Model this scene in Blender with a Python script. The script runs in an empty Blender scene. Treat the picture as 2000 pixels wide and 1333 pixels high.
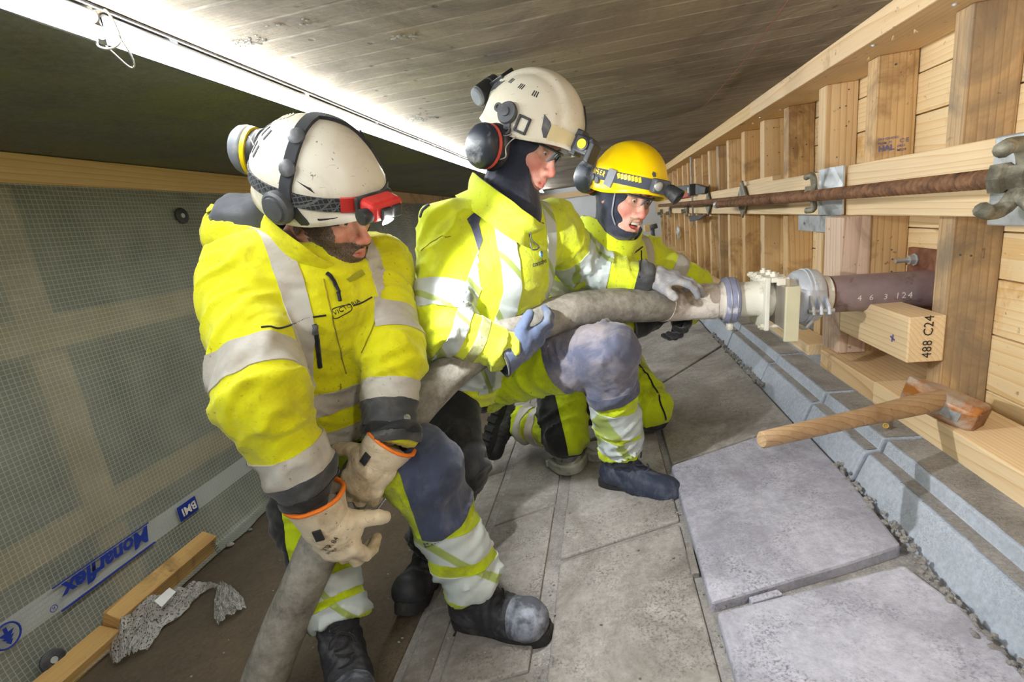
import bpy, bmesh, math, random
import numpy as np
from mathutils import Vector, Matrix, noise as mnoise

random.seed(7)
SC = bpy.context.scene
COL = SC.collection

# ------------------------------------------------------------------ camera
FPX, CX, CY = 950.0, 1000.0, 666.5          # measured from the photograph (2000 x 1333)
_roll = math.radians(7.2)
def _unit(v): v = np.array(v, float); return v/np.linalg.norm(v)
_Yc = _unit([(1170-CX)/FPX, -(415-CY)/FPX, -1])          # the tunnel's direction
_up = np.array([-math.sin(_roll), math.cos(_roll), 0.0])
_Zc = _unit(_up+np.array([0, 0, -(_up@_Yc)/_Yc[2]]))
_Xc = np.cross(_Yc, _Zc)
RW = np.stack([_Xc, _Yc, _Zc])                            # camera -> world
def ray(u, v): return RW@np.array([(u-CX)/FPX, -(v-CY)/FPX, -1.0])
def at(u, v, D): return Vector(ray(u, v)*D)               # a point D metres in front of the lens
def onX(u, v, X): d = ray(u, v); return Vector(d*X/d[0])
def onY(u, v, Y): d = ray(u, v); return Vector(d*Y/d[1])
def onZ(u, v, Z): d = ray(u, v); return Vector(d*Z/d[2])
FS, FZ = 0.18, -0.969                                     # floor rises to the right
def floorz(x): return FZ+FS*x
def onF(u, v): d = ray(u, v); return Vector(d*FZ/(d[2]-FS*d[0]))

cam = bpy.data.cameras.new('camera'); co = bpy.data.objects.new('camera', cam); COL.objects.link(co)
cam.sensor_width = 36; cam.lens = 36*FPX/2000; cam.clip_start = .01
M4 = Matrix([list(RW[0])+[0], list(RW[1])+[0], list(RW[2])+[0], [0, 0, 0, 1]])
co.matrix_world = M4
SC.camera = co

# ------------------------------------------------------------------ light and exposure
w = bpy.data.worlds.new('world'); SC.world = w; w.use_nodes = True
w.node_tree.nodes['Background'].inputs[0].default_value = (.80, .88, 1, 1)
w.node_tree.nodes['Background'].inputs[1].default_value = .2
SC.view_settings.view_transform = 'Standard'; SC.view_settings.look = 'None'
SC.view_settings.gamma = 1; SC.view_settings.use_curve_mapping = False
SC.view_settings.exposure = 0.0
def area_light(name, loc, target, size, power, col=(1, 1, 1), size_y=None):
    l = bpy.data.lights.new(name, 'AREA'); l.energy = power; l.color = col; l.size = size
    if size_y: l.shape = 'RECTANGLE'; l.size_y = size_y
    o = bpy.data.objects.new(name, l); COL.objects.link(o); o.location = loc
    o.rotation_euler = (Vector(target)-Vector(loc)).to_track_quat('-Z', 'Y').to_euler()
    return o
# work lamp held up behind the photographer, to the right
area_light('work_fill_light', (.52, -.10, .44), (.15, 1.6, -.45), .14, 9, (1, .97, .95))
# added soft fill light further back, not a lamp of the crawl space
area_light('work_fill_light', (.10, -1.3, .30), (0, 1.5, -.35), .6, 6, (1, .96, .90))
STRIP = 108.0                                              # emission of the LED tubes

# ------------------------------------------------------------------ small helpers
def srgb(r, g, b):
    f = lambda c: (c/255/12.92 if c/255 <= .04045 else ((c/255+.055)/1.055)**2.4)
    return (f(r), f(g), f(b), 1)
def link(o, parent=None):
    COL.objects.link(o)
    if parent is not None: o.parent = parent
    return o
def empty(name, loc=(0, 0, 0)):
    o = bpy.data.objects.new(name, None); COL.objects.link(o); o.empty_display_size = .05
    o.location = loc
    return o
def tag(o, label=None, cat=None, group=None, kind=None):
    if label: o['label'] = label
    if cat: o['category'] = cat
    if group: o['group'] = group
    if kind: o['kind'] = kind
    return o
def put(o, parent):
    """parent o (built in world coordinates) under parent, keeping its place"""
    o.parent = parent
    if parent is not None:
        bpy_loc = parent.location
        p = parent
        off = Vector((0, 0, 0))
        while p is not None:
            off += p.location; p = p.parent
        o.location = o.location-off
    return o
def mesh_obj(name, bm, mat, parent=None, smooth=False, bevel=0, autos=None):
    me = bpy.data.meshes.new(name)
    bmesh.ops.recalc_face_normals(bm, faces=bm.faces)
    bm.to_mesh(me); bm.free()
    if smooth:
        me.polygons.foreach_set('use_smooth', [True]*len(me.polygons))
    o = bpy.data.objects.new(name, me); COL.objects.link(o)
    for m in (mat if isinstance(mat, (list, tuple)) else [mat]): me.materials.append(m)
    if bevel:
        b = o.modifiers.new('bevel', 'BEVEL'); b.width = bevel; b.segments = 2; b.limit_method = 'ANGLE'; b.angle_limit = .6
    if autos:
        me.set_sharp_from_angle(angle=autos)
    if parent is not None: put(o, parent)
    return o
def np_obj(name, V, Fc, mat, parent=None, smooth=True):
    me = bpy.data.meshes.new(name)
    V = np.asarray(V, np.float32)
    if isinstance(Fc, np.ndarray):
        n, k = Fc.shape
        me.vertices.add(len(V)); me.vertices.foreach_set('co', V.ravel())
        me.loops.add(n*k); me.loops.foreach_set('vertex_index', Fc.astype(np.int32).ravel())
        me.polygons.add(n); me.polygons.foreach_set('loop_start', np.arange(0, n*k, k, dtype=np.int32))
        me.update(calc_edges=True); me.validate()
    else:
        me.from_pydata([tuple(v) for v in V], [], [tuple(f) for f in Fc]); me.update()
    if smooth: me.polygons.foreach_set('use_smooth', [True]*len(me.polygons))
    o = bpy.data.objects.new(name, me); COL.objects.link(o); me.materials.append(mat)
    if parent is not None: put(o, parent)
    return o
def box(bm, lo, hi):
    lo = Vector(lo); hi = Vector(hi)
    r = bmesh.ops.create_cube(bm, size=1)
    for v in r['verts']:
        v.co = Vector((lo[i]+(v.co[i]+.5)*(hi[i]-lo[i]) for i in range(3)))
    return r['verts']
def obox(bm, c, ax, half):
    """oriented box: centre, three axes, three half sizes"""
    r = bmesh.ops.create_cube(bm, size=2)
    for v in r['verts']:
        q = v.co.copy(); v.co = Vector(c)+Vector(ax[0])*q.x*half[0]+Vector(ax[1])*q.y*half[1]+Vector(ax[2])*q.z*half[2]
    return r['verts']
def frame_of(d, up=(0, 0, 1)):
    d = Vector(d).normalized(); u = Vector(up)
    if abs(d.dot(u.normalized())) > .97: u = Vector((1, 0, 0))
    s = d.cross(u).normalized(); return s, s.cross(d).normalized()
def cyl(bm, a, b, r, n=12, r2=None, caps=True):
    a = Vector(a); b = Vector(b); s, u = frame_of(b-a); r2 = r if r2 is None else r2
    A = []; B = []
    for i in range(n):
        t = 2*math.pi*i/n; d = s*math.cos(t)+u*math.sin(t)
        A.append(bm.verts.new(a+d*r)); B.append(bm.verts.new(b+d*r2))
    for i in range(n):
        j = (i+1) % n; bm.faces.new((A[i], A[j], B[j], B[i]))
    if caps: bm.faces.new(A[::-1]); bm.faces.new(B)
def lathe(bm, o, axis, prof, n=24, up=(0, 0, 1), caps=True, sx=1.0):
    """profile: list of (distance along the axis, radius)"""
    o = Vector(o); d = Vector(axis).normalized(); s, u = frame_of(d, up); rings = []
    for (t, r) in prof:
        rings.append([bm.verts.new(o+d*t+(s*math.cos(2*math.pi*i/n)*sx+u*math.sin(2*math.pi*i/n))*max(r, 1e-4)) for i in range(n)])
    for k in range(len(rings)-1):
        for i in range(n):
            j = (i+1) % n; bm.faces.new((rings[k][i], rings[k][j], rings[k+1][j], rings[k+1][i]))
    if caps: bm.faces.new(rings[0][::-1]); bm.faces.new(rings[-1])
def spline(pts, n):
    """Catmull-Rom through pts, n samples"""
    P = [Vector(p) for p in pts]; P = [P[0]*2-P[1]]+P+[P[-1]*2-P[-2]]; out = []
    m = len(P)-3
    for i in range(n):
        t = i/(n-1)*m; k = min(int(t), m-1); t -= k; a, b, c, d = P[k:k+4]
        out.append(.5*((2*b)+(c-a)*t+(2*a-5*b+4*c-d)*t*t+(3*b-a-3*c+d)*t**3))
    return out
def tube(bm, pts, rad, n=12, caps=True, flat=None):
    """tube along pts; rad is a number or function of 0..1; parallel-transported rings"""
    pts = [Vector(p) for p in pts]; rings = []; s = None
    for i, p in enumerate(pts):
        d = (pts[min(i+1, len(pts)-1)]-pts[max(i-1, 0)]).normalized()
        if s is None: s, u = frame_of(d)
        else:
            s = (s-d*s.dot(d)).normalized(); u = s.cross(d).normalized()
        r = rad(i/(len(pts)-1)) if callable(rad) else rad
        rings.append([bm.verts.new(p+(s*math.cos(2*math.pi*k/n)+u*math.sin(2*math.pi*k/n)*(flat or 1))*r) for k in range(n)])
    for k in range(len(rings)-1):
        for i in range(n):
            j = (i+1) % n; bm.faces.new((rings[k][i], rings[k][j], rings[k+1][j], rings[k+1][i]))
    if caps: bm.faces.new(rings[0][::-1]); bm.faces.new(rings[-1])
def prism(bm, pts, d):
    """polygon pts extruded by vector d"""
    A = [bm.verts.new(Vector(p)) for p in pts]; B = [bm.verts.new(Vector(p)+Vector(d)) for p in pts]; n = len(A)
    bm.faces.new(A[::-1]); bm.faces.new(B)
    for i in range(n): bm.faces.new((A[i], A[(i+1) % n], B[(i+1) % n], B[i]))
def jitter(bm, amp, scale, seed=0):
    for v in bm.verts:
        q = v.co*scale+Vector((seed*7.1, seed*3.3, seed))
        v.co += mnoise.noise_vector(q)*amp
def text_obj(name, s, origin, xdir, ydir, height, mat, parent=None, shear=0, bold=0, depth=.0004, align='LEFT', spacing=1):
    """lettering as a thin solid mesh; xdir reading direction, ydir letter-up"""
    c = bpy.data.curves.new(name, 'FONT'); c.body = s; c.size = 1; c.align_x = align; c.shear = shear; c.offset = bold; c.space_character = spacing
    c.resolution_u = 2
    o = bpy.data.objects.new(name, c); COL.objects.link(o)
    dg = bpy.context.evaluated_depsgraph_get(); dg.update()
    me = bpy.data.meshes.new_from_object(o.evaluated_get(dg))
    bpy.data.objects.remove(o); bpy.data.curves.remove(c)
    X = Vector(xdir).normalized(); Y = Vector(ydir); Y = (Y-X*Y.dot(X)).normalized(); Z = X.cross(Y); k = height/.72
    for v in me.vertices:
        v.co = Vector(origin)+X*v.co.x*k+Y*v.co.y*k+Z*(v.co.z*k+depth)
    me.materials.clear(); me.materials.append(mat); me.name = name
    o = bpy.data.objects.new(name, me); COL.objects.link(o)
    if parent is not None: put(o, parent)
    return o

# ------------------------------------------------------------------ materials
def _nt(name):
    m = bpy.data.materials.new(name); m.use_nodes = True; nt = m.node_tree
    return m, nt, nt.nodes['Principled BSDF'], nt.nodes['Material Output']
class NB:
    """little node builder"""
    def __init__(s, nt): s.nt = nt
    def n(s, t, **kw):
        x = s.nt.nodes.new(t)
        for k, v in kw.items():
            if k.startswith('i_'): x.inputs[int(k[2:]) if k[2:].isdigit() else k[2:]].default_value = v
            else: setattr(x, k, v)
        return x
    def l(s, a, b): s.nt.links.new(a, b)
    def coords(s, scale=(1, 1, 1), rnd=False, rot=(0, 0, 0)):
        tc = s.n('ShaderNodeTexCoord'); mp = s.n('ShaderNodeMapping'); mp.inputs['Scale'].default_value = scale; mp.inputs['Rotation'].default_value = rot
        s.l(tc.outputs['Object'], mp.inputs[0])
        if rnd:
            oi = s.n('ShaderNodeObjectInfo'); mu = s.n('ShaderNodeMath', operation='MULTIPLY', i_1=37.0); cx = s.n('ShaderNodeCombineXYZ')
            s.l(oi.outputs['Random'], mu.inputs[0])
            for i in range(3): s.l(mu.outputs[0], cx.inputs[i])
            s.l(cx.outputs[0], mp.inputs['Location'])
        return mp.outputs[0]
    def noise(s, vec, scale, detail=4, rough=.55, dist=0):
        x = s.n('ShaderNodeTexNoise'); x.inputs['Scale'].default_value = scale; x.inputs['Detail'].default_value = detail
        x.inputs['Roughness'].default_value = rough; x.inputs['Distortion'].default_value = dist
        s.l(vec, x.inputs['Vector']); return x.outputs['Fac']
    def ramp(s, fac, stops):
        r = s.n('ShaderNodeValToRGB'); e = r.color_ramp.elements
        while len(e) < len(stops): e.new(.5)
        for el, (p, c) in zip(e, stops): el.position = p; el.color = c if len(c) == 4 else tuple(c)+(1,)
        s.l(fac, r.inputs[0]); return r.outputs[0]
    def mix(s, fac, a, b, mode='MIX'):
        x = s.n('ShaderNodeMix', data_type='RGBA', blend_type=mode)
        for sock, v in ((0, fac), (6, a), (7, b)):
            if hasattr(v, 'is_output'): s.l(v, x.inputs[sock])
            else: x.inputs[sock].default_value = v
        return x.outputs[2]
    def math(s, op, a, b=0, c=None, clamp=False):
        x = s.n('ShaderNodeMath', operation=op); x.use_clamp = clamp
        for i, v in enumerate((a, b) if c is None else (a, b, c)):
            if hasattr(v, 'is_output'): s.l(v, x.inputs[i])
            else: x.inputs[i].default_value = v
        return x.outputs[0]
    def bump(s, h, strength, dist, bs, nrm=None):
        b = s.n('ShaderNodeBump'); b.inputs['Strength'].default_value = strength; b.inputs['Distance'].default_value = dist
        s.l(h, b.inputs['Height'])
        if nrm is not None: s.l(nrm, b.inputs['Normal'])
        if bs is not None: s.l(b.outputs[0], bs.inputs['Normal'])
        return b.outputs[0]
BW = lambda v: (v, v, v, 1)
def plain(name, c, rough=.6, metal=0, var=.12, scale=30, bump=.0, bscale=120, dirt=None, dlo=.5, dhi=.7, dscale=9, spec=.5, emit=None, stretch=(1, 1, 1)):
    """one colour with a little tonal variation, optional dirt of its own shape and fine relief"""
    m, nt, bs, out = _nt(name); b = NB(nt); vec = b.coords(stretch)
    c = tuple(c) if len(c) == 4 else tuple(c)+(1,)
    f = b.noise(vec, scale, 5)
    k0 = tuple(x*(1-var) for x in c[:3])+(1,); k1 = tuple(min(1, x*(1+var)) for x in c[:3])+(1,)
    col = b.ramp(f, [(.3, k0), (.7, k1)])
    if dirt is not None:
        d = tuple(dirt) if len(dirt) == 4 else tuple(dirt)+(1,)
        g = b.noise(vec, dscale, 8, .65, .4)
        col = b.mix(b.ramp(g, [(dlo, BW(0)), (dhi, BW(1))]), col, d)
    b.l(col, bs.inputs['Base Color'])
    bs.inputs['Roughness'].default_value = rough; bs.inputs['Metallic'].default_value = metal
    bs.inputs['Specular IOR Level'].default_value = spec
    if bump: b.bump(b.noise(vec, bscale, 6, .6), bump, .004, bs)
    if emit: bs.inputs['Emission Color'].default_value = c; bs.inputs['Emission Strength'].default_value = emit
    return m
def wood(name, c_light, c_dark, axis='Y', ring=60, knots=True, stain=None, rough=.62, slo=.52, shi=.66):
    """sawn softwood, grain along one world axis, own random offset per piece"""
    m, nt, bs, out = _nt(name); b = NB(nt)
    st = {'X': (.06, 1, 1), 'Y': (1, .06, 1), 'Z': (1, 1, .06)}[axis]
    vec = b.coords(st, rnd=True)
    warp = b.noise(vec, 5, 3)
    n2 = b.n('ShaderNodeTexNoise'); n2.inputs['Scale'].default_value = 3.0; n2.inputs['Detail'].default_value = 2; b.l(vec, n2.inputs['Vector'])
    va = b.n('ShaderNodeVectorMath', operation='MULTIPLY_ADD'); va.inputs[1].default_value = (.25, .25, .25); b.l(n2.outputs['Color'], va.inputs[0]); b.l(vec, va.inputs[2])
    wv = b.n('ShaderNodeTexWave', wave_type='RINGS', rings_direction={'X': 'X', 'Y': 'Y', 'Z': 'Z'}[axis], wave_profile='SAW')
    wv.inputs['Scale'].default_value = ring*.5; wv.inputs['Distortion'].default_value = 2.5; wv.inputs['Detail'].default_value = 2; wv.inputs['Detail Scale'].default_value = 1.2
    b.l(va.outputs[0], wv.inputs['Vector'])
    col = b.mix(b.ramp(wv.outputs['Fac'], [(.0, BW(0)), (.75, BW(.25)), (1, BW(.9))]), c_light, c_dark)
    fine = b.noise(b.coords(tuple(x*(1 if x == 1 else .35) for x in st), rnd=True), 260, 2)
    col = b.mix(.22, col, b.ramp(fine, [(.35, c_dark), (.65, c_light)]))
    if knots:
        vo = b.n('ShaderNodeTexVoronoi', feature='F1'); vo.inputs['Scale'].default_value = 5.0
        b.l(b.coords({'X': (.35, 1, 1), 'Y': (1, .35, 1), 'Z': (1, 1, .35)}[axis], rnd=True), vo.inputs['Vector'])
        kn = b.ramp(vo.outputs['Distance'], [(.0, BW(1)), (.055, BW(.85)), (.085, BW(0))])
        col = b.mix(b.math('MULTIPLY', kn, .7), col, tuple(x*.45 for x in c_dark[:3])+(1,))
    if stain is not None:
        g = b.noise(b.coords((1, 1, 1), rnd=True), 4.5, 8, .62, .6)
        col = b.mix(b.ramp(g, [(slo, BW(0)), (shi, BW(.85))]), col, stain)
        sp = b.noise(b.coords((1, 1, 1), rnd=True), 38, 4, .6)
        col = b.mix(b.ramp(sp, [(.66, BW(0)), (.72, BW(.6))]), col, tuple(x*.35 for x in stain[:3])+(1,))
    b.l(col, bs.inputs['Base Color']); bs.inputs['Roughness'].default_value = rough
    b.bump(fine, .25, .002, bs)
    return m
W_FRESH = wood('fresh_spruce', srgb(238, 214, 172), srgb(214, 174, 118), 'Y', 46)
W_RAIL = wood('rail_spruce', srgb(226, 196, 140), srgb(196, 152, 92), 'Y', 30)
W_SILL = wood('sill_spruce', srgb(226, 196, 150), srgb(188, 146, 96), 'Y', 34, stain=srgb(150, 122, 88), slo=.55, shi=.7)
W_PLANK = wood('board_spruce', srgb(250, 228, 184), srgb(232, 192, 124), 'Y', 34, stain=srgb(214, 158, 70), slo=.56, shi=.72)
W_STUD = wood('used_stud', srgb(220, 186, 134), srgb(178, 134, 80), 'Z', 30, stain=srgb(130, 96, 58), slo=.5, shi=.68)
W_STUD2 = wood('used_stud_pale', srgb(230, 202, 156), srgb(190, 148, 96), 'Z', 30, stain=srgb(148, 112, 74), slo=.54, shi=.7)
W_STUD3 = wood('weathered_stud', srgb(196, 168, 126), srgb(150, 112, 70), 'Z', 26, stain=srgb(128, 112, 92), slo=.42, shi=.6)
W_OLD = wood('old_batten', srgb(206, 168, 104), srgb(158, 114, 58), 'Y', 30, stain=srgb(110, 82, 48), slo=.58, shi=.75)
W_DARK = wood('handle_ash', srgb(182, 154, 118), srgb(136, 106, 76), 'X', 40, knots=False, stain=srgb(120, 88, 58), slo=.5, shi=.7, rough=.5)

def concrete(name, c1, c2, scale=3.0, fine=60, bump=.5, speck=None, rough=.85, stripes=None, stains=None, pits=0):
    m, nt, bs, out = _nt(name); b = NB(nt); vec = b.coords((1, 1, 1))
    big = b.noise(vec, scale, 8, .6, .3)
    col = b.ramp(big, [(.32, c1), (.68, c2)])
    fn = b.noise(vec, fine, 6, .7)
    col = b.mix(.35, col, b.ramp(fn, [(.3, tuple(x*.55 for x in c1[:3])+(1,)), (.7, tuple(min(1, x*1.25) for x in c2[:3])+(1,))]))
    if speck is not None:
        sp = b.noise(vec, fine*3.2, 6, .65); cl = b.noise(vec, scale*1.7, 5, .65, .8)
        s = b.math('MULTIPLY', b.ramp(sp, [(.48, BW(0)), (.64, BW(.85))]), b.ramp(cl, [(.43, BW(0)), (.62, BW(1))]))
        col = b.mix(s, col, speck)
    h = b.math('ADD', fn, b.math('MULTIPLY', big, 1.5))
    if stripes:                                            # shuttering-board marks across the ceiling
        pitch, ang, cs = stripes
        v2 = b.coords((1, 1/pitch, 1), rot=(0, 0, ang))
        sx = b.n('ShaderNodeSeparateXYZ'); b.l(v2, sx.inputs[0])
        wob = b.noise(vec, 3, 3)
        y = b.math('ADD', sx.outputs[1], b.math('MULTIPLY', wob, .25))
        fr = b.math('FRACT', y); ed = b.math('MINIMUM', fr, b.math('SUBTRACT', 1.0, fr))
        ln = b.ramp(ed, [(.0, BW(1)), (.035, BW(.75)), (.075, BW(0))])
        brk = b.ramp(b.noise(b.coords((4, 14, 1)), 2.2, 4), [(.36, BW(0)), (.52, BW(1))])
        ln2 = b.math('MULTIPLY', ln, brk)
        fl = b.math('FLOOR', y); wn = b.n('ShaderNodeTexWhiteNoise', noise_dimensions='1D'); b.l(fl, wn.inputs['W'])
        col = b.mix(.28, col, b.ramp(wn.outputs['Value'], [(0, tuple(x*.6 for x in c1[:3])+(1,)), (1, tuple(min(1, x*1.2) for x in c2[:3])+(1,))]))
        grain = b.noise(b.coords((1.2, 22, 1), rot=(0, 0, ang)), 9, 5, .7)
        col = b.mix(.35, col, b.ramp(grain, [(.3, tuple(x*.45 for x in c1[:3])+(1,)), (.7, tuple(min(1, x*1.3) for x in c2[:3])+(1,))]))
        col = b.mix(b.math('MULTIPLY', ln2, .8), col, cs)
        h = b.math('ADD', h, b.math('ADD', b.math('MULTIPLY', ln2, 1.2), b.math('MULTIPLY', grain, .8)))
    if stains is not None:
        g = b.noise(vec, scale*.8, 8, .68, 1.0)
        col = b.mix(b.ramp(g, [(.46, BW(0)), (.64, BW(.85))]), col, stains)
    if pits:
        vo = b.n('ShaderNodeTexVoronoi', feature='F1'); vo.inputs['Scale'].default_value = pits; b.l(vec, vo.inputs['Vector'])
        pk = b.ramp(vo.outputs['Distance'], [(.05, BW(1)), (.12, BW(0))])
        col = b.mix(b.math('MULTIPLY', pk, .6), col, tuple(x*.3 for x in c1[:3])+(1,)); h = b.math('SUBTRACT', h, pk)
    b.l(col, bs.inputs['Base Color']); bs.inputs['Roughness'].default_value = rough
    b.bump(h, bump, .006, bs)
    return m
C_CEIL = concrete('board_marked_concrete', srgb(118, 104, 86), srgb(164, 150, 128), 2.2, 70, .7, stripes=(.095, .06, srgb(196, 186, 168)), stains=srgb(96, 82, 66), pits=13)
C_SOFFIT = concrete('dark_soffit', srgb(104, 104, 98), srgb(134, 134, 124), 2.5, 60, .35, stains=srgb(128, 134, 92))
C_SLAB = concrete('dusty_paving_stone', srgb(148, 149, 160), srgb(190, 190, 200), 3.0, 50, .6, speck=srgb(92, 90, 98), stains=srgb(132, 131, 140))
C_SLAB2 = concrete('worn_paving_stone', srgb(124, 119, 112), srgb(172, 168, 162), 3.2, 46, .6, speck=srgb(80, 76, 72), stains=srgb(108, 102, 94))
C_EARTH = concrete('dirty_ground', srgb(66, 56, 42), srgb(98, 84, 64), 2.4, 45, .6, speck=srgb(58, 48, 38))
C_MORTAR = concrete('rough_mortar', srgb(108, 104, 100), srgb(168, 164, 158), 8, 90, 1.0, speck=srgb(196, 194, 190))
C_KERB = concrete('kerb_concrete', srgb(150, 158, 168), srgb(186, 194, 204), 3.0, 80, .2, speck=srgb(126, 130, 138))
C_GRIT = concrete('gritty_concrete', srgb(124, 120, 114), srgb(178, 174, 168), 7, 110, .9, speck=srgb(98, 95, 92))

SILVER = plain('galvanised_steel', srgb(188, 192, 192), .42, .55, .15, 22, .15, 90, dirt=srgb(120, 122, 118), dlo=.52, dhi=.7)
STEEL_DK = plain('blued_pipe_steel', srgb(150, 132, 134), .38, .2, .2, 12, .15, 70, dirt=srgb(96, 62, 48), dlo=.56, dhi=.68)
RUST = plain('rusty_steel', srgb(140, 102, 72), .7, .25, .25, 40, .5, 160, dirt=srgb(84, 60, 44), dlo=.45, dhi=.65, dscale=18)
RUSTO = plain('orange_rust', srgb(142, 96, 70), .8, .1, .25, 30, .5, 150, dirt=srgb(104, 62, 44), dlo=.45, dhi=.65, dscale=14)
CAST = plain('cast_iron_dusty', srgb(150, 146, 128), .6, .4, .2, 30, .5, 140, dirt=srgb(92, 88, 74), dlo=.46, dhi=.62, dscale=16)
WHITEP = plain('white_painted_steel', srgb(236, 233, 218), .5, 0, .06, 12, .15, 80, dirt=srgb(186, 178, 152), dlo=.55, dhi=.72)
WHITEP_SHADE = plain('shaded_white_steel', srgb(206, 202, 170), .5, 0, .06, 12, .1, 80)  # the valve's white paint, with the camera side's shade put into the colour
WORN = plain('worn_slide_steel', srgb(176, 168, 158), .38, .5, .15, 14, .1, 60, stretch=(1, 1, .2))
CLAMPW = plain('zinc_clamp', srgb(214, 222, 232), .4, .35, .08, 20, .15, 80)
BLUEGREY = plain('blue_grey_seal', srgb(138, 142, 168), .5, 0, .12, 30, .2, 100, dirt=srgb(214, 214, 220), dlo=.56, dhi=.66, dscale=14)
def hose_mat():
    m, nt, bs, out = _nt('dusty_rubber_hose'); b = NB(nt); vec = b.coords((1, 1, 1))
    n1 = b.noise(vec, 7, 9, .65, .6); col = b.ramp(n1, [(.30, srgb(74, 70, 62)), (.46, srgb(124, 120, 110)), (.62, srgb(150, 146, 134)), (.75, srgb(186, 180, 166))])
    n2 = b.noise(vec, 30, 6, .7); col = b.mix(.35, col, b.ramp(n2, [(.35, srgb(70, 64, 56)), (.65, srgb(190, 186, 176))]))
    n3 = b.noise(vec, 3.2, 6, .6); col = b.mix(b.ramp(n3, [(.55, BW(0)), (.7, BW(.5))]), col, srgb(112, 98, 70))
    b.l(col, bs.inputs['Base Color']); bs.inputs['Roughness'].default_value = .7; b.bump(b.math('ADD', n2, n1), .45, .006, bs); return m
HOSEM = hose_mat()
FERR = plain('cement_coated_ferrule', srgb(222, 214, 202), .8, 0, .1, 14, .8, 70, dirt=srgb(150, 138, 124), dlo=.44, dhi=.58, dscale=8)
BLACK = plain('black_plastic', srgb(44, 45, 48), .45, 0, .2, 30, .1, 120, dirt=srgb(92, 92, 92), dlo=.55, dhi=.75, dscale=12)
DKGREY = plain('dark_grey_plastic', srgb(78, 80, 84), .5, 0, .15, 30, .1, 120, dirt=srgb(128, 128, 126), dlo=.55, dhi=.72, dscale=14)
GREYP = plain('grey_plastic', srgb(128, 132, 138), .5, 0, .12, 30)
WHITE = plain('white_plastic', srgb(232, 232, 228), .4, 0, .05, 20)
REDP = plain('red_plastic', srgb(206, 52, 46), .4, 0, .1, 30, dirt=srgb(120, 50, 44), dlo=.6, dhi=.75)
YELP = plain('yellow_plastic', srgb(240, 208, 20), .4, 0, .06, 30)
CORAL = plain('coral_ring', srgb(226, 92, 78), .5, 0, .08, 30)
INK = plain('blue_print', srgb(24, 52, 150), .6, 0, .05, 30)
INKP = plain('purple_stamp_ink', srgb(112, 106, 150), .8, 0, .2, 60)
INKB = plain('black_print', srgb(38, 36, 34), .7, 0, .1, 60)
INKW = plain('white_marking', srgb(222, 216, 208), .7, 0, .2, 60)
WIRE = plain('wire_steel', srgb(170, 170, 166), .35, .8, .1, 30)
BRASS = plain('yellow_zinc_screw', srgb(168, 138, 70), .4, .7, .1, 30)

# ================================================================== the setting
def struct(name, bm, mat, parent=None, **k):
    o = mesh_obj(name, bm, mat, parent, **k)
    if parent is None: o['kind'] = 'structure'
    return o
YN, YF = -1.9, 9.0
bm = bmesh.new(); box(bm, (-.945, YN, .47), (1.35, YF, .62)); struct('ceiling', bm, C_CEIL)
bm = bmesh.new(); box(bm, (-2.6, YN, .445), (-.945, YF, .62)); struct('trim_1', bm, C_SOFFIT)
# floor body, then the paving laid on it
bm = bmesh.new()
prism(bm, [(-2.6, YN, floorz(-2.6)-.011), (1.35, YN, floorz(1.35)-.011), (1.35, YN, floorz(1.35)-.2), (-2.6, YN, floorz(-2.6)-.2)], (0, YF-YN, 0))
FLOOR = struct('floor', bm, C_MORTAR)
def slab(poly, top, mat, name='paving_slab', thick=.035, bev=.006, seed=0):
    """one paving stone: outline in (x, y), top face a little above the floor plane"""
    bm = bmesh.new()
    prism(bm, [(x, y, floorz(x)+top) for x, y in poly], (0, 0, -thick))
    bmesh.ops.recalc_face_normals(bm, faces=bm.faces)
    o = mesh_obj(name, bm, mat, FLOOR, bevel=bev)
    return o
def column(xl, xr, edges, top, mat, gap=.012, rnd=.004):
    for (a, b) in zip(edges[:-1], edges[1:]):
        g = gap/2; q = lambda: random.uniform(-rnd, rnd)
        slab([(xl+g+q(), a[0]+g+q()), (xr-g+q(), a[1]+g+q()), (xr-g+q(), b[0+1]-g+q()), (xl+g+q(), b[0]-g+q())], top+random.uniform(-.002, .003), mat)
# right-hand column: the two thick stones nearest the camera, then skewed ones running away
slab([(.190, -.9), (.646, -.9), (.640, .93), (.606, 1.060), (.194, .985)], .018, C_SLAB, thick=.05, bev=.008)
slab([(.188, 1.012), (.500, 1.082), (.632, 1.118), (.650, 1.40), (.650, 1.800), (.186, 1.665)], .020, C_SLAB, thick=.055, bev=.008)
slab([(.275, 1.004), (.345, 1.019), (.338, 1.036), (.272, 1.022)], .014, C_SLAB, name='stone_chip', thick=.02, bev=.003)
slab([(.163, 1.13), (.183, 1.13), (.184, 1.235), (.166, 1.235)], .006, C_SLAB2, name='stone_chip', thick=.02, bev=.003)
column(.188, .652, [(1.69, 1.825), (2.47, 2.92), (3.21, 3.72), (4.0, 4.5), (4.8, 5.3), (5.6, 6.1), (6.5, 7.), (7.6, 8.)], .010, C_SLAB2)
column(-.205, .178, [(-.9, -.8), (.42, .5), (1.265, 1.36), (2.02, 2.12), (2.75, 2.9), (3.5, 3.7), (4.4, 4.6), (5.4, 5.6), (6.6, 6.8), (8, 8)], .000, C_SLAB2, .022)
column(-.475, -.232, [(-.6, -.55), (.34, .40), (.845, .885), (1.50, 1.575), (2.2, 2.28), (2.9, 3.), (3.7, 3.8), (4.7, 4.8), (5.8, 6), (8, 8)], -.002, C_SLAB2, .018)
column(-.585, -.492, [(-.6, -.6), (.55, .55), (1.12, 1.13), (1.9, 1.92), (2.7, 2.7), (3.6, 3.6), (5, 5), (8, 8)], -.003, C_SLAB2, .012)
column(-1.08, -.6, [(-.9, -.9), (8, 8)], -.004, C_EARTH, .012)
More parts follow.
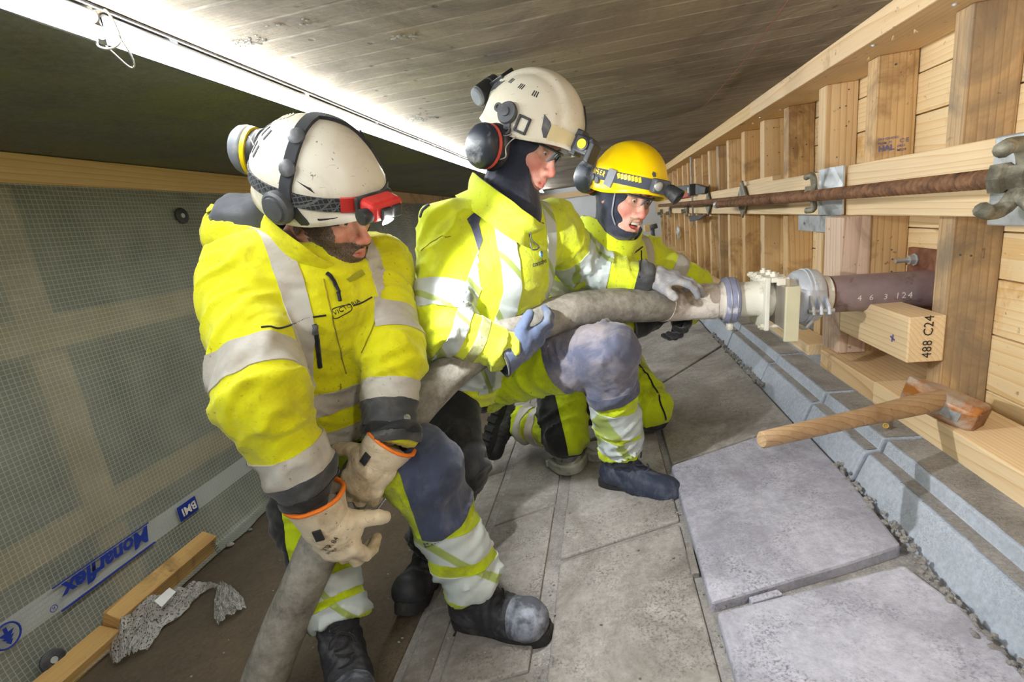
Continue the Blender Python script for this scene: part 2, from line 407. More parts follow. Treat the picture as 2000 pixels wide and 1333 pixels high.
slab([(-2.2, -.9), (-1.085, -.9), (-1.085, 8), (-2.2, 8)], -.006, C_EARTH, name='bare_ground', bev=0)
# dried drops and crumbs of mortar
bm = bmesh.new()
for _ in range(420):
    x = random.uniform(-1.4, .62); y = random.uniform(.75, 2.6); r = random.uniform(.0012, .004)
    if random.random() < .5: x = random.choice([-.218, .183, -.483, .65])+random.gauss(0, .012)
    s = bmesh.ops.create_icosphere(bm, subdivisions=1, radius=r)
    for v in s['verts']: v.co = Vector((x+v.co.x*random.uniform(.8, 1.6), y+v.co.y, floorz(x)+.004+v.co.z*.6))
o = mesh_obj('mortar_crumbs', bm, C_GRIT, FLOOR); o['kind'] = 'stuff'
# broken edge of rubble between the stones and the kerb
bm = bmesh.new()
for _ in range(330):
    y = random.choice([random.uniform(.3, 1.5), random.uniform(2.2, 3.2)]); x = .650+random.gauss(0, .007)+(-.012 if y < 1.1 else 0); r = random.uniform(.003, .009)
    s = bmesh.ops.create_icosphere(bm, subdivisions=1, radius=r)
    k = [random.uniform(.6, 1.4) for _ in range(3)]
    for v in s['verts']: v.co = Vector((x+v.co.x*k[0], y+v.co.y*k[1], floorz(x)+.016+v.co.z*k[2]))
o = mesh_obj('rubble_edge', bm, C_MORTAR, FLOOR); o['kind'] = 'stuff'

# stepped concrete kerb along the foot of the wall
KERB = empty('trim_2', (.75, 1.2, -.75)); KERB['kind'] = 'structure'
ke = [YN, .25, 1.425, 1.80, 2.28, 2.9, 3.55, 4.2, 5, 6, 7, 9]
for a, b in zip(ke[:-1], ke[1:]):
    g = .008; dx = random.uniform(-.004, .004); bm = bmesh.new()
    prof = [(.652+dx, -.98), (.662+dx, -.855), (.698+dx, -.762), (.734+dx, -.758), (.744+dx, -.722), (.90, -.72), (1.3, -.72), (1.3, -.98)]
    prism(bm, [(x, a+g, z) for x, z in prof], (0, b-a-2*g, 0))
    mesh_obj('kerb_stone', bm, C_KERB, KERB, bevel=.005)
for a, b in zip(ke[1:7], ke[2:8]):
    for x0, x1, z in ((.748, .838, -.7195), (.702, .735, -.7565)):
        bm = bmesh.new(); n = 30; lo_ = []; hi_ = []
        for i in range(n+1):
            y = a+.012+(b-a-.024)*i/n; q = mnoise.noise(Vector((y*18, x0*9, 2)))*.006
            zz = z+(0 if x0 > .74 else (x0-.7)*.1)
            lo_.append(bm.verts.new((x0+abs(q), y, zz))); hi_.append(bm.verts.new((x1, y, zz+.0008)))
        for i in range(n): bm.faces.new((lo_[i], hi_[i], hi_[i+1], lo_[i+1]))
        mesh_obj('grit_layer', bm, C_GRIT, KERB)
bm = bmesh.new()
for _ in range(1100):
    y = random.uniform(.4, 3.2)
    x, z = random.choice([(random.uniform(.70, .733), -.758), (random.uniform(.752, .84), -.719), (random.uniform(.752, .84), -.719)]); r = random.uniform(.0008, .0022)
    s = bmesh.ops.create_icosphere(bm, subdivisions=1, radius=r)
    for v in s['verts']: v.co = Vector((x+v.co.x*1.4, y+v.co.y*1.2, z+v.co.z*.7))
o = mesh_obj('grit_on_ledge', bm, C_GRIT, KERB); o['kind'] = 'stuff'

# ------------------------------------------------------------------ formwork wall on the right
WALL = empty('wall_right', (1.0, 2.0, -.72)); WALL['kind'] = 'structure'
def lumber(name, lo, hi, mat, parent, bev=.003):
    bm = bmesh.new(); box(bm, lo, hi); return mesh_obj(name, bm, mat, parent, bevel=bev)
zs = [-.78, -.655, -.484, -.322, -.19, -.062, .062, .19, .322, .47]
for i, (a, b) in enumerate(zip(zs[:-1], zs[1:])):
    for (y0, y1) in ((YN, 1.62), (1.62, 3.7), (3.7, 6.4), (6.4, YF)):
        dx = random.uniform(0, .004)
        lumber('plank', (1.093+dx, y0+.001, a+.0022), (1.13, y1-.001, b-.0022), W_PLANK, WALL, .002)
ys = [1.592, 2.026, 2.429, 2.852, 3.236, 3.642, 4.045, 4.37, 4.701, 4.985, 5.354, 5.77, 6.1, 6.488, 6.87, 7.23, 7.6, 8.0, 8.4]
for i, y in enumerate([1.16, .75, .34]+ys):
    wd = .073 if i % 3 else .066; lean = random.uniform(-.006, .006)
    bm = bmesh.new(); vs = box(bm, (.97, y, -.72), (1.092, y+wd, .398))
    for v in vs: v.co.y += lean*(v.co.z+.7)
    mesh_obj('stud', bm, W_STUD3 if y in (1.592, 4.37) else (W_STUD2 if i % 2 else W_STUD), WALL, bevel=.003)
# top plate, in two lengths
lumber('top_plate', (.842, YN, .398), (1.09, 3.05, .470), wood('plate_spruce', srgb(232, 204, 162), srgb(206, 166, 112), 'Y', 40, stain=srgb(160, 128, 82), slo=.6, shi=.75), WALL, .004)
lumber('top_plate', (.845, 3.055, .398), (1.09, YF, .470), W_RAIL, WALL, .004)
# bottom plate
lumber('bottom_plate', (.838, YN, -.722), (1.0, 1.690, -.646), W_FRESH, WALL, .004)
lumber('bottom_plate', (.842, 1.694, -.722), (1.09, 2.10, -.650), W_SILL, WALL, .004)
lumber('bottom_plate', (.852, 2.25, -.722), (.965, YF, -.675), W_FRESH, WALL, .004)
# nails and screws driven into studs and plates
bm = bmesh.new()
for y in ys[:9]:
    for _ in range(6):
        z = random.choice([random.uniform(.1, .37), random.uniform(-.6, -.2)]); x = .985+random.random()*.09
        cyl(bm, (x, y+.004, z), (x, y-.0012, z), .0032, 7)
o = mesh_obj('nail_heads', bm, DKGREY, WALL)
o['kind'] = 'stuff'
for (u, v) in ((1706, 88), (1485, 229), (1865, 8), (1365, 302)):
    p = onZ(u, v, .397); bm = bmesh.new(); cyl(bm, p+Vector((0, 0, .004)), p-Vector((0, 0, .003)), .0062, 10); cyl(bm, p-Vector((0, 0, .003)), p-Vector((0, 0, .0045)), .0036, 8)
    mesh_obj('screw_head', bm, SILVER, WALL)
for (u, v) in ((1745, 70), (1697, 112), (1786, 58), (1524, 213), (1470, 240)):
    p = onZ(u, v, .397); bm = bmesh.new()
    for _ in range(3):
        d = Vector((random.uniform(-.01, .01), random.uniform(-.012, .012), -.010)); cyl(bm, p, p+d, .0016, 5, .0003)
    mesh_obj('wood_splinter', bm, W_FRESH, WALL)
# far end of the space: white sheeting and a pale board over it
bm = bmesh.new(); box(bm, (-2.6, YF-.3, -1.5), (1.4, YF-.26, .47)); struct('wall_back', bm, plain('white_tarpaulin', srgb(232, 236, 242), .45, 0, .05, 3, .3, 5))
bm = bmesh.new(); box(bm, (-2.6, YF-.36, .30), (1.35, YF-.31, .40)); struct('trim_4', bm, W_FRESH)
bm = bmesh.new(); cyl(bm, onY(1120, 414, YF-.3), onY(1120, 414, YF-.3)-Vector((0, .01, 0)), .04, 20); cyl(bm, onY(1120, 414, YF-.312), onY(1120, 414, YF-.318), .016, 14)
tag(mesh_obj('washer_disc', bm, BLACK), 'small dark washer disc on the white sheeting at the far end', 'washer')

# left side: earth face, battens, then the translucent sheeting
bm = bmesh.new(); box(bm, (-2.6, YN, -1.6), (-2.12, YF, .45)); struct('wall_left', bm, concrete('mossy_earth_face', srgb(64, 70, 50), srgb(108, 116, 84), 3, 30, .6, stains=srgb(48, 52, 40)))
BL = empty('sheet_battens', (-1.98, 2, -1.3)); BL['kind'] = 'structure'; BL.name = 'trim_3'
lumber('batten', (-1.985, YN, -.235), (-1.948, YF, -.118), W_RAIL, BL)
lumber('batten', (-1.985, YN, -.935), (-1.948, YF, -.825), W_RAIL, BL)
for y in (1.32, 3.2, 5.0, 7): lumber('batten', (-2.03, y, -1.36), (-1.986, y+.12, .42), W_RAIL, BL)
bm = bmesh.new(); box(bm, (-1.985, YN, .335), (-1.945, 3.18, .442))
tag(mesh_obj('top_rail', bm, W_RAIL, bevel=.003), 'long pale timber rail above the translucent sheeting, behind the front worker', 'timber')
bm = bmesh.new(); box(bm, (-1.985, 3.19, .335), (-1.945, YF-.3, .442))
tag(mesh_obj('top_rail', bm, W_STUD2, bevel=.003), 'further timber rail above the sheeting, seen between the two white helmets', 'timber')

# translucent reinforced sheeting hung from the rail
def sheet_mat():
    m, nt, bs, out = _nt('reinforced_clear_sheeting'); b = NB(nt)
    tc = b.n('ShaderNodeTexCoord'); sp = b.n('ShaderNodeSeparateXYZ'); b.l(tc.outputs['UV'], sp.inputs[0])
    def grid(sock):
        f = b.math('FRACT', b.math('MULTIPLY', sock, 1/.0165)); e = b.math('MINIMUM', f, b.math('SUBTRACT', 1.0, f))
        return b.ramp(e, [(.0, BW(1)), (.05, BW(.9)), (.10, BW(0))])
    g = b.math('MAXIMUM', grid(sp.outputs[0]), grid(sp.outputs[1]))
    # opaque printed strip near the bottom
    st = b.math('COMPARE', sp.outputs[1], .238, .046)
    n1 = b.noise(tc.outputs['Object'], 6, 4)
    ncol = b.ramp(n1, [(.3, srgb(150, 154, 140)), (.7, srgb(182, 184, 170))])
    col = b.mix(b.math('MULTIPLY', g, .55), ncol, srgb(196, 198, 190))
    col = b.mix(b.math('MULTIPLY', st, .5), col, srgb(206, 212, 214))
    b.l(col, bs.inputs['Base Color']); bs.inputs['Roughness'].default_value = .28
    wr = b.n('ShaderNodeTexNoise'); wr.inputs['Scale'].default_value = 1; wr.inputs['Detail'].default_value = 5; wr.inputs['Distortion'].default_value = .6
    mp = b.n('ShaderNodeMapping'); mp.inputs['Scale'].default_value = (1, 14, 42); b.l(tc.outputs['Object'], mp.inputs[0]); b.l(mp.outputs[0], wr.inputs['Vector'])
    sz = b.n('ShaderNodeSeparateXYZ'); b.l(tc.outputs['Object'], sz.inputs[0])
    up = b.ramp(b.math('ADD', sz.outputs[2], .35), [(.18, BW(.12)), (.34, BW(1))])
    hgt = b.math('ADD', b.math('MULTIPLY', wr.outputs['Fac'], up), b.math('MULTIPLY', g, .05))
    b.bump(hgt, .9, .02, bs)
    tr = b.n('ShaderNodeBsdfTransparent'); tr.inputs[0].default_value = (.92, .94, .88, 1)
    mx = b.n('ShaderNodeMixShader')
    op = b.math('ADD', .53, b.math('MULTIPLY', g, .3)); op = b.math('MAXIMUM', op, b.math('MULTIPLY', st, .86))
    b.l(op, mx.inputs[0]); b.l(tr.outputs[0], mx.inputs[1]); b.l(bs.outputs[0], mx.inputs[2]); b.l(mx.outputs[0], out.inputs['Surface'])
    return m
SHEETM = sheet_mat()
def sheet_x(y, z):
    """how far the sheet stands off the battens"""
    x = -1.935
    n = mnoise.noise(Vector((y*1.3, z*2.2, 3.1)))*.010+mnoise.noise(Vector((y*4, z*6, 9)))*.004
    t = max(0, (-1.10-z)/.2)
    return x+n+.035*t*t+.02*t*mnoise.noise(Vector((y*2.4, 0, 5)))
bm = bmesh.new(); uvl = bm.loops.layers.uv.new('UVMap'); ny, nz = 220, 90
grid = [[None]*(nz+1) for _ in range(ny+1)]; uvs = {}
for i in range(ny+1):
    y = YN+(YF-.32-YN)*(i/ny)**1.25
    zb = floorz(-1.905)+.012
    for j in range(nz+1):
        z = zb+(.338-zb)*j/nz
        v = bm.verts.new((sheet_x(y, z), y, z)); grid[i][j] = v; uvs[v] = (y, z-zb)
# the bottom lies out over the ground
lay = []
for i in range(ny+1):
    v0 = grid[i][0]; y = v0.co.y; ex = .085+.03*mnoise.noise(Vector((y*2.1, 1, 0)))+.02*mnoise.noise(Vector((y*7, 2, 0)))
    row = []
    for k in (1, 2, 3):
        x = v0.co.x+ex*k/3; v = bm.verts.new((x, y, floorz(x)+.006+.006*abs(mnoise.noise(Vector((y*6, x*9, 0)))))); uvs[v] = (y, -ex*k/3); row.append(v)
    lay.append(row)
for i in range(ny):
    for j in range(nz):
        bm.faces.new((grid[i][j], grid[i+1][j], grid[i+1][j+1], grid[i][j+1]))
    a = [grid[i][0]]+lay[i]; c = [grid[i+1][0]]+lay[i+1]
    for k in range(3): bm.faces.new((a[k], a[k+1], c[k+1], c[k]))
for f in bm.faces:
    for l in f.loops: l[uvl].uv = uvs[l.vert]
SHEET = tag(mesh_obj('plastic_sheeting', bm, SHEETM, smooth=True), 'translucent grid-reinforced plastic sheeting hung over the left wall', 'sheeting')
def on_sheet(y, z): return Vector((sheet_x(y, z)+.012, y, z))
# print on the sheeting, upside down to the viewer: reads towards the camera
rd = Vector((0, -1, 0)); dn = Vector((0, 0, -1))
text_obj('lettering', 'Monarflex', on_sheet(1.462, -1.020), rd, dn, .060, INK, SHEET, shear=.25, bold=.035, spacing=.97)
for z in (-1.012, -1.104):
    bm = bmesh.new(); box(bm, on_sheet(1.10, z)-Vector((.001, 0, .0015)), on_sheet(1.47, z)+Vector((.001, 0, .0015))); mesh_obj('printed_line', bm, INK, SHEET)
text_obj('lettering', 'R', on_sheet(1.089, -1.072), rd, dn, .012, INK, SHEET)
bm = bmesh.new(); p = on_sheet(1.085, -1.079)
tube(bm, [p+Vector((0, .011*math.cos(t*.35), .011*math.sin(t*.35))) for t in range(19)], .0012, 4); mesh_obj('printed_ring', bm, INK, SHEET)
bm = bmesh.new(); box(bm, on_sheet(1.60, -1.10)-Vector((.001, 0, 0)), on_sheet(1.70, -1.03)+Vector((.002, 0, 0))); mesh_obj('printed_panel', bm, INK, SHEET)
text_obj('lettering', 'BMI', on_sheet(1.690, -1.046)+Vector((.003, 0, 0)), rd, dn, .036, INKW, SHEET, bold=.03)
text_obj('lettering', 'EN 13501-1:2007 + A1: 2009', on_sheet(2.40, -1.045), rd, dn, .022, INK, SHEET)
text_obj('lettering', 'B-S1, D0', on_sheet(2.40, -1.005), rd, dn, .022, INK, SHEET)
text_obj('lettering', 'Monarflex', on_sheet(4.0, -1.020), rd, dn, .060, INK, SHEET, shear=.25, bold=.035)
for yy in (.955, 2.30):
    p = on_sheet(yy, -1.062); bm = bmesh.new()
    tube(bm, [p+Vector((0, .036*math.cos(t*math.pi/12), .040*math.sin(t*math.pi/12))) for t in range(25)], .003, 5); mesh_obj('printed_ring', bm, INK, SHEET)
    bm = bmesh.new()                                        # a fir tree, upside down like the lettering
    tree = [(0, .034), (.010, .018), (.005, .018), (.016, .004), (.008, .004), (.021, -.012), (.005, -.012), (.005, -.030), (-.005, -.030), (-.005, -.012), (-.021, -.012), (-.008, .004), (-.016, .004), (-.005, .018), (-.010, .018)]
    prism(bm, [p+Vector((.001, a, -c*.95)) for a, c in tree], (.001, 0, 0)); mesh_obj('printed_tree', bm, INK, SHEET)
for o_ in SHEET.children:
    if o_.name.startswith('lettering'):
        for v in o_.data.vertices: v.co.x = sheet_x(v.co.y, v.co.z)+.014+(.006 if v.co.y > 1.6 and v.co.y < 1.71 else 0)
def disc(c, r, label, nrm=(1, 0, 0)):
    bm = bmesh.new(); lathe(bm, c, nrm, [(0, r), (.006, r), (.009, r*.85), (.009, r*.36), (.006, r*.34)], 24)
    o = mesh_obj('washer_disc', bm, BLACK, autos=.6); bm = bmesh.new(); cyl(bm, Vector(c)+Vector(nrm)*.006, Vector(c)+Vector(nrm)*.0105, r*.3, 12); mesh_obj('screw_head', bm, SILVER, o)
    return tag(o, label, 'washer')
disc(on_sheet(2.064, .224), .036, 'black round washer disc near the top of the sheeting, left of the front worker')
disc(on_sheet(2.12, -1.25)+Vector((.035, 0, 0)), .036, 'black round washer disc low on the sheeting, by the front worker\'s cuff', (.9, 0, .4))
# planks lying on the foot of the sheeting
def beam(name, a, b, half, mat, up=(0, 0, 1), bev=.004, parent=None):
    a = Vector(a); b = Vector(b); d = (b-a).normalized(); s = d.cross(Vector(up)).normalized(); u = s.cross(d)
    bm = bmesh.new(); obox(bm, (a+b)/2, (d, s, u), ((b-a).length/2, half[0], half[1])); return mesh_obj(name, bm, mat, parent, bevel=bev)
def on_floor(x, y, h=0): return Vector((x, y, floorz(x)+h))
o = tag(beam('timber_offcut', on_floor(-1.868, 1.185, .058), on_floor(-1.876, 1.665, .058), (.036, .050), W_OLD, up=(.42, 0, 1)), 'short old timber offcut lying on the foot of the sheeting', 'timber')
text_obj('lettering', 'WALLS', on_floor(-1.835, 1.625, .085), (.55, -.1, -.8), (.1, 1, .1), .020, INKB, o)
tag(beam('timber_offcut', on_floor(-1.855, .70, .034), on_floor(-1.868, 1.178, .034), (.042, .028), W_OLD, up=(.25, 0, 1)), 'flat old board in the lower left corner, end to end with the offcut', 'timber')
disc(on_floor(-1.905, 1.02, .085), .036, 'black washer disc half hidden behind the board in the lower left corner', (.9, 0, .4))

# ------------------------------------------------------------------ LED tube run along the ceiling
def emis(name, col, s):
    m, nt, bs, out = _nt(name); bs.inputs['Base Color'].default_value = (.9, .9, .9, 1)
    bs.inputs['Emission Color'].default_value = col; bs.inputs['Emission Strength'].default_value = s; return m
LED = emis('led_light', (.94, .98, 1, 1), STRIP)
CLEAR = plain('pale_tube_housing', srgb(206, 212, 218), .3, 0, .1, 20, .1, 60)
for k, (y0, y1) in enumerate(((YN, .86), (.88, 2.6), (2.62, 4.4), (4.42, 6.2), (6.22, 8.2))):
    t = empty('led_tube', (-.91, (y0+y1)/2, .45))
    tag(t, ['bright LED tube on the ceiling nearest the camera, at the top left corner', 'bright LED tube on the ceiling above the front worker, past the wire tie', 'bright LED tube between the two white helmets, third along the ceiling', 'LED tube further along the ceiling behind the middle worker', 'furthest LED tube at the end of the ceiling run'][k], 'light', 'LED tubes along the ceiling')
    bm = bmesh.new(); lathe(bm, (-.862, y0, .426), (0, 1, 0), [(0, .010), (y1-y0, .010)], 12); mesh_obj('diffuser', bm, LED, t, smooth=True)
    bm = bmesh.new(); lathe(bm, (-.871, y0, .455), (0, 1, 0), [(0, .0105), (y1-y0, .0105)], 12); mesh_obj('housing', bm, CLEAR, t, smooth=True)
    bm = bmesh.new(); box(bm, (-.8775, y0, .415), (-.8745, y1, .462)); mesh_obj('reflector', bm, CLEAR, t)
    for yy in np.arange(y0+.15, y1, .5): bm = bmesh.new(); box(bm, (-.880, yy-.01, .455), (-.862, yy+.01, .470)); mesh_obj('clip', bm, CLEAR, t)
bm = bmesh.new(); tube(bm, [(-.887+.002*math.sin(y*5)+.034, y, .4665) for y in np.linspace(YN, 8, 60)], .0035, 6)
tag(mesh_obj('power_cable', bm, BLACK, smooth=True), 'thin black cable running along the ceiling beside the LED tubes', 'cable')
bm = bmesh.new(); c = at(396, 128, onZ(396, 128, .44).length*.95)
yt = .87
tube(bm, spline([(-.885, yt, .43), (-.878, yt-.01, .408), (-.862, yt, .404), (-.846, yt+.01, .42), (-.848, yt, .462), (-.872, yt-.005, .4695)], 24), .0022, 6)
tube(bm, spline([(-.872, yt, .410), (-.862, yt+.03, .380), (-.845, yt+.025, .388), (-.842, yt, .43)], 16), .0015, 5)
tag(mesh_obj('wire_tie', bm, WIRE, smooth=True), 'twisted wire tie holding the LED tubes to the ceiling', 'wire')

# ------------------------------------------------------------------ waler, rods and formwork hardware
bm = bmesh.new(); box(bm, (.922, YN, -.126), (.969, 2.115, .055))
WALER = tag(mesh_obj('waler_beam', bm, W_FRESH, bevel=.004), 'wide fresh plank across the studs at the right, nearest the camera', 'timber')
bm = bmesh.new(); box(bm, (.922, 2.32, -.126), (.969, YF, .050))
tag(mesh_obj('waler_beam', bm, W_FRESH, bevel=.004), 'fresh plank across the studs beyond the galvanised plate', 'timber')
bm = bmesh.new(); box(bm, (.935, 2.98, .050), (.985, 3.62, .076))
tag(mesh_obj('timber_strip', bm, W_FRESH, bevel=.002), 'short pale strip of wood lying on the far plank', 'timber')
def rebar(name, a, b, r, label, rib=.0115, mat=RUST):
    a = Vector(a); b = Vector(b); L = (b-a).length; n = int(L/rib); prof = []
    for i in range(n):
        t = i*rib; prof += [(t, r*.84), (t+rib*.45, r*.84), (t+rib*.6, r*1.08), (t+rib*.85, r*1.08)]
    prof.append((L, r*.9)); bm = bmesh.new(); lathe(bm, a, b-a, prof, 14)
    return tag(mesh_obj(name, bm, mat, smooth=True, autos=.9), label, 'rod')
ra = onX(1945, 349, .845); rb = onX(1402, 400, .80)
ROD = rebar('threaded_rod', ra, rb, .0205, 'thick rusty ribbed rod in front of the pale plank, nearest the camera', .023)
bm = bmesh.new(); d = (rb-ra).normalized(); lathe(bm, rb-d*.02, d, [(0, .024), (.05, .026), (.062, .02), (.085, .018)], 12); mesh_obj('end_cap', bm, SILVER, ROD, smooth=True)
r2a = onX(1575, 380, .835); r2b = onX(1288, 402, .80)
rebar('threaded_rod', r2a, r2b, .019, 'second rusty ribbed rod, starting behind the first at the galvanised plate', .022)
# the big cast bracket at the right edge
br = empty('cast_bracket', onX(1965, 350, .85)); tag(br, 'large grey cast bracket with hooked arms gripping the near rod end, right edge', 'bracket')
cB = onX(1972, 345, .86); e1 = Vector((0, 0, 1)); e2 = Vector((0, -1, 0))
def hook(pts, r): bm = bmesh.new(); tube(bm, spline(pts, 18), r, 10); return bm
P2 = lambda u, v, X=.85: onX(u, v, X)
mesh_obj('arm', hook([P2(1958, 293, .80), P2(1975, 284, .83), P2(1998, 285, .86), P2(2005, 320, .88), P2(1985, 375, .87), P2(1962, 405, .86), P2(1935, 416, .83), P2(1918, 410, .80)], .0165), CAST, br, smooth=True)
mesh_obj('arm', hook([P2(1985, 375, .87), P2(2015, 400, .88), P2(2040, 430, .88)], .016), CAST, br, smooth=True)
bm = bmesh.new(); lathe(bm, P2(1938, 350, .845), P2(1968, 347, .86)-P2(1938, 350, .845), [(0, .024), (0, .034), (.022, .036), (.03, .028), (.055, .026)], 6); mesh_obj('hex_nut', bm, CAST, br)
bm = bmesh.new(); d1 = (P2(2060, 300, .9)-P2(1960, 320, .9)).normalized(); obox(bm, P2(2010, 350, .912), (Vector((0, 1, 0)), Vector((0, 0, 1)), Vector((1, 0, 0))), (.10, .10, .006)); mesh_obj('back_plate', bm, SILVER, br, bevel=.004)
# galvanised waler plate with wing nut
pl = empty('waler_plate', (.91, 2.21, -.03)); tag(pl, 'square galvanised plate on the waler behind the near rusty rod', 'plate')
bm = bmesh.new(); ng = 8; gv = []
for i in range(ng+1):
    for j in range(ng+1):
        y = 2.105+.21*i/ng; z = -.122+.18*j/ng; q = (abs(i/ng-.5)+abs(j/ng-.5)); x = .912-.030*max(0, 1-q*1.7)
        gv.append(bm.verts.new((x, y, z)))
for i in range(ng):
    for j in range(ng): bm.faces.new((gv[i*(ng+1)+j], gv[(i+1)*(ng+1)+j], gv[(i+1)*(ng+1)+j+1], gv[i*(ng+1)+j+1]))
pm = mesh_obj('plate', bm, SILVER, pl); s = pm.modifiers.new('thick', 'SOLIDIFY'); s.thickness = .007
for (y, z) in ((2.14, .03), (2.28, .03), (2.28, -.1), (2.14, -.1)):
    bm = bmesh.new(); cyl(bm, (.906, y, z), (.914, y, z), .008, 10); mesh_obj('bolt_hole', bm, BLACK, pl)
wn = empty('wing_nut', (.84, 2.3, -.03)); tag(wn, 'dusty cast wing nut behind the near rod, left of the galvanised plate', 'nut')
bm = bmesh.new(); tube(bm, spline([P2(1574, 347, .84), P2(1586, 343, .85), P2(1590, 360, .86), P2(1588, 385, .86), P2(1589, 408, .85), P2(1574, 412, .83)], 20), .012, 8); mesh_obj('wing', bm, CAST, wn, smooth=True)
bm = bmesh.new(); cyl(bm, P2(1574, 376, .83), P2(1594, 374, .86), .027, 6); mesh_obj('hub', bm, CAST, wn)
for (u, v, s, lab) in ((1450, 390, .072, 'diamond-set anchor plate on the far waler, the nearer of two'), (1383, 398, .066, 'diamond-set anchor plate on the far waler, beside the bar clamp')):
    c = onX(u, v, .905); bm = bmesh.new(); obox(bm, c, (Vector((0, 1, 1)).normalized(), Vector((0, -1, 1)).normalized(), Vector((1, 0, .15)).normalized()), (s*1.15, s*1.15, .006))
    o = tag(mesh_obj('anchor_plate', bm, CAST, bevel=.003), lab, 'plate')
    bm = bmesh.new(); cyl(bm, c-Vector((.035, 0, 0)), c, .02, 8); mesh_obj('plate_nut', bm, CAST, o)
for (u, v, lab) in ((1340, 412, 'third small plate nut on the far waler, left of the bar clamp'), (1308, 416, 'small plate nut on the far waler, close to the yellow helmet'), (1291, 417, 'last small plate nut visible beside the yellow helmet lamp')):
    bm = bmesh.new(); c = onX(u, v, .90); obox(bm, c, (Vector((0, 1, 0)), Vector((0, 0, 1)), Vector((1, 0, 0))), (.05, .06, .008)); cyl(bm, c-Vector((.05, 0, 0)), c, .022, 8)
    tag(mesh_obj('plate_nut', bm, CAST, bevel=.003), lab, 'nut')
# small galvanised angle below the waler
o = empty('steel_angle', (.955, 2.3, -.16)); tag(o, 'small galvanised angle bracket screwed on just below the waler', 'bracket')
bm = bmesh.new(); box(bm, (.952, 2.24, -.205), (.958, 2.66, -.128)); mesh_obj('plate', bm, SILVER, o, bevel=.002)
for y in (2.30, 2.58): bm = bmesh.new(); cyl(bm, (.952, y, -.17), (.945, y, -.17), .006, 8); mesh_obj('screw_head', bm, SILVER, o)
# bar clamp
cl = empty('bar_clamp', onX(1352, 370, .88)); tag(cl, 'dark bar clamp with red grips on the far waler', 'clamp')
yk = onX(1352, 370, .885).y; Zc = lambda v: onX(1352, v, .885).z
bm = bmesh.new(); box(bm, (.876, yk-.006, Zc(440)), (.892, yk+.02, Zc(290))); mesh_obj('bar', bm, WIRE, cl, bevel=.001)
bm = bmesh.new(); obox(bm, Vector((.88, yk, Zc(371))), (Vector((1, 0, 0)), Vector((0, 1, 0)), Vector((0, 0, 1))), (.03, .055, .052)); mesh_obj('slide_body', bm, BLACK, cl, bevel=.006)
bm = bmesh.new(); obox(bm, Vector((.848, yk, Zc(371))), (Vector((1, 0, 0)), Vector((0, 1, 0)), Vector((0, 0, 1))), (.003, .026, .026)); mesh_obj('sticker', bm, WHITE, cl)
jj = lambda u, v: onX(u, v, .875)
bm = bmesh.new(); prism(bm, [jj(1358, 360), jj(1378, 366), jj(1376, 378), jj(1358, 380)], (.03, 0, 0)); mesh_obj('upper_jaw', bm, BLACK, cl, bevel=.003)
bm = bmesh.new(); prism(bm, [jj(1345, 362), jj(1322, 364), jj(1321, 369), jj(1345, 373)], (.03, 0, 0)); mesh_obj('trigger', bm, DKGREY, cl, bevel=.003)
bm = bmesh.new(); prism(bm, [jj(1346, 378), jj(1320, 384), jj(1322, 389), jj(1346, 384)], (.03, 0, 0)); mesh_obj('grip', bm, REDP, cl, bevel=.003)
bm = bmesh.new(); prism(bm, [jj(1344, 422), jj(1378, 420), jj(1362, 430), jj(1347, 433)], (.035, 0, 0)); mesh_obj('lower_jaw', bm, BLACK, cl, bevel=.003)
# far blocks of wood and bits on the kerb, beyond the yellow helmet
for (u, v, D, h, lab) in ((1310, 490, 4.6, (.05, .07, .03), 'furthest timber block on the kerb behind the yellow-helmeted worker'), (1325, 499, 4.2, (.06, .07, .028), 'timber block on the kerb just nearer than the furthest one'), (1268, 445, 6.0, (.06, .10, .04), 'pale block of wood on the far studs right of the worker in the yellow helmet')):
    c = at(u, v, D); bm = bmesh.new(); box(bm, c-Vector(h), c+Vector(h)); tag(mesh_obj('timber_block', bm, W_RAIL, bevel=.003), lab, 'timber')
t = empty('hand_tool', at(1277, 470, 5)); tag(t, 'small black hand tool standing on the kerb far behind', 'tool')
c = at(1277, 470, 5); bm = bmesh.new(); box(bm, c-Vector((.045, .03, .05)), c+Vector((.045, .03, .02))); mesh_obj('body', bm, BLACK, t, bevel=.006)
bm = bmesh.new(); cyl(bm, c, c+Vector((-.01, 0, .13)), .02, 10); cyl(bm, c+Vector((-.03, 0, .13)), c+Vector((.04, 0, .145)), .026, 10); mesh_obj('handle', bm, DKGREY, t, smooth=True)
# rag hanging on a far stud
bm = bmesh.new(); bmesh.ops.create_icosphere(bm, subdivisions=3, radius=.06); c = onX(1325, 455, .95)
for v in bm.verts: v.co = c+Vector((v.co.x*.3, v.co.y*1.0, v.co.z*1.3))+mnoise.noise_vector(v.co*30)*.02
tag(mesh_obj('plastic_scrap', bm, WHITE, smooth=True), 'crumpled white plastic scrap hanging on a far stud', 'plastic')

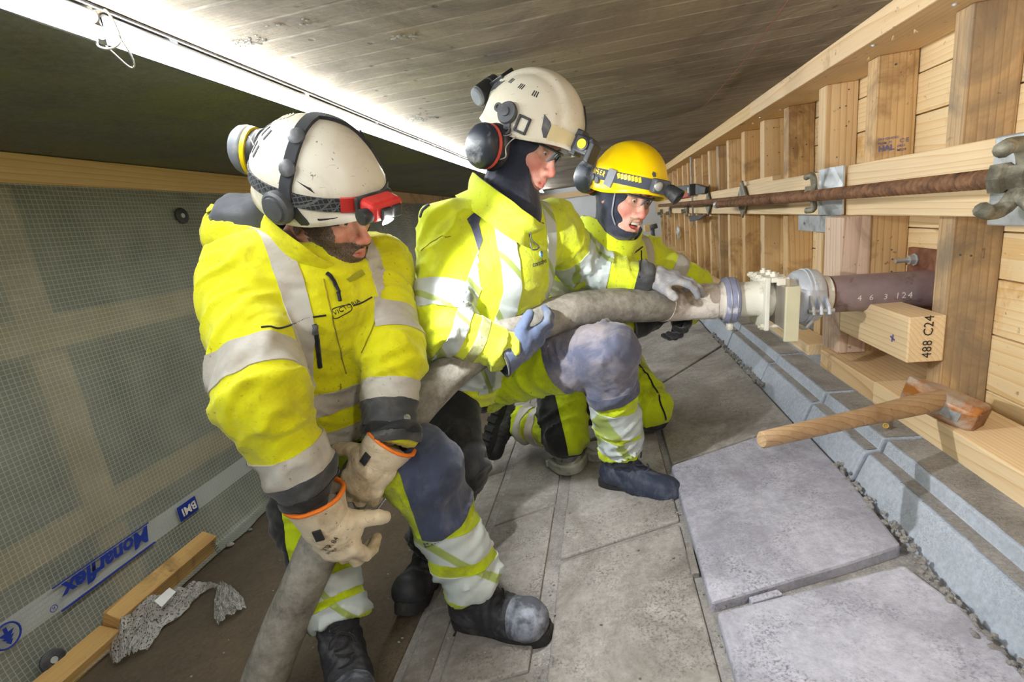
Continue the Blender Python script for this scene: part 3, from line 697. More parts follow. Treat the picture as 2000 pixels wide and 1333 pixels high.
# propping timbers by the pipe
bm = bmesh.new(); box(bm, (.872, 2.018, -.648), (.968, 2.166, -.127))
tag(mesh_obj('short_post', bm, wood('post_pine', srgb(226, 200, 176), srgb(180, 146, 118), 'Z', 30, stain=srgb(140, 110, 88), slo=.52, shi=.7), bevel=.004), 'short upright post under the waler, behind the pipe clamp', 'timber')
bm = bmesh.new(); box(bm, (.872, 1.585, -.553), (.969, 2.015, -.412))
BLK = tag(mesh_obj('timber_block', bm, W_FRESH, bevel=.004), 'stout fresh timber block below the steel pipe, stamped 488 C24 on its end', 'timber')
text_obj('lettering', '488 C24', Vector((.935, 1.5835, -.540)), (0, 0, 1), (-1, 0, 0), .026, INKB, BLK, spacing=1.05)
bm = bmesh.new(); p = onX(1743, 661, .8705)
for ang in (.3, 1.8): obox(bm, p, (Vector((0, math.cos(ang), math.sin(ang))), Vector((0, -math.sin(ang), math.cos(ang))), Vector((1, 0, 0))), (.012, .0025, .001))
mesh_obj('ink_cross', bm, INKP, BLK)
# stamps on the studs
def stud_face(u, v, y): return onY(u, v, y-.0012)
o = [x for x in WALL.children if x.name.startswith('stud')][4]
for s, u, v, h, m, bo in (('DRY GRADED', 1714, 276, .0078, INKP, .01), ('TEAM  PS', 1714, 284, .0078, INKP, .01), ('HAL', 1715, 297, .019, INKP, .035), ('0402', 1752, 288, .0088, INKP, .01), ('M524', 1752, 296, .0088, INKP, .01), ('C E', 1757, 279, .014, INKP, .015)):
    text_obj('stamp', s, stud_face(u, v, 2.026), (1, 0, .03), (0, 0, 1), h, m, WALL, bold=bo)
# rusty plate and bolt on the wall behind the pipe
rp = empty('steel_plate', (1.08, 1.8, -.4)); tag(rp, 'rusty steel plate fixed to the boards behind the pipe', 'plate')
bm = bmesh.new(); box(bm, (1.072, 1.69, -.60), (1.090, 1.985, -.255)); mesh_obj('plate', bm, RUSTO, rp, bevel=.003)
p = onX(1787, 507, 1.07); bm = bmesh.new(); cyl(bm, p+Vector((.01, 0, 0)), p-Vector((.06, 0, 0)), .0075, 10); lathe(bm, p, (-1, 0, 0), [(0, .022), (.004, .022), (.004, .016), (.02, .016)], 8); mesh_obj('bolt', bm, SILVER, rp)
p = onX(1765, 606, 1.07); bm = bmesh.new(); cyl(bm, p+Vector((.01, 0, 0)), p-Vector((.06, 0, 0)), .0075, 10); lathe(bm, p, (-1, 0, 0), [(0, .022), (.004, .022), (.004, .016), (.02, .016)], 8); mesh_obj('bolt', bm, SILVER, rp)
# screw standing on the kerb
p = Vector((.80, 1.40, -.72)); t = empty('wood_screw', p); tag(t, 'bent yellow zinc screw lying on the kerb below the hammer handle', 'screw')
q = onZ(1730, 832, -.708); bm = bmesh.new(); lathe(bm, q, ray(1730, 832)*-1, [(0, .004), (.004, .008), (.006, .008), (.006, .004), (.0045, .003)], 12); cyl(bm, q, q+Vector((-.006, .03, .018)), .003, 8); mesh_obj('shank', bm, BRASS, t)

# ================================================================== the pump line
YP = 1.86
ax0 = onY(1398, 588, YP); ax1 = onY(1788, 566, YP); AX = (ax1-ax0).normalized()
def pa(u, dv=0):                                           # point of the axis under image column u
    k = (u-1398)/(1788-1398); q = onY(u, 588+(566-588)*k+dv, YP); return ax0+AX*((q-ax0).dot(AX))
RP = .064
pp = empty('delivery_pipe', pa(1700)); tag(pp, 'dark brown steel delivery pipe passing between the studs, stencilled with numbers', 'pipe')
bm = bmesh.new(); a = pa(1590); lathe(bm, a, AX, [(0, RP*.86), (0, RP*1.06), (.02, RP*1.06), (.024, RP), ((Vector((1.07, YP, 0))-a).x/AX.x, RP)], 40); mesh_obj('tube', bm, STEEL_DK, pp, smooth=True, autos=.7)
bm = bmesh.new(); a = pa(1597); lathe(bm, a, AX, [(0, RP+.001), (.004, RP+.0025), (.03, RP+.0025), (.034, RP+.001)], 40); mesh_obj('rusty_collar', bm, RUST, pp, smooth=True)
# stencilled numbers follow the pipe's curve
to_cam = (-(pa(1700))); to_cam = (to_cam-AX*to_cam.dot(AX)).normalized(); side = AX.cross(to_cam).normalized()
if side.z < 0: side = -side
def on_pipe(o, phi):                                       # bend flat lettering round the pipe
    for v in o.data.vertices:
        q = v.co-pa(1640); s = q.dot(AX); h = q.dot(side)
        an = phi+h/RP; v.co = pa(1640)+AX*s+(to_cam*math.cos(an)+side*math.sin(an))*(RP+.0006)-o.parent.location
    o.location = (0, 0, 0)
for s, u, h in (('4', 1657, .019), ('6', 1679, .019), ('3', 1706, .019), ('124', 1728, .021)):
    o = text_obj('stencil', s, pa(u), AX, side, h, INKW, None, bold=.0, spacing=1.25)
    o.parent = pp; on_pipe(o, -.42)
# quick clamp on the pipe end
qc = empty('pipe_clamp', pa(1572)); tag(qc, 'white-grey hinged pipe clamp between the gate valve and the dark pipe', 'clamp')
c0 = pa(1555); up = side
bm = bmesh.new(); lathe(bm, c0, AX, [(-.014, RP*1.05), (-.014, RP*1.30), (-.004, RP*1.42), (.012, RP*1.47), (.042, RP*1.47), (.058, RP*1.42), (.068, RP*1.30), (.068, RP*1.05)], 36, up=up, sx=1.0); mesh_obj('upper_half', bm, CLAMPW, qc, smooth=True, autos=.6)
bm = bmesh.new()
for t in (.020, .034):
    lathe(bm, c0+AX*(t-.004), AX, [(0, RP*1.45), (0, RP*1.515), (.005, RP*1.515), (.005, RP*1.45)], 36, up=up, caps=False)
mesh_obj('rib', bm, CLAMPW, qc, smooth=True, autos=.6)
out = (to_cam*.95-side*.25).normalized(); dn_ = AX.cross(out)
if dn_.z > 0: dn_ = -dn_
for t in (.006, .030, .054):
    bm = bmesh.new(); base = c0+AX*t
    prism(bm, [base+out*RP*1.2+side*.05, base+out*RP*1.9-side*.008, base+out*RP*1.95-side*.035, base+out*RP*1.5-side*.045], AX*.010); mesh_obj('hinge_lug', bm, CLAMPW, qc, bevel=.003)
bm = bmesh.new(); cyl(bm, c0+out*RP*1.78-side*.024-AX*.004, c0+out*RP*1.78-side*.024+AX*.075, .008, 10); mesh_obj('hinge_pin', bm, SILVER, qc)
bm = bmesh.new(); g = lambda u, v: onY(u, v, YP-.05)
tube(bm, [g(1552, 626), g(1553, 632), g(1567, 641), g(1574, 641), g(1586, 628), g(1590, 612)], .0075, 6); mesh_obj('lever', bm, SILVER, qc)
text_obj('cast_mark', '150', onY(1569, 543, YP)+to_cam*(RP*1.25)+side*.0, side*-1, AX, .016, SILVER, qc, depth=.02)
# gate valve
gv = empty('gate_valve', pa(1510)); tag(gv, 'cream-white gate valve with a slide plate standing out towards the camera', 'valve')
EY = Vector((0, -1, 0)); EZ = AX.cross(EY); EZ = EZ if EZ.z > 0 else -EZ
bm = bmesh.new(); a = pa(1436); lathe(bm, a, AX, [(0, RP*.9), (0, RP*.98), (.07, RP*.98), (.09, RP*1.05), (.30, RP*1.05), (.30, RP*.9)], 36); mesh_obj('stub_pipe', bm, WHITEP, gv, smooth=True, autos=.6)
def plate(name, u, hy0, hy1, hz0, hz1, th, mat, bev=.003):
    c = pa(u); bm = bmesh.new(); obox(bm, c+EY*(hy0+hy1)/2+EZ*(hz0+hz1)/2, (AX, EY, EZ), (th, (hy1-hy0)/2, (hz1-hz0)/2)); return mesh_obj(name, bm, mat, gv, bevel=bev)
plate('flange_plate', 1484, -.10, .088, -.100, .085, .0075, WHITEP)
plate('flange_plate', 1519, -.10, .086, -.080, .082, .0075, WHITEP)
plate('spacer', 1502, -.098, -.075, -.10, .082, .016, WHITEP)
plate('top_bridge', 1501, -.10, .086, .066, .084, .020, WHITEP, .004)
plate('slide_plate', 1506, -.02, .168, -.082, .060, .0055, WORN, .002)
plate('end_flange', 1512, .166, .178, -.118, .066, .022, WHITEP_SHADE, .003)
plate('end_block', 1506, .087, .100, .058, .082, .013, WHITEP, .002)
for (hy, hz) in ((-.075, .078), (-.03, .08), (.02, .08), (.066, .076), (.070, -.088)):
    c = pa(1484)+EY*hy+EZ*hz; bm = bmesh.new(); cyl(bm, c-AX*.024, c+AX*.07, .0055, 8); lathe(bm, c-AX*.018, AX, [(0, .011), (.012, .011)], 6); mesh_obj('bolt', bm, WHITEP, gv)
for hy in (-.06, 0, .05):
    c = pa(1500)+EY*hy+EZ*.090; bm = bmesh.new(); lathe(bm, c, EZ, [(-.008, .012), (.004, .012), (.004, .006), (.010, .006)], 6); mesh_obj('cap_screw', bm, WHITEP, gv)
# seal ring and short steel spigot belong to the hose end
rg = empty('seal_ring', pa(1424)); tag(rg, 'blue-grey rubber sealing ring round the joint of hose and valve', 'ring')
bm = bmesh.new(); lathe(bm, pa(1411), AX, [(0, RP*1.05), (.0, RP*1.22), (.008, RP*1.30), (.040, RP*1.30), (.047, RP*1.22), (.047, RP*1.05)], 36); mesh_obj('band', bm, BLUEGREY, rg, smooth=True, autos=.6)
for t in (.012, .033):
    bm = bmesh.new(); lathe(bm, pa(1411)+AX*t, AX, [(0, RP*1.30), (.0, RP*1.325), (.003, RP*1.325), (.003, RP*1.30)], 36); mesh_obj('wire_loop', bm, SILVER, rg, smooth=True)
bm = bmesh.new(); p = pa(1426)-EZ*RP*1.25; cyl(bm, p, p-EZ*.03, .012, 8); mesh_obj('tail', bm, WHITEP, rg)

hs = empty('concrete_hose', at(1000, 640, 1.47)); tag(hs, 'thick dusty grey rubber hose carried by the three workers', 'hose')
HP = [pa(1398), pa(1330), at(1265, 595, 1.725), at(1190, 599, 1.665), at(1110, 611, 1.59), at(1040, 631, 1.52), at(965, 664, 1.445), at(900, 708, 1.375), at(850, 755, 1.33), at(798, 815, 1.29), at(745, 876, 1.25), at(692, 950, 1.215), at(643, 1030, 1.19), at(604, 1115, 1.19), at(566, 1203, 1.205), at(535, 1280, 1.215), at(512, 1345, 1.225), at(485, 1430, 1.235)]
hp = spline(HP, 150); RH = .0625
hose_k = lambda t: 1-.17*min(1, max(0, (t-.25)/.25))+.10*max(0, (t-.8)/.2)
bm = bmesh.new(); tube(bm, hp, lambda t: RH*hose_k(t)*(1+.012*math.sin(t*70)+.010*math.sin(t*23+1)), 36); HOSE = mesh_obj('rubber_tube', bm, HOSEM, hs, smooth=True, autos=.9)
for i0, i1, k in ((0, 14, 1.055),):
    bm = bmesh.new(); seg = hp[i0:i1+1]
    tube(bm, seg, lambda t: RH*k*(1+.012*math.sin(t*40)), 36); jitter(bm, .0022, 60); mesh_obj('end_ferrule', bm, FERR, hs, smooth=True, autos=.9)
bm = bmesh.new(); lathe(bm, pa(1396), AX, [(0, RP*.9), (0, RP*.98), (.02, RP*.98), (.03, RP*1.12), (.05, RP*1.12), (.05, RP*.9)], 32); mesh_obj('steel_spigot', bm, FERR, hs, smooth=True, autos=.6)
def crust(i0, i1, ph0, ph1, mat, name):                    # scuffed patches standing a little proud of the rubber
    bm = bmesh.new(); n = i1-i0; m = 10; rows = []
    for i in range(n+1):
        p = hp[i0+i]; d = (hp[min(i0+i+1, len(hp)-1)]-hp[max(i0+i-1, 0)]).normalized(); s, u = frame_of(d, (0, 0, 1)); e = math.sin(math.pi*i/n)**.4
        rows.append([bm.verts.new(p+(s*math.cos(a)+u*math.sin(a))*(RH*hose_k((i0+i)/149)*1.012+.0015)) for a in [((ph0+ph1)/2+(ph1-ph0)/2*e*(2*j/m-1)*(1+.35*mnoise.noise(Vector((i*.5, j*.0+(1 if j > m/2 else 5), ph0))))) for j in range(m+1)]])
    for i in range(n):
        for j in range(m): bm.faces.new((rows[i][j], rows[i+1][j], rows[i+1][j+1], rows[i][j+1]))
    return mesh_obj(name, bm, mat, hs, smooth=True)
crust(128, 149, -.6, .15, plain('tar_patch', srgb(62, 56, 46), .7, 0, .2, 20, .3, 60), 'tar_patch')

# ------------------------------------------------------------------ sledge hammer on the bottom plate
hm = empty('sledge_hammer', at(1800, 790, 1.27)); tag(hm, 'sledge hammer with a wooden handle lying on the bottom plate of the wall', 'hammer')
h0 = at(1487, 860, 1.12); h1 = at(1815, 786, 1.27); hd = (h1-h0).normalized()
bm = bmesh.new(); s_, u_ = frame_of(hd); L = (h1-h0).length; prof = [(0, .017), (.004, .0205), (.10, .0215), (L*.55, .0225), (L*.8, .0265), (L*.95, .0285), (L+.05, .026)]
lathe(bm, h0, hd, prof, 20, sx=.84); mesh_obj('handle', bm, W_DARK, hm, smooth=True, autos=.8)
hc = at(1838, 787, 1.295); hx = (at(1898, 809, 1.235)-at(1780, 757, 1.345)).normalized(); hz = (Vector((0, 0, 1))-hx*hx.z).normalized(); hy = hz.cross(hx)
bm = bmesh.new(); hl = .088; w_ = .039
secs = [(-hl, .95, .22), (-hl*.55, .97, .72), (-hl*.25, 1., 1.), (hl*.3, 1., 1.), (hl*.86, 1.02, 1.0), (hl, .9, .88)]
rings = []
for t, kz, ky in secs:
    ring = []
    for (a, b_) in ((-1, -.55), (-.55, -1), (.55, -1), (1, -.55), (1, .55), (.55, 1), (-.55, 1), (-1, .55)):
        ring.append(bm.verts.new(hc+hx*t+hy*a*w_*ky+hz*(b_*w_*kz+(0 if kz > .9 else w_*(1-kz)*.55))))
    rings.append(ring)
for k in range(len(rings)-1):
    for i in range(8): bm.faces.new((rings[k][i], rings[k][(i+1) % 8], rings[k+1][(i+1) % 8], rings[k+1][i]))
bm.faces.new(rings[0][::-1]); bm.faces.new(rings[-1])
mesh_obj('head', bm, plain('hammer_steel', srgb(176, 158, 140), .5, .35, .15, 20, .3, 90, dirt=srgb(168, 106, 44), dlo=.46, dhi=.62, dscale=16), hm, bevel=.004)
bm = bmesh.new(); fc = hc+hx*(hl+.0005); obox(bm, fc, (hx, hy, hz), (.002, w_*.7, w_*.7)); mesh_obj('striking_face', bm, RUST, hm, bevel=.001)
bm = bmesh.new(); obox(bm, hc+hx*.045-hy*0-(hd*(w_+.0005)), (hx, hd, hz), (.02, .0015, .012)); mesh_obj('maker_panel', bm, SILVER, hm)

# ------------------------------------------------------------------ spare coupling lying open on the paving
cp = empty('pipe_coupling', onF(1125, 915)); tag(cp, 'open grey cast pipe coupling lying on the paving in front of the kneeling worker', 'coupling')
def half_ring(pts, w=.017, h=.032):
    bm = bmesh.new(); P = spline([onF(u, v) for u, v in pts], 22); rows = []
    for i, p in enumerate(P):
        d = (P[min(i+1, 21)]-P[max(i-1, 0)]).normalized(); s = d.cross(Vector((0, 0, 1))).normalized()
        rows.append([bm.verts.new(p+s*a*w+Vector((0, 0, b_*h+.004))) for a, b_ in ((-1, 0), (-1, 1), (-.6, 1.25), (-.3, .95), (.3, .95), (.6, 1.25), (1, 1), (1, 0))])
    for i in range(21):
        for k in range(8): bm.faces.new((rows[i][k], rows[i][(k+1) % 8], rows[i+1][(k+1) % 8], rows[i+1][k]))
    bm.faces.new(rows[0]); bm.faces.new(rows[-1][::-1]); return bm
COUP = plain('grey_cast_coupling', srgb(168, 168, 156), .55, .3, .15, 30, .3, 90, dirt=srgb(110, 108, 98), dlo=.5, dhi=.66)
mesh_obj('half_ring', half_ring([(1078, 912), (1098, 926), (1124, 924), (1140, 905), (1140, 888)]), COUP, cp, smooth=True, autos=.7)
mesh_obj('half_ring', half_ring([(1142, 890), (1158, 900), (1178, 898), (1192, 884), (1196, 868)]), COUP, cp, smooth=True, autos=.7)
bm = bmesh.new(); p = onF(1141, 893)+Vector((0, 0, .02)); cyl(bm, p-Vector((0, 0, .018)), p+Vector((0, 0, .025)), .014, 10); mesh_obj('hinge', bm, COUP, cp)
bm = bmesh.new(); p = onF(1074, 912); obox(bm, p+Vector((0, 0, .02)), (Vector((1, 0, 0)), Vector((0, 1, 0)), Vector((0, 0, 1))), (.014, .012, .016)); mesh_obj('latch_lug', bm, COUP, cp, bevel=.003)

# ------------------------------------------------------------------ crumpled plastic wrapping on the ground
def wrap_mat():
    m, nt, bs, out = _nt('printed_plastic_film'); b = NB(nt); vec = b.coords((1, 1, 1))
    tc = b.n('ShaderNodeTexCoord'); mp = b.n('ShaderNodeMapping'); b.l(tc.outputs['UV'], mp.inputs[0]); mp.inputs['Scale'].default_value = (13, 5, 1)
    br = b.n('ShaderNodeTexBrick'); br.inputs['Color1'].default_value = BW(0); br.inputs['Color2'].default_value = BW(.1); br.inputs['Mortar'].default_value = BW(1)
    br.inputs['Mortar Size'].default_value = .1; br.inputs['Scale'].default_value = 1; br.inputs['Bias'].default_value = 0; b.l(mp.outputs[0], br.inputs['Vector'])
    nz_ = b.noise(mp.outputs[0], 7, 4, .7)
    ink = b.math('MULTIPLY', br.outputs['Fac'], b.ramp(nz_, [(.52, BW(0)), (.58, BW(1))]))
    col = b.mix(ink, srgb(206, 202, 194), srgb(34, 32, 32)); b.l(col, bs.inputs['Base Color'])
    bs.inputs['Roughness'].default_value = .25
    tr = b.n('ShaderNodeBsdfTransparent'); mx = b.n('ShaderNodeMixShader'); b.l(b.math('MAXIMUM', b.math('MULTIPLY', ink, .95), .55), mx.inputs[0]); b.l(tr.outputs[0], mx.inputs[1]); b.l(bs.outputs[0], mx.inputs[2]); b.l(mx.outputs[0], out.inputs['Surface'])
    b.bump(b.noise(vec, 26, 5, .6, 1), .6, .012, bs)
    return m
FILM = wrap_mat()
def film(name, line, widths, hts, seed, label):
    """a crumpled strip of film along a line on the ground"""
    P = spline(line, 46); bm = bmesh.new(); uvl = bm.loops.layers.uv.new('UVMap'); rows = []; uv = {}
    for i, p in enumerate(P):
        t = i/45; k = min(int(t*(len(widths)-1)), len(widths)-2); f = t*(len(widths)-1)-k
        wd = widths[k]*(1-f)+widths[k+1]*f; ht = hts[k]*(1-f)+hts[k+1]*f
        d = (P[min(i+1, 45)]-P[max(i-1, 0)]).normalized(); s = d.cross(Vector((0, 0, 1))).normalized(); row = []
        for j in range(31):
            a = j/30*2-1; x = p+s*a*wd
            h = ht*(1-a*a)*(.55+.9*abs(mnoise.noise(Vector((a*2.3+seed, t*9, seed)))))+.018*abs(mnoise.noise(Vector((a*4+t*3, t*9-a*2, seed+3))))+.006*abs(mnoise.noise(Vector((a*9, t*17+a*5, seed+3))))
            q = x+d*.02*mnoise.noise(Vector((a*4, t*12, seed+8))); q.z = floorz(q.x)+.004+h
            v = bm.verts.new(q); row.append(v); uv[v] = (t, j/30)
        rows.append(row)
    for i in range(45):
        for j in range(30): bm.faces.new((rows[i][j], rows[i+1][j], rows[i+1][j+1], rows[i][j+1]))
    for f in bm.faces:
        for l in f.loops: l[uvl].uv = uv[l.vert]
    return tag(mesh_obj(name, bm, FILM, smooth=True, autos=.5), label, 'wrapping')
WR = film('plastic_wrapping', [onF(255, 1290), onF(285, 1225), onF(335, 1195), onF(375, 1168), onF(405, 1152), onF(425, 1150)], [.05, .115, .10, .05, .018, .008], [.02, .10, .075, .05, .02, .01], 2.0, 'crumpled printed plastic wrapping on the ground against the timber offcut')
bm = bmesh.new(); prism(bm, [onF(318, 1222)+Vector((0, 0, .105)), onF(345, 1190)+Vector((0, 0, .095)), onF(356, 1194)+Vector((0, 0, .085)), onF(330, 1228)+Vector((0, 0, .09))], (0, 0, .002)); mesh_obj('paper_label', bm, WHITE, WR)
film('plastic_wrapping', [onF(432, 1146), onF(440, 1165), onF(448, 1190), onF(455, 1208)], [.012, .035, .05, .045], [.01, .03, .04, .015], 7.0, 'small end of printed plastic wrapping fanned out on the ground, right of the big one')
for (u, v, r) in ((490, 1036, .007), (475, 1032, .004), (450, 1066, .014), (545, 1170, .005), (1170, 1022, .004)):
    bm = bmesh.new(); bmesh.ops.create_icosphere(bm, subdivisions=2, radius=r); p = onF(u, v)
    for q in bm.verts: q.co = p+Vector((q.co.x*1.5, q.co.y, q.co.z*.6+r*.4))+mnoise.noise_vector(q.co*90)*r*.3
    tag(mesh_obj('pebble', bm, C_MORTAR, smooth=True), {490: 'pale pebble on the ground below the low washer disc', 475: 'smallest pale pebble on the ground near the low washer disc', 450: 'flat grey stone at the edge of the sheeting', 545: 'small stone on bare ground right of the plastic wrapping', 1170: 'grey crumb of stone on the paving before the middle worker'}[u], 'stone')

# red marking string pinned along the ceiling
bm = bmesh.new(); tube(bm, spline([onZ(1540, 0, .4685), onZ(1500, 55, .4680), onZ(1462, 108, .4680), onZ(1420, 158, .4685), onZ(1366, 218, .4685)], 24), .0008, 5)
tag(mesh_obj('marking_string', bm, plain('red_string', srgb(150, 70, 50), .8)), 'thin reddish string stretched across the ceiling towards the wall', 'string')
CEIL = bpy.data.objects['ceiling']
for (u, v, r, n_) in ((812, 234, .045, 70), (806, 228, .03, 40), (478, 80, .018, 30), (492, 84, .014, 20), (785, 72, .020, 26), (595, 44, .022, 12)):
    bm = bmesh.new(); p = onZ(u, v, .4700)
    for _ in range(n_):
        s = bmesh.ops.create_icosphere(bm, subdivisions=1, radius=random.uniform(.0015, .0045)); q = p+Vector((random.gauss(0, r*1.3), random.gauss(0, r*.5), 0))
        for x in s['verts']: x.co = q+Vector((x.co.x*1.6, x.co.y*1.1, x.co.z*.7))
    o = mesh_obj('spalled_concrete', bm, C_GRIT, CEIL); o['kind'] = 'stuff'

# ================================================================== people: smooth signed-distance bodies
def vnoise(p, seed=0):
    """value noise, -1..1, p (n,3)"""
    p = np.asarray(p, np.float64); i = np.floor(p).astype(np.int64); f = p-i; f = f*f*(3-2*f)
    def h(ix, iy, iz):
        n = (ix*374761393+iy*668265263+iz*2147483647+seed*974634777) & 0xffffffff
        n = ((n ^ (n >> 13))*1274126177) & 0xffffffff
        return ((n ^ (n >> 16)) & 0xffff)/32767.5-1
    r = 0
    for dx in (0, 1):
        for dy in (0, 1):
            for dz in (0, 1):
                wgt = (f[:, 0] if dx else 1-f[:, 0])*(f[:, 1] if dy else 1-f[:, 1])*(f[:, 2] if dz else 1-f[:, 2])
                r = r+wgt*h(i[:, 0]+dx, i[:, 1]+dy, i[:, 2]+dz)
    return r
def A3(v): return np.array([v[0], v[1], v[2]], float)
class SDF:
    """list of smooth-blended primitives, evaluated on a grid or on points"""
    def __init__(s): s.p = []
    def cone(s, a, b, r1, r2, k=.03, lab='', flat=None, op=1):
        a = A3(a); b = A3(b); ba = b-a; L2 = max(ba@ba, 1e-9)
        if flat is not None: n = A3(flat[0]); n = n/np.linalg.norm(n); fk = flat[1]
        def f(X, Y, Z):
            px, py, pz = X-a[0], Y-a[1], Z-a[2]
            t = np.clip((px*ba[0]+py*ba[1]+pz*ba[2])/L2, 0, 1)
            qx, qy, qz = px-ba[0]*t, py-ba[1]*t, pz-ba[2]*t
            if flat is not None:
                c = (qx*n[0]+qy*n[1]+qz*n[2])*(1/fk-1); qx, qy, qz = qx+n[0]*c, qy+n[1]*c, qz+n[2]*c
            return np.sqrt(qx*qx+qy*qy+qz*qz)-(r1+(r2-r1)*t)
        R = max(r1, r2)*(max(1, flat[1]) if flat is not None else 1)+k*1.2+.02
        s.p.append((f, np.minimum(a, b)-R, np.maximum(a, b)+R, k, lab, op)); return s
    def ball(s, c, r, k=.02, lab='', op=1): return s.cone(c, c, r, r, k, lab, None, op)
    def ell(s, c, axes, radii, k=.02, lab='', op=1):
        c = A3(c); Rm = np.stack([A3(a)/np.linalg.norm(A3(a)) for a in axes]); rr = np.array(radii, float)
        def f(X, Y, Z):
            px, py, pz = X-c[0], Y-c[1], Z-c[2]
            l = [(px*Rm[i, 0]+py*Rm[i, 1]+pz*Rm[i, 2]) for i in range(3)]
            k0 = np.sqrt(sum((l[i]/rr[i])**2 for i in range(3))); k1 = np.sqrt(sum((l[i]/rr[i]**2)**2 for i in range(3)))+1e-9
            return k0*(k0-1)/k1
        R = rr.max()+k*1.2+.02
        s.p.append((f, c-R, c+R, k, lab, op)); return s
    def half(s, pt, n, k=.0):
        """cut away everything on the side n points to"""
        pt = A3(pt); n = A3(n); n = n/np.linalg.norm(n)
        s.p.append((lambda X, Y, Z: -((X-pt[0])*n[0]+(Y-pt[1])*n[1]+(Z-pt[2])*n[2]), None, None, k, '', -1)); return s
    def drum(s, pt, n, R, L=.3, back=0):
        """cut away a flat-ended drum starting at pt and running along n"""
        pt = A3(pt); n = A3(n); n = n/np.linalg.norm(n)
        def f(X, Y, Z):
            px, py, pz = X-pt[0], Y-pt[1], Z-pt[2]; t = px*n[0]+py*n[1]+pz*n[2]; r = np.sqrt(np.maximum(px*px+py*py+pz*pz-t*t, 0))
            return np.maximum(np.maximum(-t, t-L), r-R)
        q = np.array([R+L]*3); s.p.append((f, pt-q, pt+q, 0, '', -1)); return s
    @staticmethod
    def _comb(F, d, k, op):
        if op == 1:
            if k <= 0: return np.minimum(F, d)
            h = np.clip(.5+.5*(F-d)/k, 0, 1); return F+(d-F)*h-k*h*(1-h)
        d = -d                                                # subtract
        if k <= 0: return np.maximum(F, d)
        h = np.clip(.5-.5*(F-d)/k, 0, 1); return F+(d-F)*h+k*h*(1-h)
    def grid(s, xs, ys, zs):
        F = np.full((len(xs), len(ys), len(zs)), .5, np.float32)
        for f, lo, hi, k, lab, op in s.p:
            if lo is None: sl = (slice(None),)*3
            else:
                sl = tuple(slice(max(0, np.searchsorted(ax, lo[i])-1), np.searchsorted(ax, hi[i])+1) for i, ax in enumerate((xs, ys, zs)))
                if any(q.stop-q.start < 1 for q in sl): continue
            d = f(xs[sl[0]][:, None, None], ys[sl[1]][None, :, None], zs[sl[2]][None, None, :])
            F[sl] = s._comb(F[sl], d, k, op)
        return F
    def val(s, P):
        F = np.full(len(P), .5)
        for f, lo, hi, k, lab, op in s.p: F = s._comb(F, f(P[:, 0], P[:, 1], P[:, 2]), k, op)
        return F
    def label(s, P):
        labs = [q for q in s.p if q[5] == 1 and q[4]]
        D = np.stack([q[0](P[:, 0], P[:, 1], P[:, 2]) for q in labs]); i = D.argmin(0)
        return np.array([q[4] for q in labs])[i]
    def bounds(s):
        lo = np.min([q[1] for q in s.p if q[1] is not None and q[5] == 1], 0); hi = np.max([q[2] for q in s.p if q[1] is not None and q[5] == 1], 0)
        return lo, hi
    def mesh(s, h, axes=None, smooth=2):
        if axes is None:
            lo, hi = s.bounds(); axes = [np.arange(lo[i], hi[i]+h, h) for i in range(3)]
        F = s.grid(*axes); V, Q = surface_nets(F, axes)
        for _ in range(smooth): V = relax(V, Q, .5)
        return V, Q
def surface_nets(F, axes):
    S = F < 0; nx, ny, nz = F.shape
    c = np.zeros((nx-1, ny-1, nz-1), np.int8)
    for dx in (0, 1):
        for dy in (0, 1):
            for dz in (0, 1): c += S[dx:nx-1+dx, dy:ny-1+dy, dz:nz-1+dz]
    act = (c > 0) & (c < 8); I = np.argwhere(act); idx = np.full(act.shape, -1, np.int64); idx[act] = np.arange(len(I))
    cor = np.array([(dx, dy, dz) for dx in (0, 1) for dy in (0, 1) for dz in (0, 1)])
    val = np.stack([F[I[:, 0]+q[0], I[:, 1]+q[1], I[:, 2]+q[2]] for q in cor], 1).astype(float)
    acc = np.zeros((len(I), 3)); cnt = np.zeros(len(I))
    for a in range(8):
        for b in range(a+1, 8):
            if abs(cor[a]-cor[b]).sum() != 1: continue
            m = (val[:, a] < 0) != (val[:, b] < 0); t = val[m, a]/(val[m, a]-val[m, b])
            acc[m] += cor[a]+(cor[b]-cor[a])*t[:, None]; cnt[m] += 1
    u = acc/cnt[:, None]; V = np.empty_like(u)
    for i in range(3):
        ax = np.asarray(axes[i]); st = np.diff(ax); V[:, i] = ax[I[:, i]]+u[:, i]*st[I[:, i]]
    quads = []
    for d in range(3):
        e1, e2 = [(1, 2), (2, 0), (0, 1)][d]
        sl0 = [slice(None)]*3; sl1 = [slice(None)]*3; sl0[d] = slice(0, -1); sl1[d] = slice(1, None)
        ch = S[tuple(sl0)] != S[tuple(sl1)]; E_ = np.argwhere(ch)
        E_ = E_[(E_[:, e1] > 0) & (E_[:, e2] > 0) & (E_[:, e1] < F.shape[e1]-1) & (E_[:, e2] < F.shape[e2]-1)]
        ins = S[E_[:, 0], E_[:, 1], E_[:, 2]]
        o1 = np.zeros(3, int); o1[e1] = 1; o2 = np.zeros(3, int); o2[e2] = 1
        g = lambda o: idx[tuple((E_-o).T)]
        q = np.stack([g(o1+o2), g(o2), g(0*o1), g(o1)], 1); q[~ins] = q[~ins][:, ::-1]; quads.append(q)
    Q = np.concatenate(quads); Q = Q[(Q >= 0).all(1)]
    return V, Q
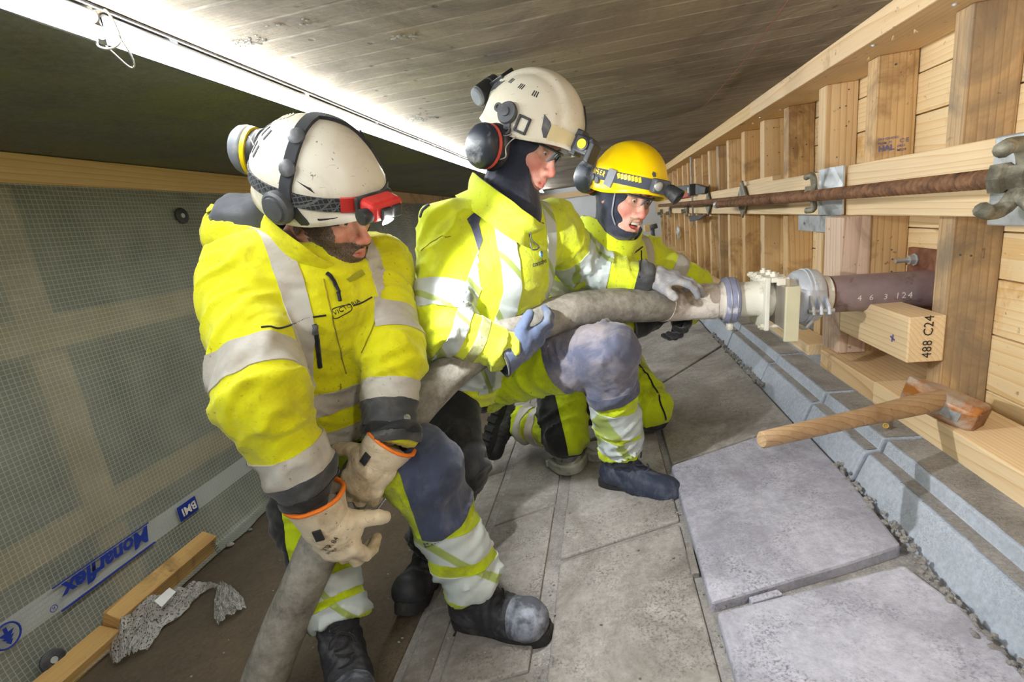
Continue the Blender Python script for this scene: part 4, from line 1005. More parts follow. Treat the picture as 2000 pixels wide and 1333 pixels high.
def relax(V, Q, lam):
    acc = np.zeros_like(V); cnt = np.zeros(len(V))
    for a, b in ((0, 1), (1, 2), (2, 3), (3, 0)):
        np.add.at(acc, Q[:, a], V[Q[:, b]]); np.add.at(acc, Q[:, b], V[Q[:, a]]); np.add.at(cnt, Q[:, a], 1); np.add.at(cnt, Q[:, b], 1)
    return V+(acc/np.maximum(cnt, 1)[:, None]-V)*lam
def vnormals(V, Q):
    n = np.cross(V[Q[:, 2]]-V[Q[:, 0]], V[Q[:, 3]]-V[Q[:, 1]]); N = np.zeros_like(V)
    for i in range(4): np.add.at(N, Q[:, i], n)
    return N/(np.linalg.norm(N, axis=1)[:, None]+1e-12)
def folds(V, N, bones, seed, amp=.006, lam=.045):
    """cloth folds: ridges that run round each limb, deepest near the joints"""
    disp = np.zeros(len(V)); wsum = np.full(len(V), 1e-6)
    for bi, (a, b, r, j0, j1) in enumerate(bones):
        a = A3(a); b = A3(b); L = np.linalg.norm(b-a); d = (b-a)/L
        q = V-a; t = q@d; tt = np.clip(t, 0, L); dist = np.linalg.norm(q-tt[:, None]*d, axis=1)
        w_ = np.exp(-(np.maximum(0, dist-r*.6)/(r*.45))**2)
        perp = q-t[:, None]*d
        ang = perp/(r+1e-6)
        s_ = t/lam+.8*vnoise(V*8+bi, seed+5)+.65*ang[:, 0]+.45*ang[:, 2]
        P_ = np.stack([s_, ang[:, 0]*.8+bi*7, ang[:, 1]*.6+ang[:, 2]*.8], 1)
        n1 = vnoise(P_, seed+bi); n2 = vnoise(P_*2.1+3, seed+bi+50)
        rid = np.clip(1-np.abs(n1)*2.4, 0, 1)**1.4*1.25+np.clip(1-np.abs(n2)*2.6, 0, 1)**1.5*.5-.35
        near = j0*np.exp(-(t/(L*.36))**2)+j1*np.exp(-((L-t)/(L*.36))**2)+.30
        disp += rid*near*w_; wsum += w_
    base = vnoise(V*7, seed+9)*.5+vnoise(V*15, seed+11)*.25
    return V+N*(amp*(disp/np.maximum(wsum, .35)+base*.55)[:, None])

def patch(name, V, Q, mask, planes, off, mat, parent, thick=.004, uvaxes=None, smooth=True):
    """a strip of the garment's own surface, trimmed by planes and standing off by `off`"""
    keep = mask[Q].any(1); q = Q[keep]
    for (pt, n) in planes:                                     # rough cull first
        pt = A3(pt); n = A3(n); n = n/np.linalg.norm(n); s_ = ((V-pt)@n) < .03; q = q[s_[q].all(1)]
    if len(q) < 2: return None
    u, inv = np.unique(q, return_inverse=True); v = V[u]; q = inv.reshape(q.shape)
    N = vnormals(v, q); bm = bmesh.new(); vs = [bm.verts.new(x) for x in v]
    for f in q:
        try: bm.faces.new([vs[i] for i in f])
        except ValueError: pass
    for (pt, n) in planes:
        bmesh.ops.bisect_plane(bm, geom=bm.verts[:]+bm.edges[:]+bm.faces[:], plane_co=Vector(pt), plane_no=Vector(n), clear_outer=True, dist=1e-5)
    if not bm.faces: bm.free(); return None
    bm.normal_update(); nv = {x: x.normal.copy() for x in bm.verts}
    for x, n in nv.items(): x.co += n*off
    be = [e for e in bm.edges if e.is_boundary]
    r = bmesh.ops.extrude_edge_only(bm, edges=be)
    nn = {}
    new = [g for g in r['geom'] if isinstance(g, bmesh.types.BMVert)]
    for x in new:
        for e in x.link_edges:
            o = e.other_vert(x)
            if o in nv: x.co -= nv[o]*(off+thick); break
    me = bpy.data.meshes.new(name); bm.to_mesh(me); bm.free()
    if smooth: me.polygons.foreach_set('use_smooth', [True]*len(me.polygons))
    me.set_sharp_from_angle(angle=.8)
    if uvaxes: pass
    o = bpy.data.objects.new(name, me); COL.objects.link(o); me.materials.append(mat)
    if parent is not None: put(o, parent)
    return o

# ------------------------------------------------------------------ cloth, skin
def fabric(name, c, dirt, dlo, dhi, dscale=6, rough=.75, fine=900, var=.06, bump=.25, sheen=.2, dirt2=None, blotch=None):
    m, nt, bs, out = _nt(name); b = NB(nt); vec = b.coords((1, 1, 1))
    n1 = b.noise(vec, 14, 4)
    col = b.ramp(n1, [(.3, tuple(x*(1-var) for x in c[:3])+(1,)), (.7, tuple(min(1, x*(1+var)) for x in c[:3])+(1,))])
    g = b.noise(vec, dscale, 9, .68, .5); col = b.mix(b.ramp(g, [(dlo, BW(0)), (dhi, BW(.8))]), col, dirt)
    sp = b.noise(vec, 90, 3, .6); sc = b.noise(vec, 4, 3)
    s_ = b.math('MULTIPLY', b.ramp(sp, [(.64, BW(0)), (.70, BW(.8))]), b.ramp(sc, [(.42, BW(0)), (.62, BW(1))]))
    col = b.mix(s_, col, dirt2 or tuple(x*.35 for x in dirt[:3])+(1,))
    b.l(col, bs.inputs['Base Color']); bs.inputs['Roughness'].default_value = rough
    bs.inputs['Sheen Weight'].default_value = sheen; bs.inputs['Specular IOR Level'].default_value = .25
    cr = b.noise(vec, 38, 6, .62, .7); wv = b.noise(vec, fine, 2)
    b.bump(b.math('ADD', cr, b.math('MULTIPLY', wv, .15)), bump, .006, bs)
    return m
YEL1 = fabric('hivis_yellow_grubby', srgb(214, 214, 8), srgb(158, 146, 24), .47, .70, 5, bump=.5)
YEL2 = fabric('hivis_lime', srgb(212, 226, 36), srgb(178, 184, 84), .48, .72, 6, dirt2=srgb(110, 114, 54), bump=.5)
YEL3 = fabric('hivis_trousers', srgb(188, 208, 8), srgb(120, 120, 20), .48, .68, 7, dirt2=srgb(66, 66, 24), bump=.5)
REFL = fabric('reflective_tape', srgb(182, 180, 171), srgb(150, 138, 118), .46, .70, 7, rough=.5, sheen=0, bump=.15)
NAVY = fabric('navy_fabric', srgb(58, 66, 88), srgb(112, 112, 122), .46, .68, 6, var=.15)
CHAR = fabric('charcoal_fabric', srgb(60, 62, 64), srgb(108, 106, 102), .48, .72, 7, var=.12)
BLKF = fabric('black_fabric', srgb(26, 27, 28), srgb(64, 62, 58), .52, .75, 8, var=.15)
KNEEM = fabric('dusty_knee_fabric', srgb(88, 92, 112), srgb(150, 142, 142), .44, .64, 7, var=.12)
FLEECE = fabric('dark_fleece', srgb(40, 44, 58), srgb(70, 72, 84), .5, .75, 9, var=.15, bump=.5)
LINING = fabric('hood_lining', srgb(66, 68, 74), srgb(110, 110, 110), .55, .75, 7)
LEATH = fabric('pale_leather_glove', srgb(222, 208, 178), srgb(150, 116, 72), .47, .66, 9, rough=.65, bump=.35, dirt2=srgb(96, 70, 44))
GLBLUE = fabric('blue_grey_glove', srgb(84, 96, 122), srgb(136, 140, 146), .48, .7, 12)
GLGREY = fabric('grey_leather_glove', srgb(146, 148, 152), srgb(206, 200, 190), .46, .62, 10)
BOOTM = fabric('scuffed_boot_leather', srgb(48, 48, 52), srgb(104, 106, 112), .5, .7, 11, rough=.5, bump=.3, sheen=0)
BOOTB = fabric('blue_black_boot_leather', srgb(48, 54, 70), srgb(110, 116, 128), .48, .68, 11, rough=.5, bump=.3, sheen=0)
SOLEM = plain('rubber_sole', srgb(34, 34, 35), .8, 0, .2, 40, .4, 120, dirt=srgb(80, 76, 70), dlo=.5, dhi=.7)
TOECAP = plain('worn_toecap', srgb(70, 72, 80), .5, 0, .2, 24, .2, 90, dirt=srgb(134, 140, 152), dlo=.45, dhi=.6, dscale=16)
ORANGE = plain('orange_cuff_lining', srgb(232, 120, 28), .8, 0, .08, 40, .2, 200)
def tape_mat(name, base, line, scale, rot):
    """segmented reflective tape: silver with thin curved gaps"""
    m, nt, bs, out = _nt(name); b = NB(nt); vec = b.coords((1, 1, 1), rot=rot)
    wv = b.n('ShaderNodeTexWave', wave_type='BANDS', bands_direction='DIAGONAL'); wv.inputs['Scale'].default_value = scale; wv.inputs['Distortion'].default_value = 5; wv.inputs['Detail'].default_value = 0; wv.inputs['Detail Scale'].default_value = .6
    b.l(vec, wv.inputs['Vector'])
    l_ = b.ramp(wv.outputs['Fac'], [(.0, BW(1)), (.035, BW(1)), (.07, BW(0))])
    d = b.noise(vec, 7, 8, .65); col = b.mix(b.ramp(d, [(.52, BW(0)), (.74, BW(.7))]), base, srgb(168, 168, 156)); col = b.mix(b.math('MULTIPLY', l_, .85), col, line)
    b.l(col, bs.inputs['Base Color']); bs.inputs['Roughness'].default_value = .45; b.bump(b.noise(vec, 40, 5), .12, .005, bs); return m
SEGT = tape_mat('segmented_tape', srgb(186, 196, 194), srgb(140, 158, 40), 3.2, (0, 0, 0))
def skin_mat(name, c, red, hc, hf, hu, mouth=None):
    """skin: redder at the nose, cheeks, ears and lips"""
    m, nt, bs, out = _nt(name); b = NB(nt); tc = b.n('ShaderNodeTexCoord'); vec = tc.outputs['Object']
    n1 = b.noise(vec, 34, 8, .7); col = b.ramp(n1, [(.3, (c[0]*.74, c[1]*.66, c[2]*.62, 1)), (.62, c)])
    hr = np.cross(hf, hu)
    for (lx, ly, lz, r, s_, cc) in ((0, .118, -.032, .030, .75, red), (.045, .075, -.03, .04, .5, red), (-.045, .075, -.03, .04, .5, red), (.085, -.01, 0, .045, .55, red), (-.085, -.01, 0, .045, .55, red), (0, .105, -.068, .018, .7, srgb(176, 84, 74)), (.012, .104, -.068, .014, .6, srgb(176, 84, 74)), (-.012, .104, -.068, .014, .6, srgb(176, 84, 74))):
        p = hc+hr*lx+hf*ly+hu*lz
        vm = b.n('ShaderNodeVectorMath', operation='DISTANCE'); b.l(vec, vm.inputs[0]); vm.inputs[1].default_value = tuple(p)
        f = b.ramp(b.math('DIVIDE', vm.outputs['Value'], r), [(.35, BW(s_)), (1, BW(0))]); col = b.mix(f, col, cc)
    b.l(col, bs.inputs['Base Color']); bs.inputs['Roughness'].default_value = .48
    bs.inputs['Subsurface Weight'].default_value = .12; bs.inputs['Subsurface Radius'].default_value = (.012, .005, .003); bs.inputs['Subsurface Scale'].default_value = .5
    b.bump(b.math('ADD', b.noise(vec, 170, 5, .6), b.math('MULTIPLY', b.noise(vec, 45, 5, .6, 1.2), 1.4)), .35, .004, bs); return m
EYEW = plain('eye_white', srgb(226, 220, 212), .2, 0, .02); IRIS = plain('iris', srgb(74, 84, 92), .2, 0, .1); PUP = plain('pupil', srgb(12, 12, 12), .1)
TEETH = plain('teeth', srgb(220, 210, 190), .3, 0, .05)
def glass_mat():
    m, nt, bs, out = _nt('clear_lens'); b = NB(nt)
    tr = b.n('ShaderNodeBsdfTransparent'); gl = b.n('ShaderNodeBsdfGlossy'); gl.inputs['Roughness'].default_value = .05; fr = b.n('ShaderNodeFresnel'); fr.inputs[0].default_value = 1.5; mx = b.n('ShaderNodeMixShader')
    tr.inputs[0].default_value = (.93, .94, .90, 1); b.l(b.math('ADD', fr.outputs[0], .02), mx.inputs[0]); b.l(tr.outputs[0], mx.inputs[1]); b.l(gl.outputs[0], mx.inputs[2]); b.l(mx.outputs[0], out.inputs['Surface']); return m
LENS = glass_mat()
def hair_mat(name, c1, c2):
    m, nt, bs, out = _nt(name); b = NB(nt); vec = b.coords((1, 1, .45)); n = b.noise(vec, 420, 3, .6)
    b.l(b.ramp(n, [(.35, c1), (.65, c2)]), bs.inputs['Base Color']); bs.inputs['Roughness'].default_value = .7; b.bump(n, .9, .004, bs); return m

# ------------------------------------------------------------------ head in its own frame
class Head:
    """x to the wearer's right, y forward, z up; directions given as seen by the camera (right, up, towards)"""
    def __init__(s, c, fwd, up, scale=1.0):
        s.c = A3(c); f = RW@_unit(fwd); u = RW@_unit(up); u = _unit(u-f*(u@f)); s.f = f; s.u = u; s.r = np.cross(f, u); s.k = scale
    def P(s, x, y, z): return Vector(s.c+(s.r*x+s.f*y+s.u*z)*s.k)
    def D(s, x, y, z): return Vector(s.r*x+s.f*y+s.u*z)
    def axes(s): return (s.r, s.f, s.u)
    def loc(s, V): q = (V-s.c)/s.k; return q@s.r, q@s.f, q@s.u
def head_sdf(S, H, mouth_open=0):
    ax = H.axes(); k = H.k
    E = lambda c, r, kk=.02, op=1, lab='head': S.ell(H.P(*c), ax, [x*k for x in r], kk*k, lab, op)
    Cn = lambda a, b, r1, r2, kk=.012, op=1: S.cone(H.P(*a), H.P(*b), r1*k, r2*k, kk*k, 'head', None, op)
    E((0, -.018, .038), (.077, .098, .088), .03)
    E((0, .028, -.025), (.063, .068, .085), .04)
    E((0, .055, -.092), (.036, .034, .026), .035)
    Cn((.05, .0, -.065), (.018, .062, -.098), .018, .020, .03); Cn((-.05, .0, -.065), (-.018, .062, -.098), .018, .020, .03)
    E((.040, .062, -.020), (.024, .022, .020), .025); E((-.040, .062, -.020), (.024, .022, .020), .025)
    Cn((-.042, .080, .036), (.042, .080, .036), .011, .011, .02); Cn((0, .088, .036), (.0, .086, .02), .012, .009, .015)
    E((.031, .100, .012), (.019, .016, .012), .016, -1); E((-.031, .100, .012), (.019, .016, .012), .016, -1)
    E((.031, .081, .011), (.017, .0125, .0115), .006); E((-.031, .081, .011), (.017, .0125, .0115), .006)
    Cn((.018, .0945, .0125), (.044, .087, .0115), .0023, .0018, .004, -1); Cn((-.018, .0945, .0125), (-.044, .087, .0115), .0023, .0018, .004, -1)
    Cn((0, .090, .018), (0, .116, -.028), .0080, .0105, .012)
    E((0, .115, -.032), (.011, .0105, .010), .010)
    E((.014, .105, -.036), (.009, .011, .009), .008); E((-.014, .105, -.036), (.009, .011, .009), .008)
    E((.0075, .110, -.046), (.0045, .006, .004), .004, -1); E((-.0075, .110, -.046), (.0045, .006, .004), .004, -1)
    E((0, .083, -.062), (.030, .022, .022), .02)
    z0 = -.066
    Cn((-.018, .096, z0+.004+mouth_open*.4), (0, .104, z0+.006+mouth_open*.4), .0055, .0068, .006); Cn((.018, .096, z0+.004+mouth_open*.4), (0, .104, z0+.006+mouth_open*.4), .0055, .0068, .006)
    Cn((-.015, .096, z0-.008-mouth_open*.6), (0, .102, z0-.009-mouth_open*.6), .0060, .0078, .006); Cn((.015, .096, z0-.008-mouth_open*.6), (0, .102, z0-.009-mouth_open*.6), .0060, .0078, .006)
    if mouth_open: E((0, .100, z0-.002-mouth_open*.1), (.024, .028, .004+mouth_open*.55), .004, -1)
    else: Cn((-.022, .102, z0-.0015), (.022, .102, z0-.0015), .0022, .0022, .004, -1)
    for sx in (1, -1):
        S.ell(H.P(.080*sx, -.012, -.002), (H.D(1, -.25*sx*sx, 0), H.D(.25*sx, 1, .15), H.D(0, -.15, 1)), (.010*k, .020*k, .033*k), .008*k, 'head')
        S.ell(H.P(.089*sx, -.008, .002), (H.D(1, -.25, 0), H.D(.25*sx, 1, .15), H.D(0, -.15, 1)), (.007*k, .012*k, .020*k), .006*k, '', -1)
def fine_axes(H, lo, hi, fine=.0036, coarse=.02, R=.15):
    out = []
    for i in range(3):
        c = H.c[i]; a = np.arange(lo[i], c-R, coarse); b = np.arange(max(lo[i], c-R), min(hi[i], c+R), fine); d = np.arange(c+R, hi[i], coarse)
        out.append(np.concatenate([a, b, d]))
    return out

# ------------------------------------------------------------------ helmet and what is fixed to it
def shell_fn(kind):
    def f(phi, el):
        """phi 0 = front, + to the wearer's right; el elevation; returns local point"""
        x = math.sin(phi)*math.cos(el); y = math.cos(phi)*math.cos(el); z = math.sin(el)
        rx, ry, rz = (.124, .152, .146) if kind != 'tall' else (.126, .154, .156)
        if y < 0: ry *= 1.0
        p = Vector((x*rx, y*ry, z*rz)); n = Vector((x/rx, y/ry, z/rz)).normalized(); h = 0
        if kind == 'tall':                                      # raised central crest and side shoulders
            a = abs(p.x); h += .010*max(0, min(1, (.062-a)/.010))*max(0, min(1, (z-.18)/.2))
            h += .004*max(0, min(1, (.10-a)/.02))*max(0, min(1, (z-.1)/.2))
        elif kind == 'climb':
            a = abs(p.x); h += .0035*max(0, min(1, (.070-a)/.02))*max(0, min(1, (z-.3)/.2))
            h += .004*math.exp(-((el-.32)/.10)**2)
        else:
            a = abs(p.x); h += .005*max(0, min(1, (.035-a)/.02))*max(0, min(1, (z-.3)/.2))
        return p+n*h+Vector((0, -.008, .047))
    return f
def rim_el(phi):
    """elevation of the shell's lower edge round the head"""
    c = math.cos(phi); s = abs(math.sin(phi))
    return -.02-.20*s**3-.10*max(0, -c)+.04*max(0, c)**2
def build_helmet(H, parent, kind, mat, label):
    fn = shell_fn(kind); bm = bmesh.new(); n, m = 72, 26; rows = []
    for j in range(m):
        row = []
        for i in range(n):
            phi = 2*math.pi*i/n-math.pi; e0 = rim_el(phi); el = e0+(math.pi/2-.03-e0)*(j/(m-1)); p = fn(phi, el)
            if j == 0: p += Vector((math.sin(phi)*.006, math.cos(phi)*(.010 if math.cos(phi) > 0 else .006), -.003))
            if j == 1: p += Vector((math.sin(phi)*.001, math.cos(phi)*.002, 0))
            row.append(bm.verts.new(H.P(*p)))
        rows.append(row)
    top = bm.verts.new(H.P(*fn(0, math.pi/2)))
    for j in range(m-1):
        for i in range(n): bm.faces.new((rows[j][i], rows[j][(i+1) % n], rows[j+1][(i+1) % n], rows[j+1][i]))
    for i in range(n): bm.faces.new((rows[-1][i], rows[-1][(i+1) % n], top))
    o = mesh_obj('helmet', bm, mat, parent, smooth=True); o['label'] = label
    s = o.modifiers.new('wall', 'SOLIDIFY'); s.thickness = .004; s.offset = -1
    return o, fn
def on_shell(H, fn, phi, el, off=0):
    p = fn(phi, el); q = fn(phi+.02, el); r = fn(phi, el+.02); n = (q-p).cross(r-p).normalized()
    if n.dot(p) < 0: n = -n
    return H.P(*(p+n*off)), H.D(*n), H.D(*(q-p).normalized()), H.D(*(r-p).normalized())
def shell_band(H, fn, path, wd, off, name, mat, parent, th=.0025):
    """a strap lying on the shell: path of (phi, el), half width"""
    bm = bmesh.new(); rows = []
    P = [on_shell(H, fn, a, b, off) for a, b in path]
    for i, (p, n, tx, ty) in enumerate(P):
        d = (P[min(i+1, len(P)-1)][0]-P[max(i-1, 0)][0]).normalized(); s = n.cross(d).normalized()
        rows.append([bm.verts.new(p+s*wd-n*off), bm.verts.new(p+s*wd+n*th), bm.verts.new(p-s*wd+n*th), bm.verts.new(p-s*wd-n*off)])
    for i in range(len(rows)-1):
        for k in range(4): bm.faces.new((rows[i][k], rows[i][(k+1) % 4], rows[i+1][(k+1) % 4], rows[i+1][k]))
    bm.faces.new(rows[0]); bm.faces.new(rows[-1][::-1])
    return mesh_obj(name, bm, mat, parent, smooth=True, autos=.6)
def shell_plate(H, fn, pts, name, mat, parent, th=.002):
    """a thin inlay following the shell: outline in (phi, el)"""
    bm = bmesh.new(); c = (sum(p[0] for p in pts)/len(pts), sum(p[1] for p in pts)/len(pts)); fine = []
    for a, b in zip(pts, pts[1:]+pts[:1]):
        for t in (0, .25, .5, .75): fine.append((a[0]+(b[0]-a[0])*t, a[1]+(b[1]-a[1])*t))
    A = [bm.verts.new(on_shell(H, fn, *q, th)[0]) for q in fine]; Bv = [bm.verts.new(on_shell(H, fn, *q, -.001)[0]) for q in fine]
    mid = [bm.verts.new(on_shell(H, fn, c[0]+(q[0]-c[0])*.5, c[1]+(q[1]-c[1])*.5, th*1.2)[0]) for q in fine]; cc = bm.verts.new(on_shell(H, fn, *c, th*1.3)[0]); n = len(fine)
    for i in range(n):
        j = (i+1) % n; bm.faces.new((A[i], A[j], mid[j], mid[i])); bm.faces.new((mid[i], mid[j], cc)); bm.faces.new((A[j], A[i], Bv[i], Bv[j]))
    return mesh_obj(name, bm, mat, parent, smooth=True, autos=.7)
def ear_muff(c, axis, up, r, parent, cupmat, ringmat, label=None):
    """cup seen from outside: cushion, coloured ring, domed cup; axis points outwards"""
    axis = Vector(axis).normalized()
    bm = bmesh.new(); lathe(bm, Vector(c)-axis*.012, axis, [(0, r*.7), (.0, r*.98), (.008, r*1.03), (.016, r*.98), (.020, r*.9), (.036, r*.88)], 28, up=up, sx=.86); o = mesh_obj('ear_muff', bm, BLACK, parent, smooth=True, autos=.7)
    if label: o['label'] = label
    bm = bmesh.new(); lathe(bm, Vector(c)+axis*.020, axis, [(0, r*.90), (.001, r*.97), (.011, r*.97), (.012, r*.90)], 28, up=up, sx=.86); mesh_obj('coloured_ring', bm, ringmat, o, smooth=True, autos=.6)
    bm = bmesh.new(); lathe(bm, Vector(c)+axis*.032, axis, [(0, r*.95), (.010, r*.97), (.024, r*.90), (.036, r*.72), (.042, r*.45), (.044, .001)], 28, up=up, sx=.86); mesh_obj('cup', bm, cupmat, o, smooth=True)
    return o
def wire(pts, r, name, mat, parent, n=6):
    bm = bmesh.new(); tube(bm, spline(pts, 22), r, n); return mesh_obj(name, bm, mat, parent, smooth=True)
def glasses(H, parent, frame_mat, label):
    g = mesh_obj('safety_glasses', _glass_frame(H), frame_mat, parent, smooth=True); g['label'] = label
    for sx in (1, -1):
        bm = bmesh.new(); rows = []
        for i in range(11):
            a = sx*(.06+.92*i/10); row = []
            for j in range(7):
                t = j/6; hgt = (.020-(.012 if i > 7 else 0)*t)
                z = .026-t*(.036-.012*abs(i/10-.4)); x = math.sin(a)*.075; y = .022+math.cos(a)*.094-.012*t
                row.append(bm.verts.new(H.P(x, y, z)))
            rows.append(row)
        for i in range(10):
            for j in range(6): bm.faces.new((rows[i][j], rows[i+1][j], rows[i+1][j+1], rows[i][j+1]))
        mesh_obj('lens', bm, LENS, g, smooth=True)
    return g
def _glass_frame(H):
    bm = bmesh.new(); pts = []
    for i in range(25):
        a = -1.05+2.1*i/24; pts.append(H.P(math.sin(a)*.076, .023+math.cos(a)*.095, .028))
    tube(bm, pts, .0026*H.k, 8, flat=1.5)
    for sx in (1, -1): tube(bm, spline([H.P(sx*.066, .070, .028), H.P(sx*.080, .04, .026), H.P(sx*.083, .0, .020), H.P(sx*.082, -.03, .012)], 12), .0028*H.k, 8, flat=1.4)
    tube(bm, spline([H.P(-.010, .117, .010), H.P(-.007, .119, .022), H.P(.007, .119, .022), H.P(.010, .117, .010)], 10), .002*H.k, 6)
    return bm

# ------------------------------------------------------------------ hands in gloves, boots
def glove(parent, name, W, d, b, thumb_side, curls, mats, label=None, scale=1.0, thumb=(.55, -.1, .75), spread=.10, cuff=None, h=.0042, thumb_curl=.35):
    """W wrist, d towards the knuckles, b out of the back of the hand; thumb_side +1: thumb lies towards b x d"""
    d = A3(Vector(d).normalized()); b = A3(b); b = _unit(b-d*(b@d)); x = np.cross(b, d)*thumb_side; k = scale; W = A3(W)
    P = lambda s, t, n: W+(x*s+d*t+b*n)*k
    S = SDF()
    S.cone(P(0, -.02, 0), P(0, .03, 0), .034*k, .036*k, .02, 'palm', (x, 1.15))
    S.cone(P(.004, .03, 0), P(.002, .088, .0), .026*k, .021*k, .02, 'palm', (x, 1.85))
    S.cone(P(.020, .025, -.008), P(.036, .055, -.016), .022*k, .018*k, .015, 'palm')
    base = [(.034, .094), (.012, .100), (-.011, .096), (-.033, .086)]; lens = [(.044, .027, .024), (.048, .031, .026), (.045, .028, .025), (.036, .022, .022)]; rad = [.0118, .0122, .0118, .0106]
    tips = []
    for i in range(4):
        c = curls[i]; p = P(base[i][0], base[i][1]-.012, 0); an = 0; dirv = None
        S.cone(P(base[i][0]*.8, .06, 0), p, .0125*k, rad[i]*1.15*k, .010, 'finger')
        sp = spread*(1.5-i)*.5
        for j in range(3):
            an += c[j]; dv = d*math.cos(an)-b*math.sin(an)+x*sp*math.cos(an); dv = dv/np.linalg.norm(dv); q = p+dv*lens[i][j]*k
            S.cone(p, q, rad[i]*(1.08-.06*j)*k, rad[i]*(1.02-.08*j)*k, .005, 'finger'); p = q
        tips.append(p)
    tx, tn, td = thumb; p = P(.030, .030, -.012); dv = _unit(x*tx+b*tn+d*td); q = p+dv*.034*k; S.cone(p, q, .0175*k, .0150*k, .012, 'thumb')
    dv2 = _unit(dv*math.cos(thumb_curl)+(-b*.5+d*.6-x*.2)*math.sin(thumb_curl)); q2 = q+dv2*.026*k; S.cone(q, q2, .0150*k, .0136*k, .006, 'thumb'); q3 = q2+_unit(dv2+(-b*.3+d*.2)*.3)*.014*k; S.cone(q2, q3, .0136*k, .0120*k, .005, 'thumb')
    S.half(P(0, -.018, 0), -d)
    V, Q = S.mesh(h, smooth=2); N = vnormals(V, Q)
    V = V+N*(.0016*vnoise(V*60, 3)+.0010*vnoise(V*130, 4))[:, None]
    o = np_obj(name, V, Q, mats[0], parent)
    if label: o['label'] = label
    lab = S.label(V)
    if len(mats) > 1 and mats[1] is not None:
        pm = ((V-W)@b < -.004*k)
        patch('palm_patch', V, Q, pm, [(P(0, .01, 0), -d)], .0012, mats[1], o, .002)
    if cuff:
        cm, lm, l0 = cuff                                      # gauntlet: material, lining, length
        bm = bmesh.new(); c0 = Vector(P(0, .018, 0)); ax_ = Vector(-d); lathe(bm, c0, ax_, [(0, .040*k), (.012, .0425*k), (l0*.6, .046*k), (l0, .051*k), (l0, .047*k), (l0*.5, .042*k)], 28, up=Vector(b), caps=False, sx=1.08); jitter(bm, .0022, 40); mesh_obj('cuff', bm, cm, o, smooth=True, autos=.9)
        bm = bmesh.new(); lathe(bm, c0+ax_*(l0-.002), ax_, [(0, .0475*k), (.003, .0530*k), (.008, .0525*k), (.009, .047*k), (.0, .0455*k)], 28, up=Vector(b), caps=False, sx=1.08); jitter(bm, .0022, 40); mesh_obj('cuff_binding', bm, lm, o, smooth=True)
    return o, P, (d, b, x)
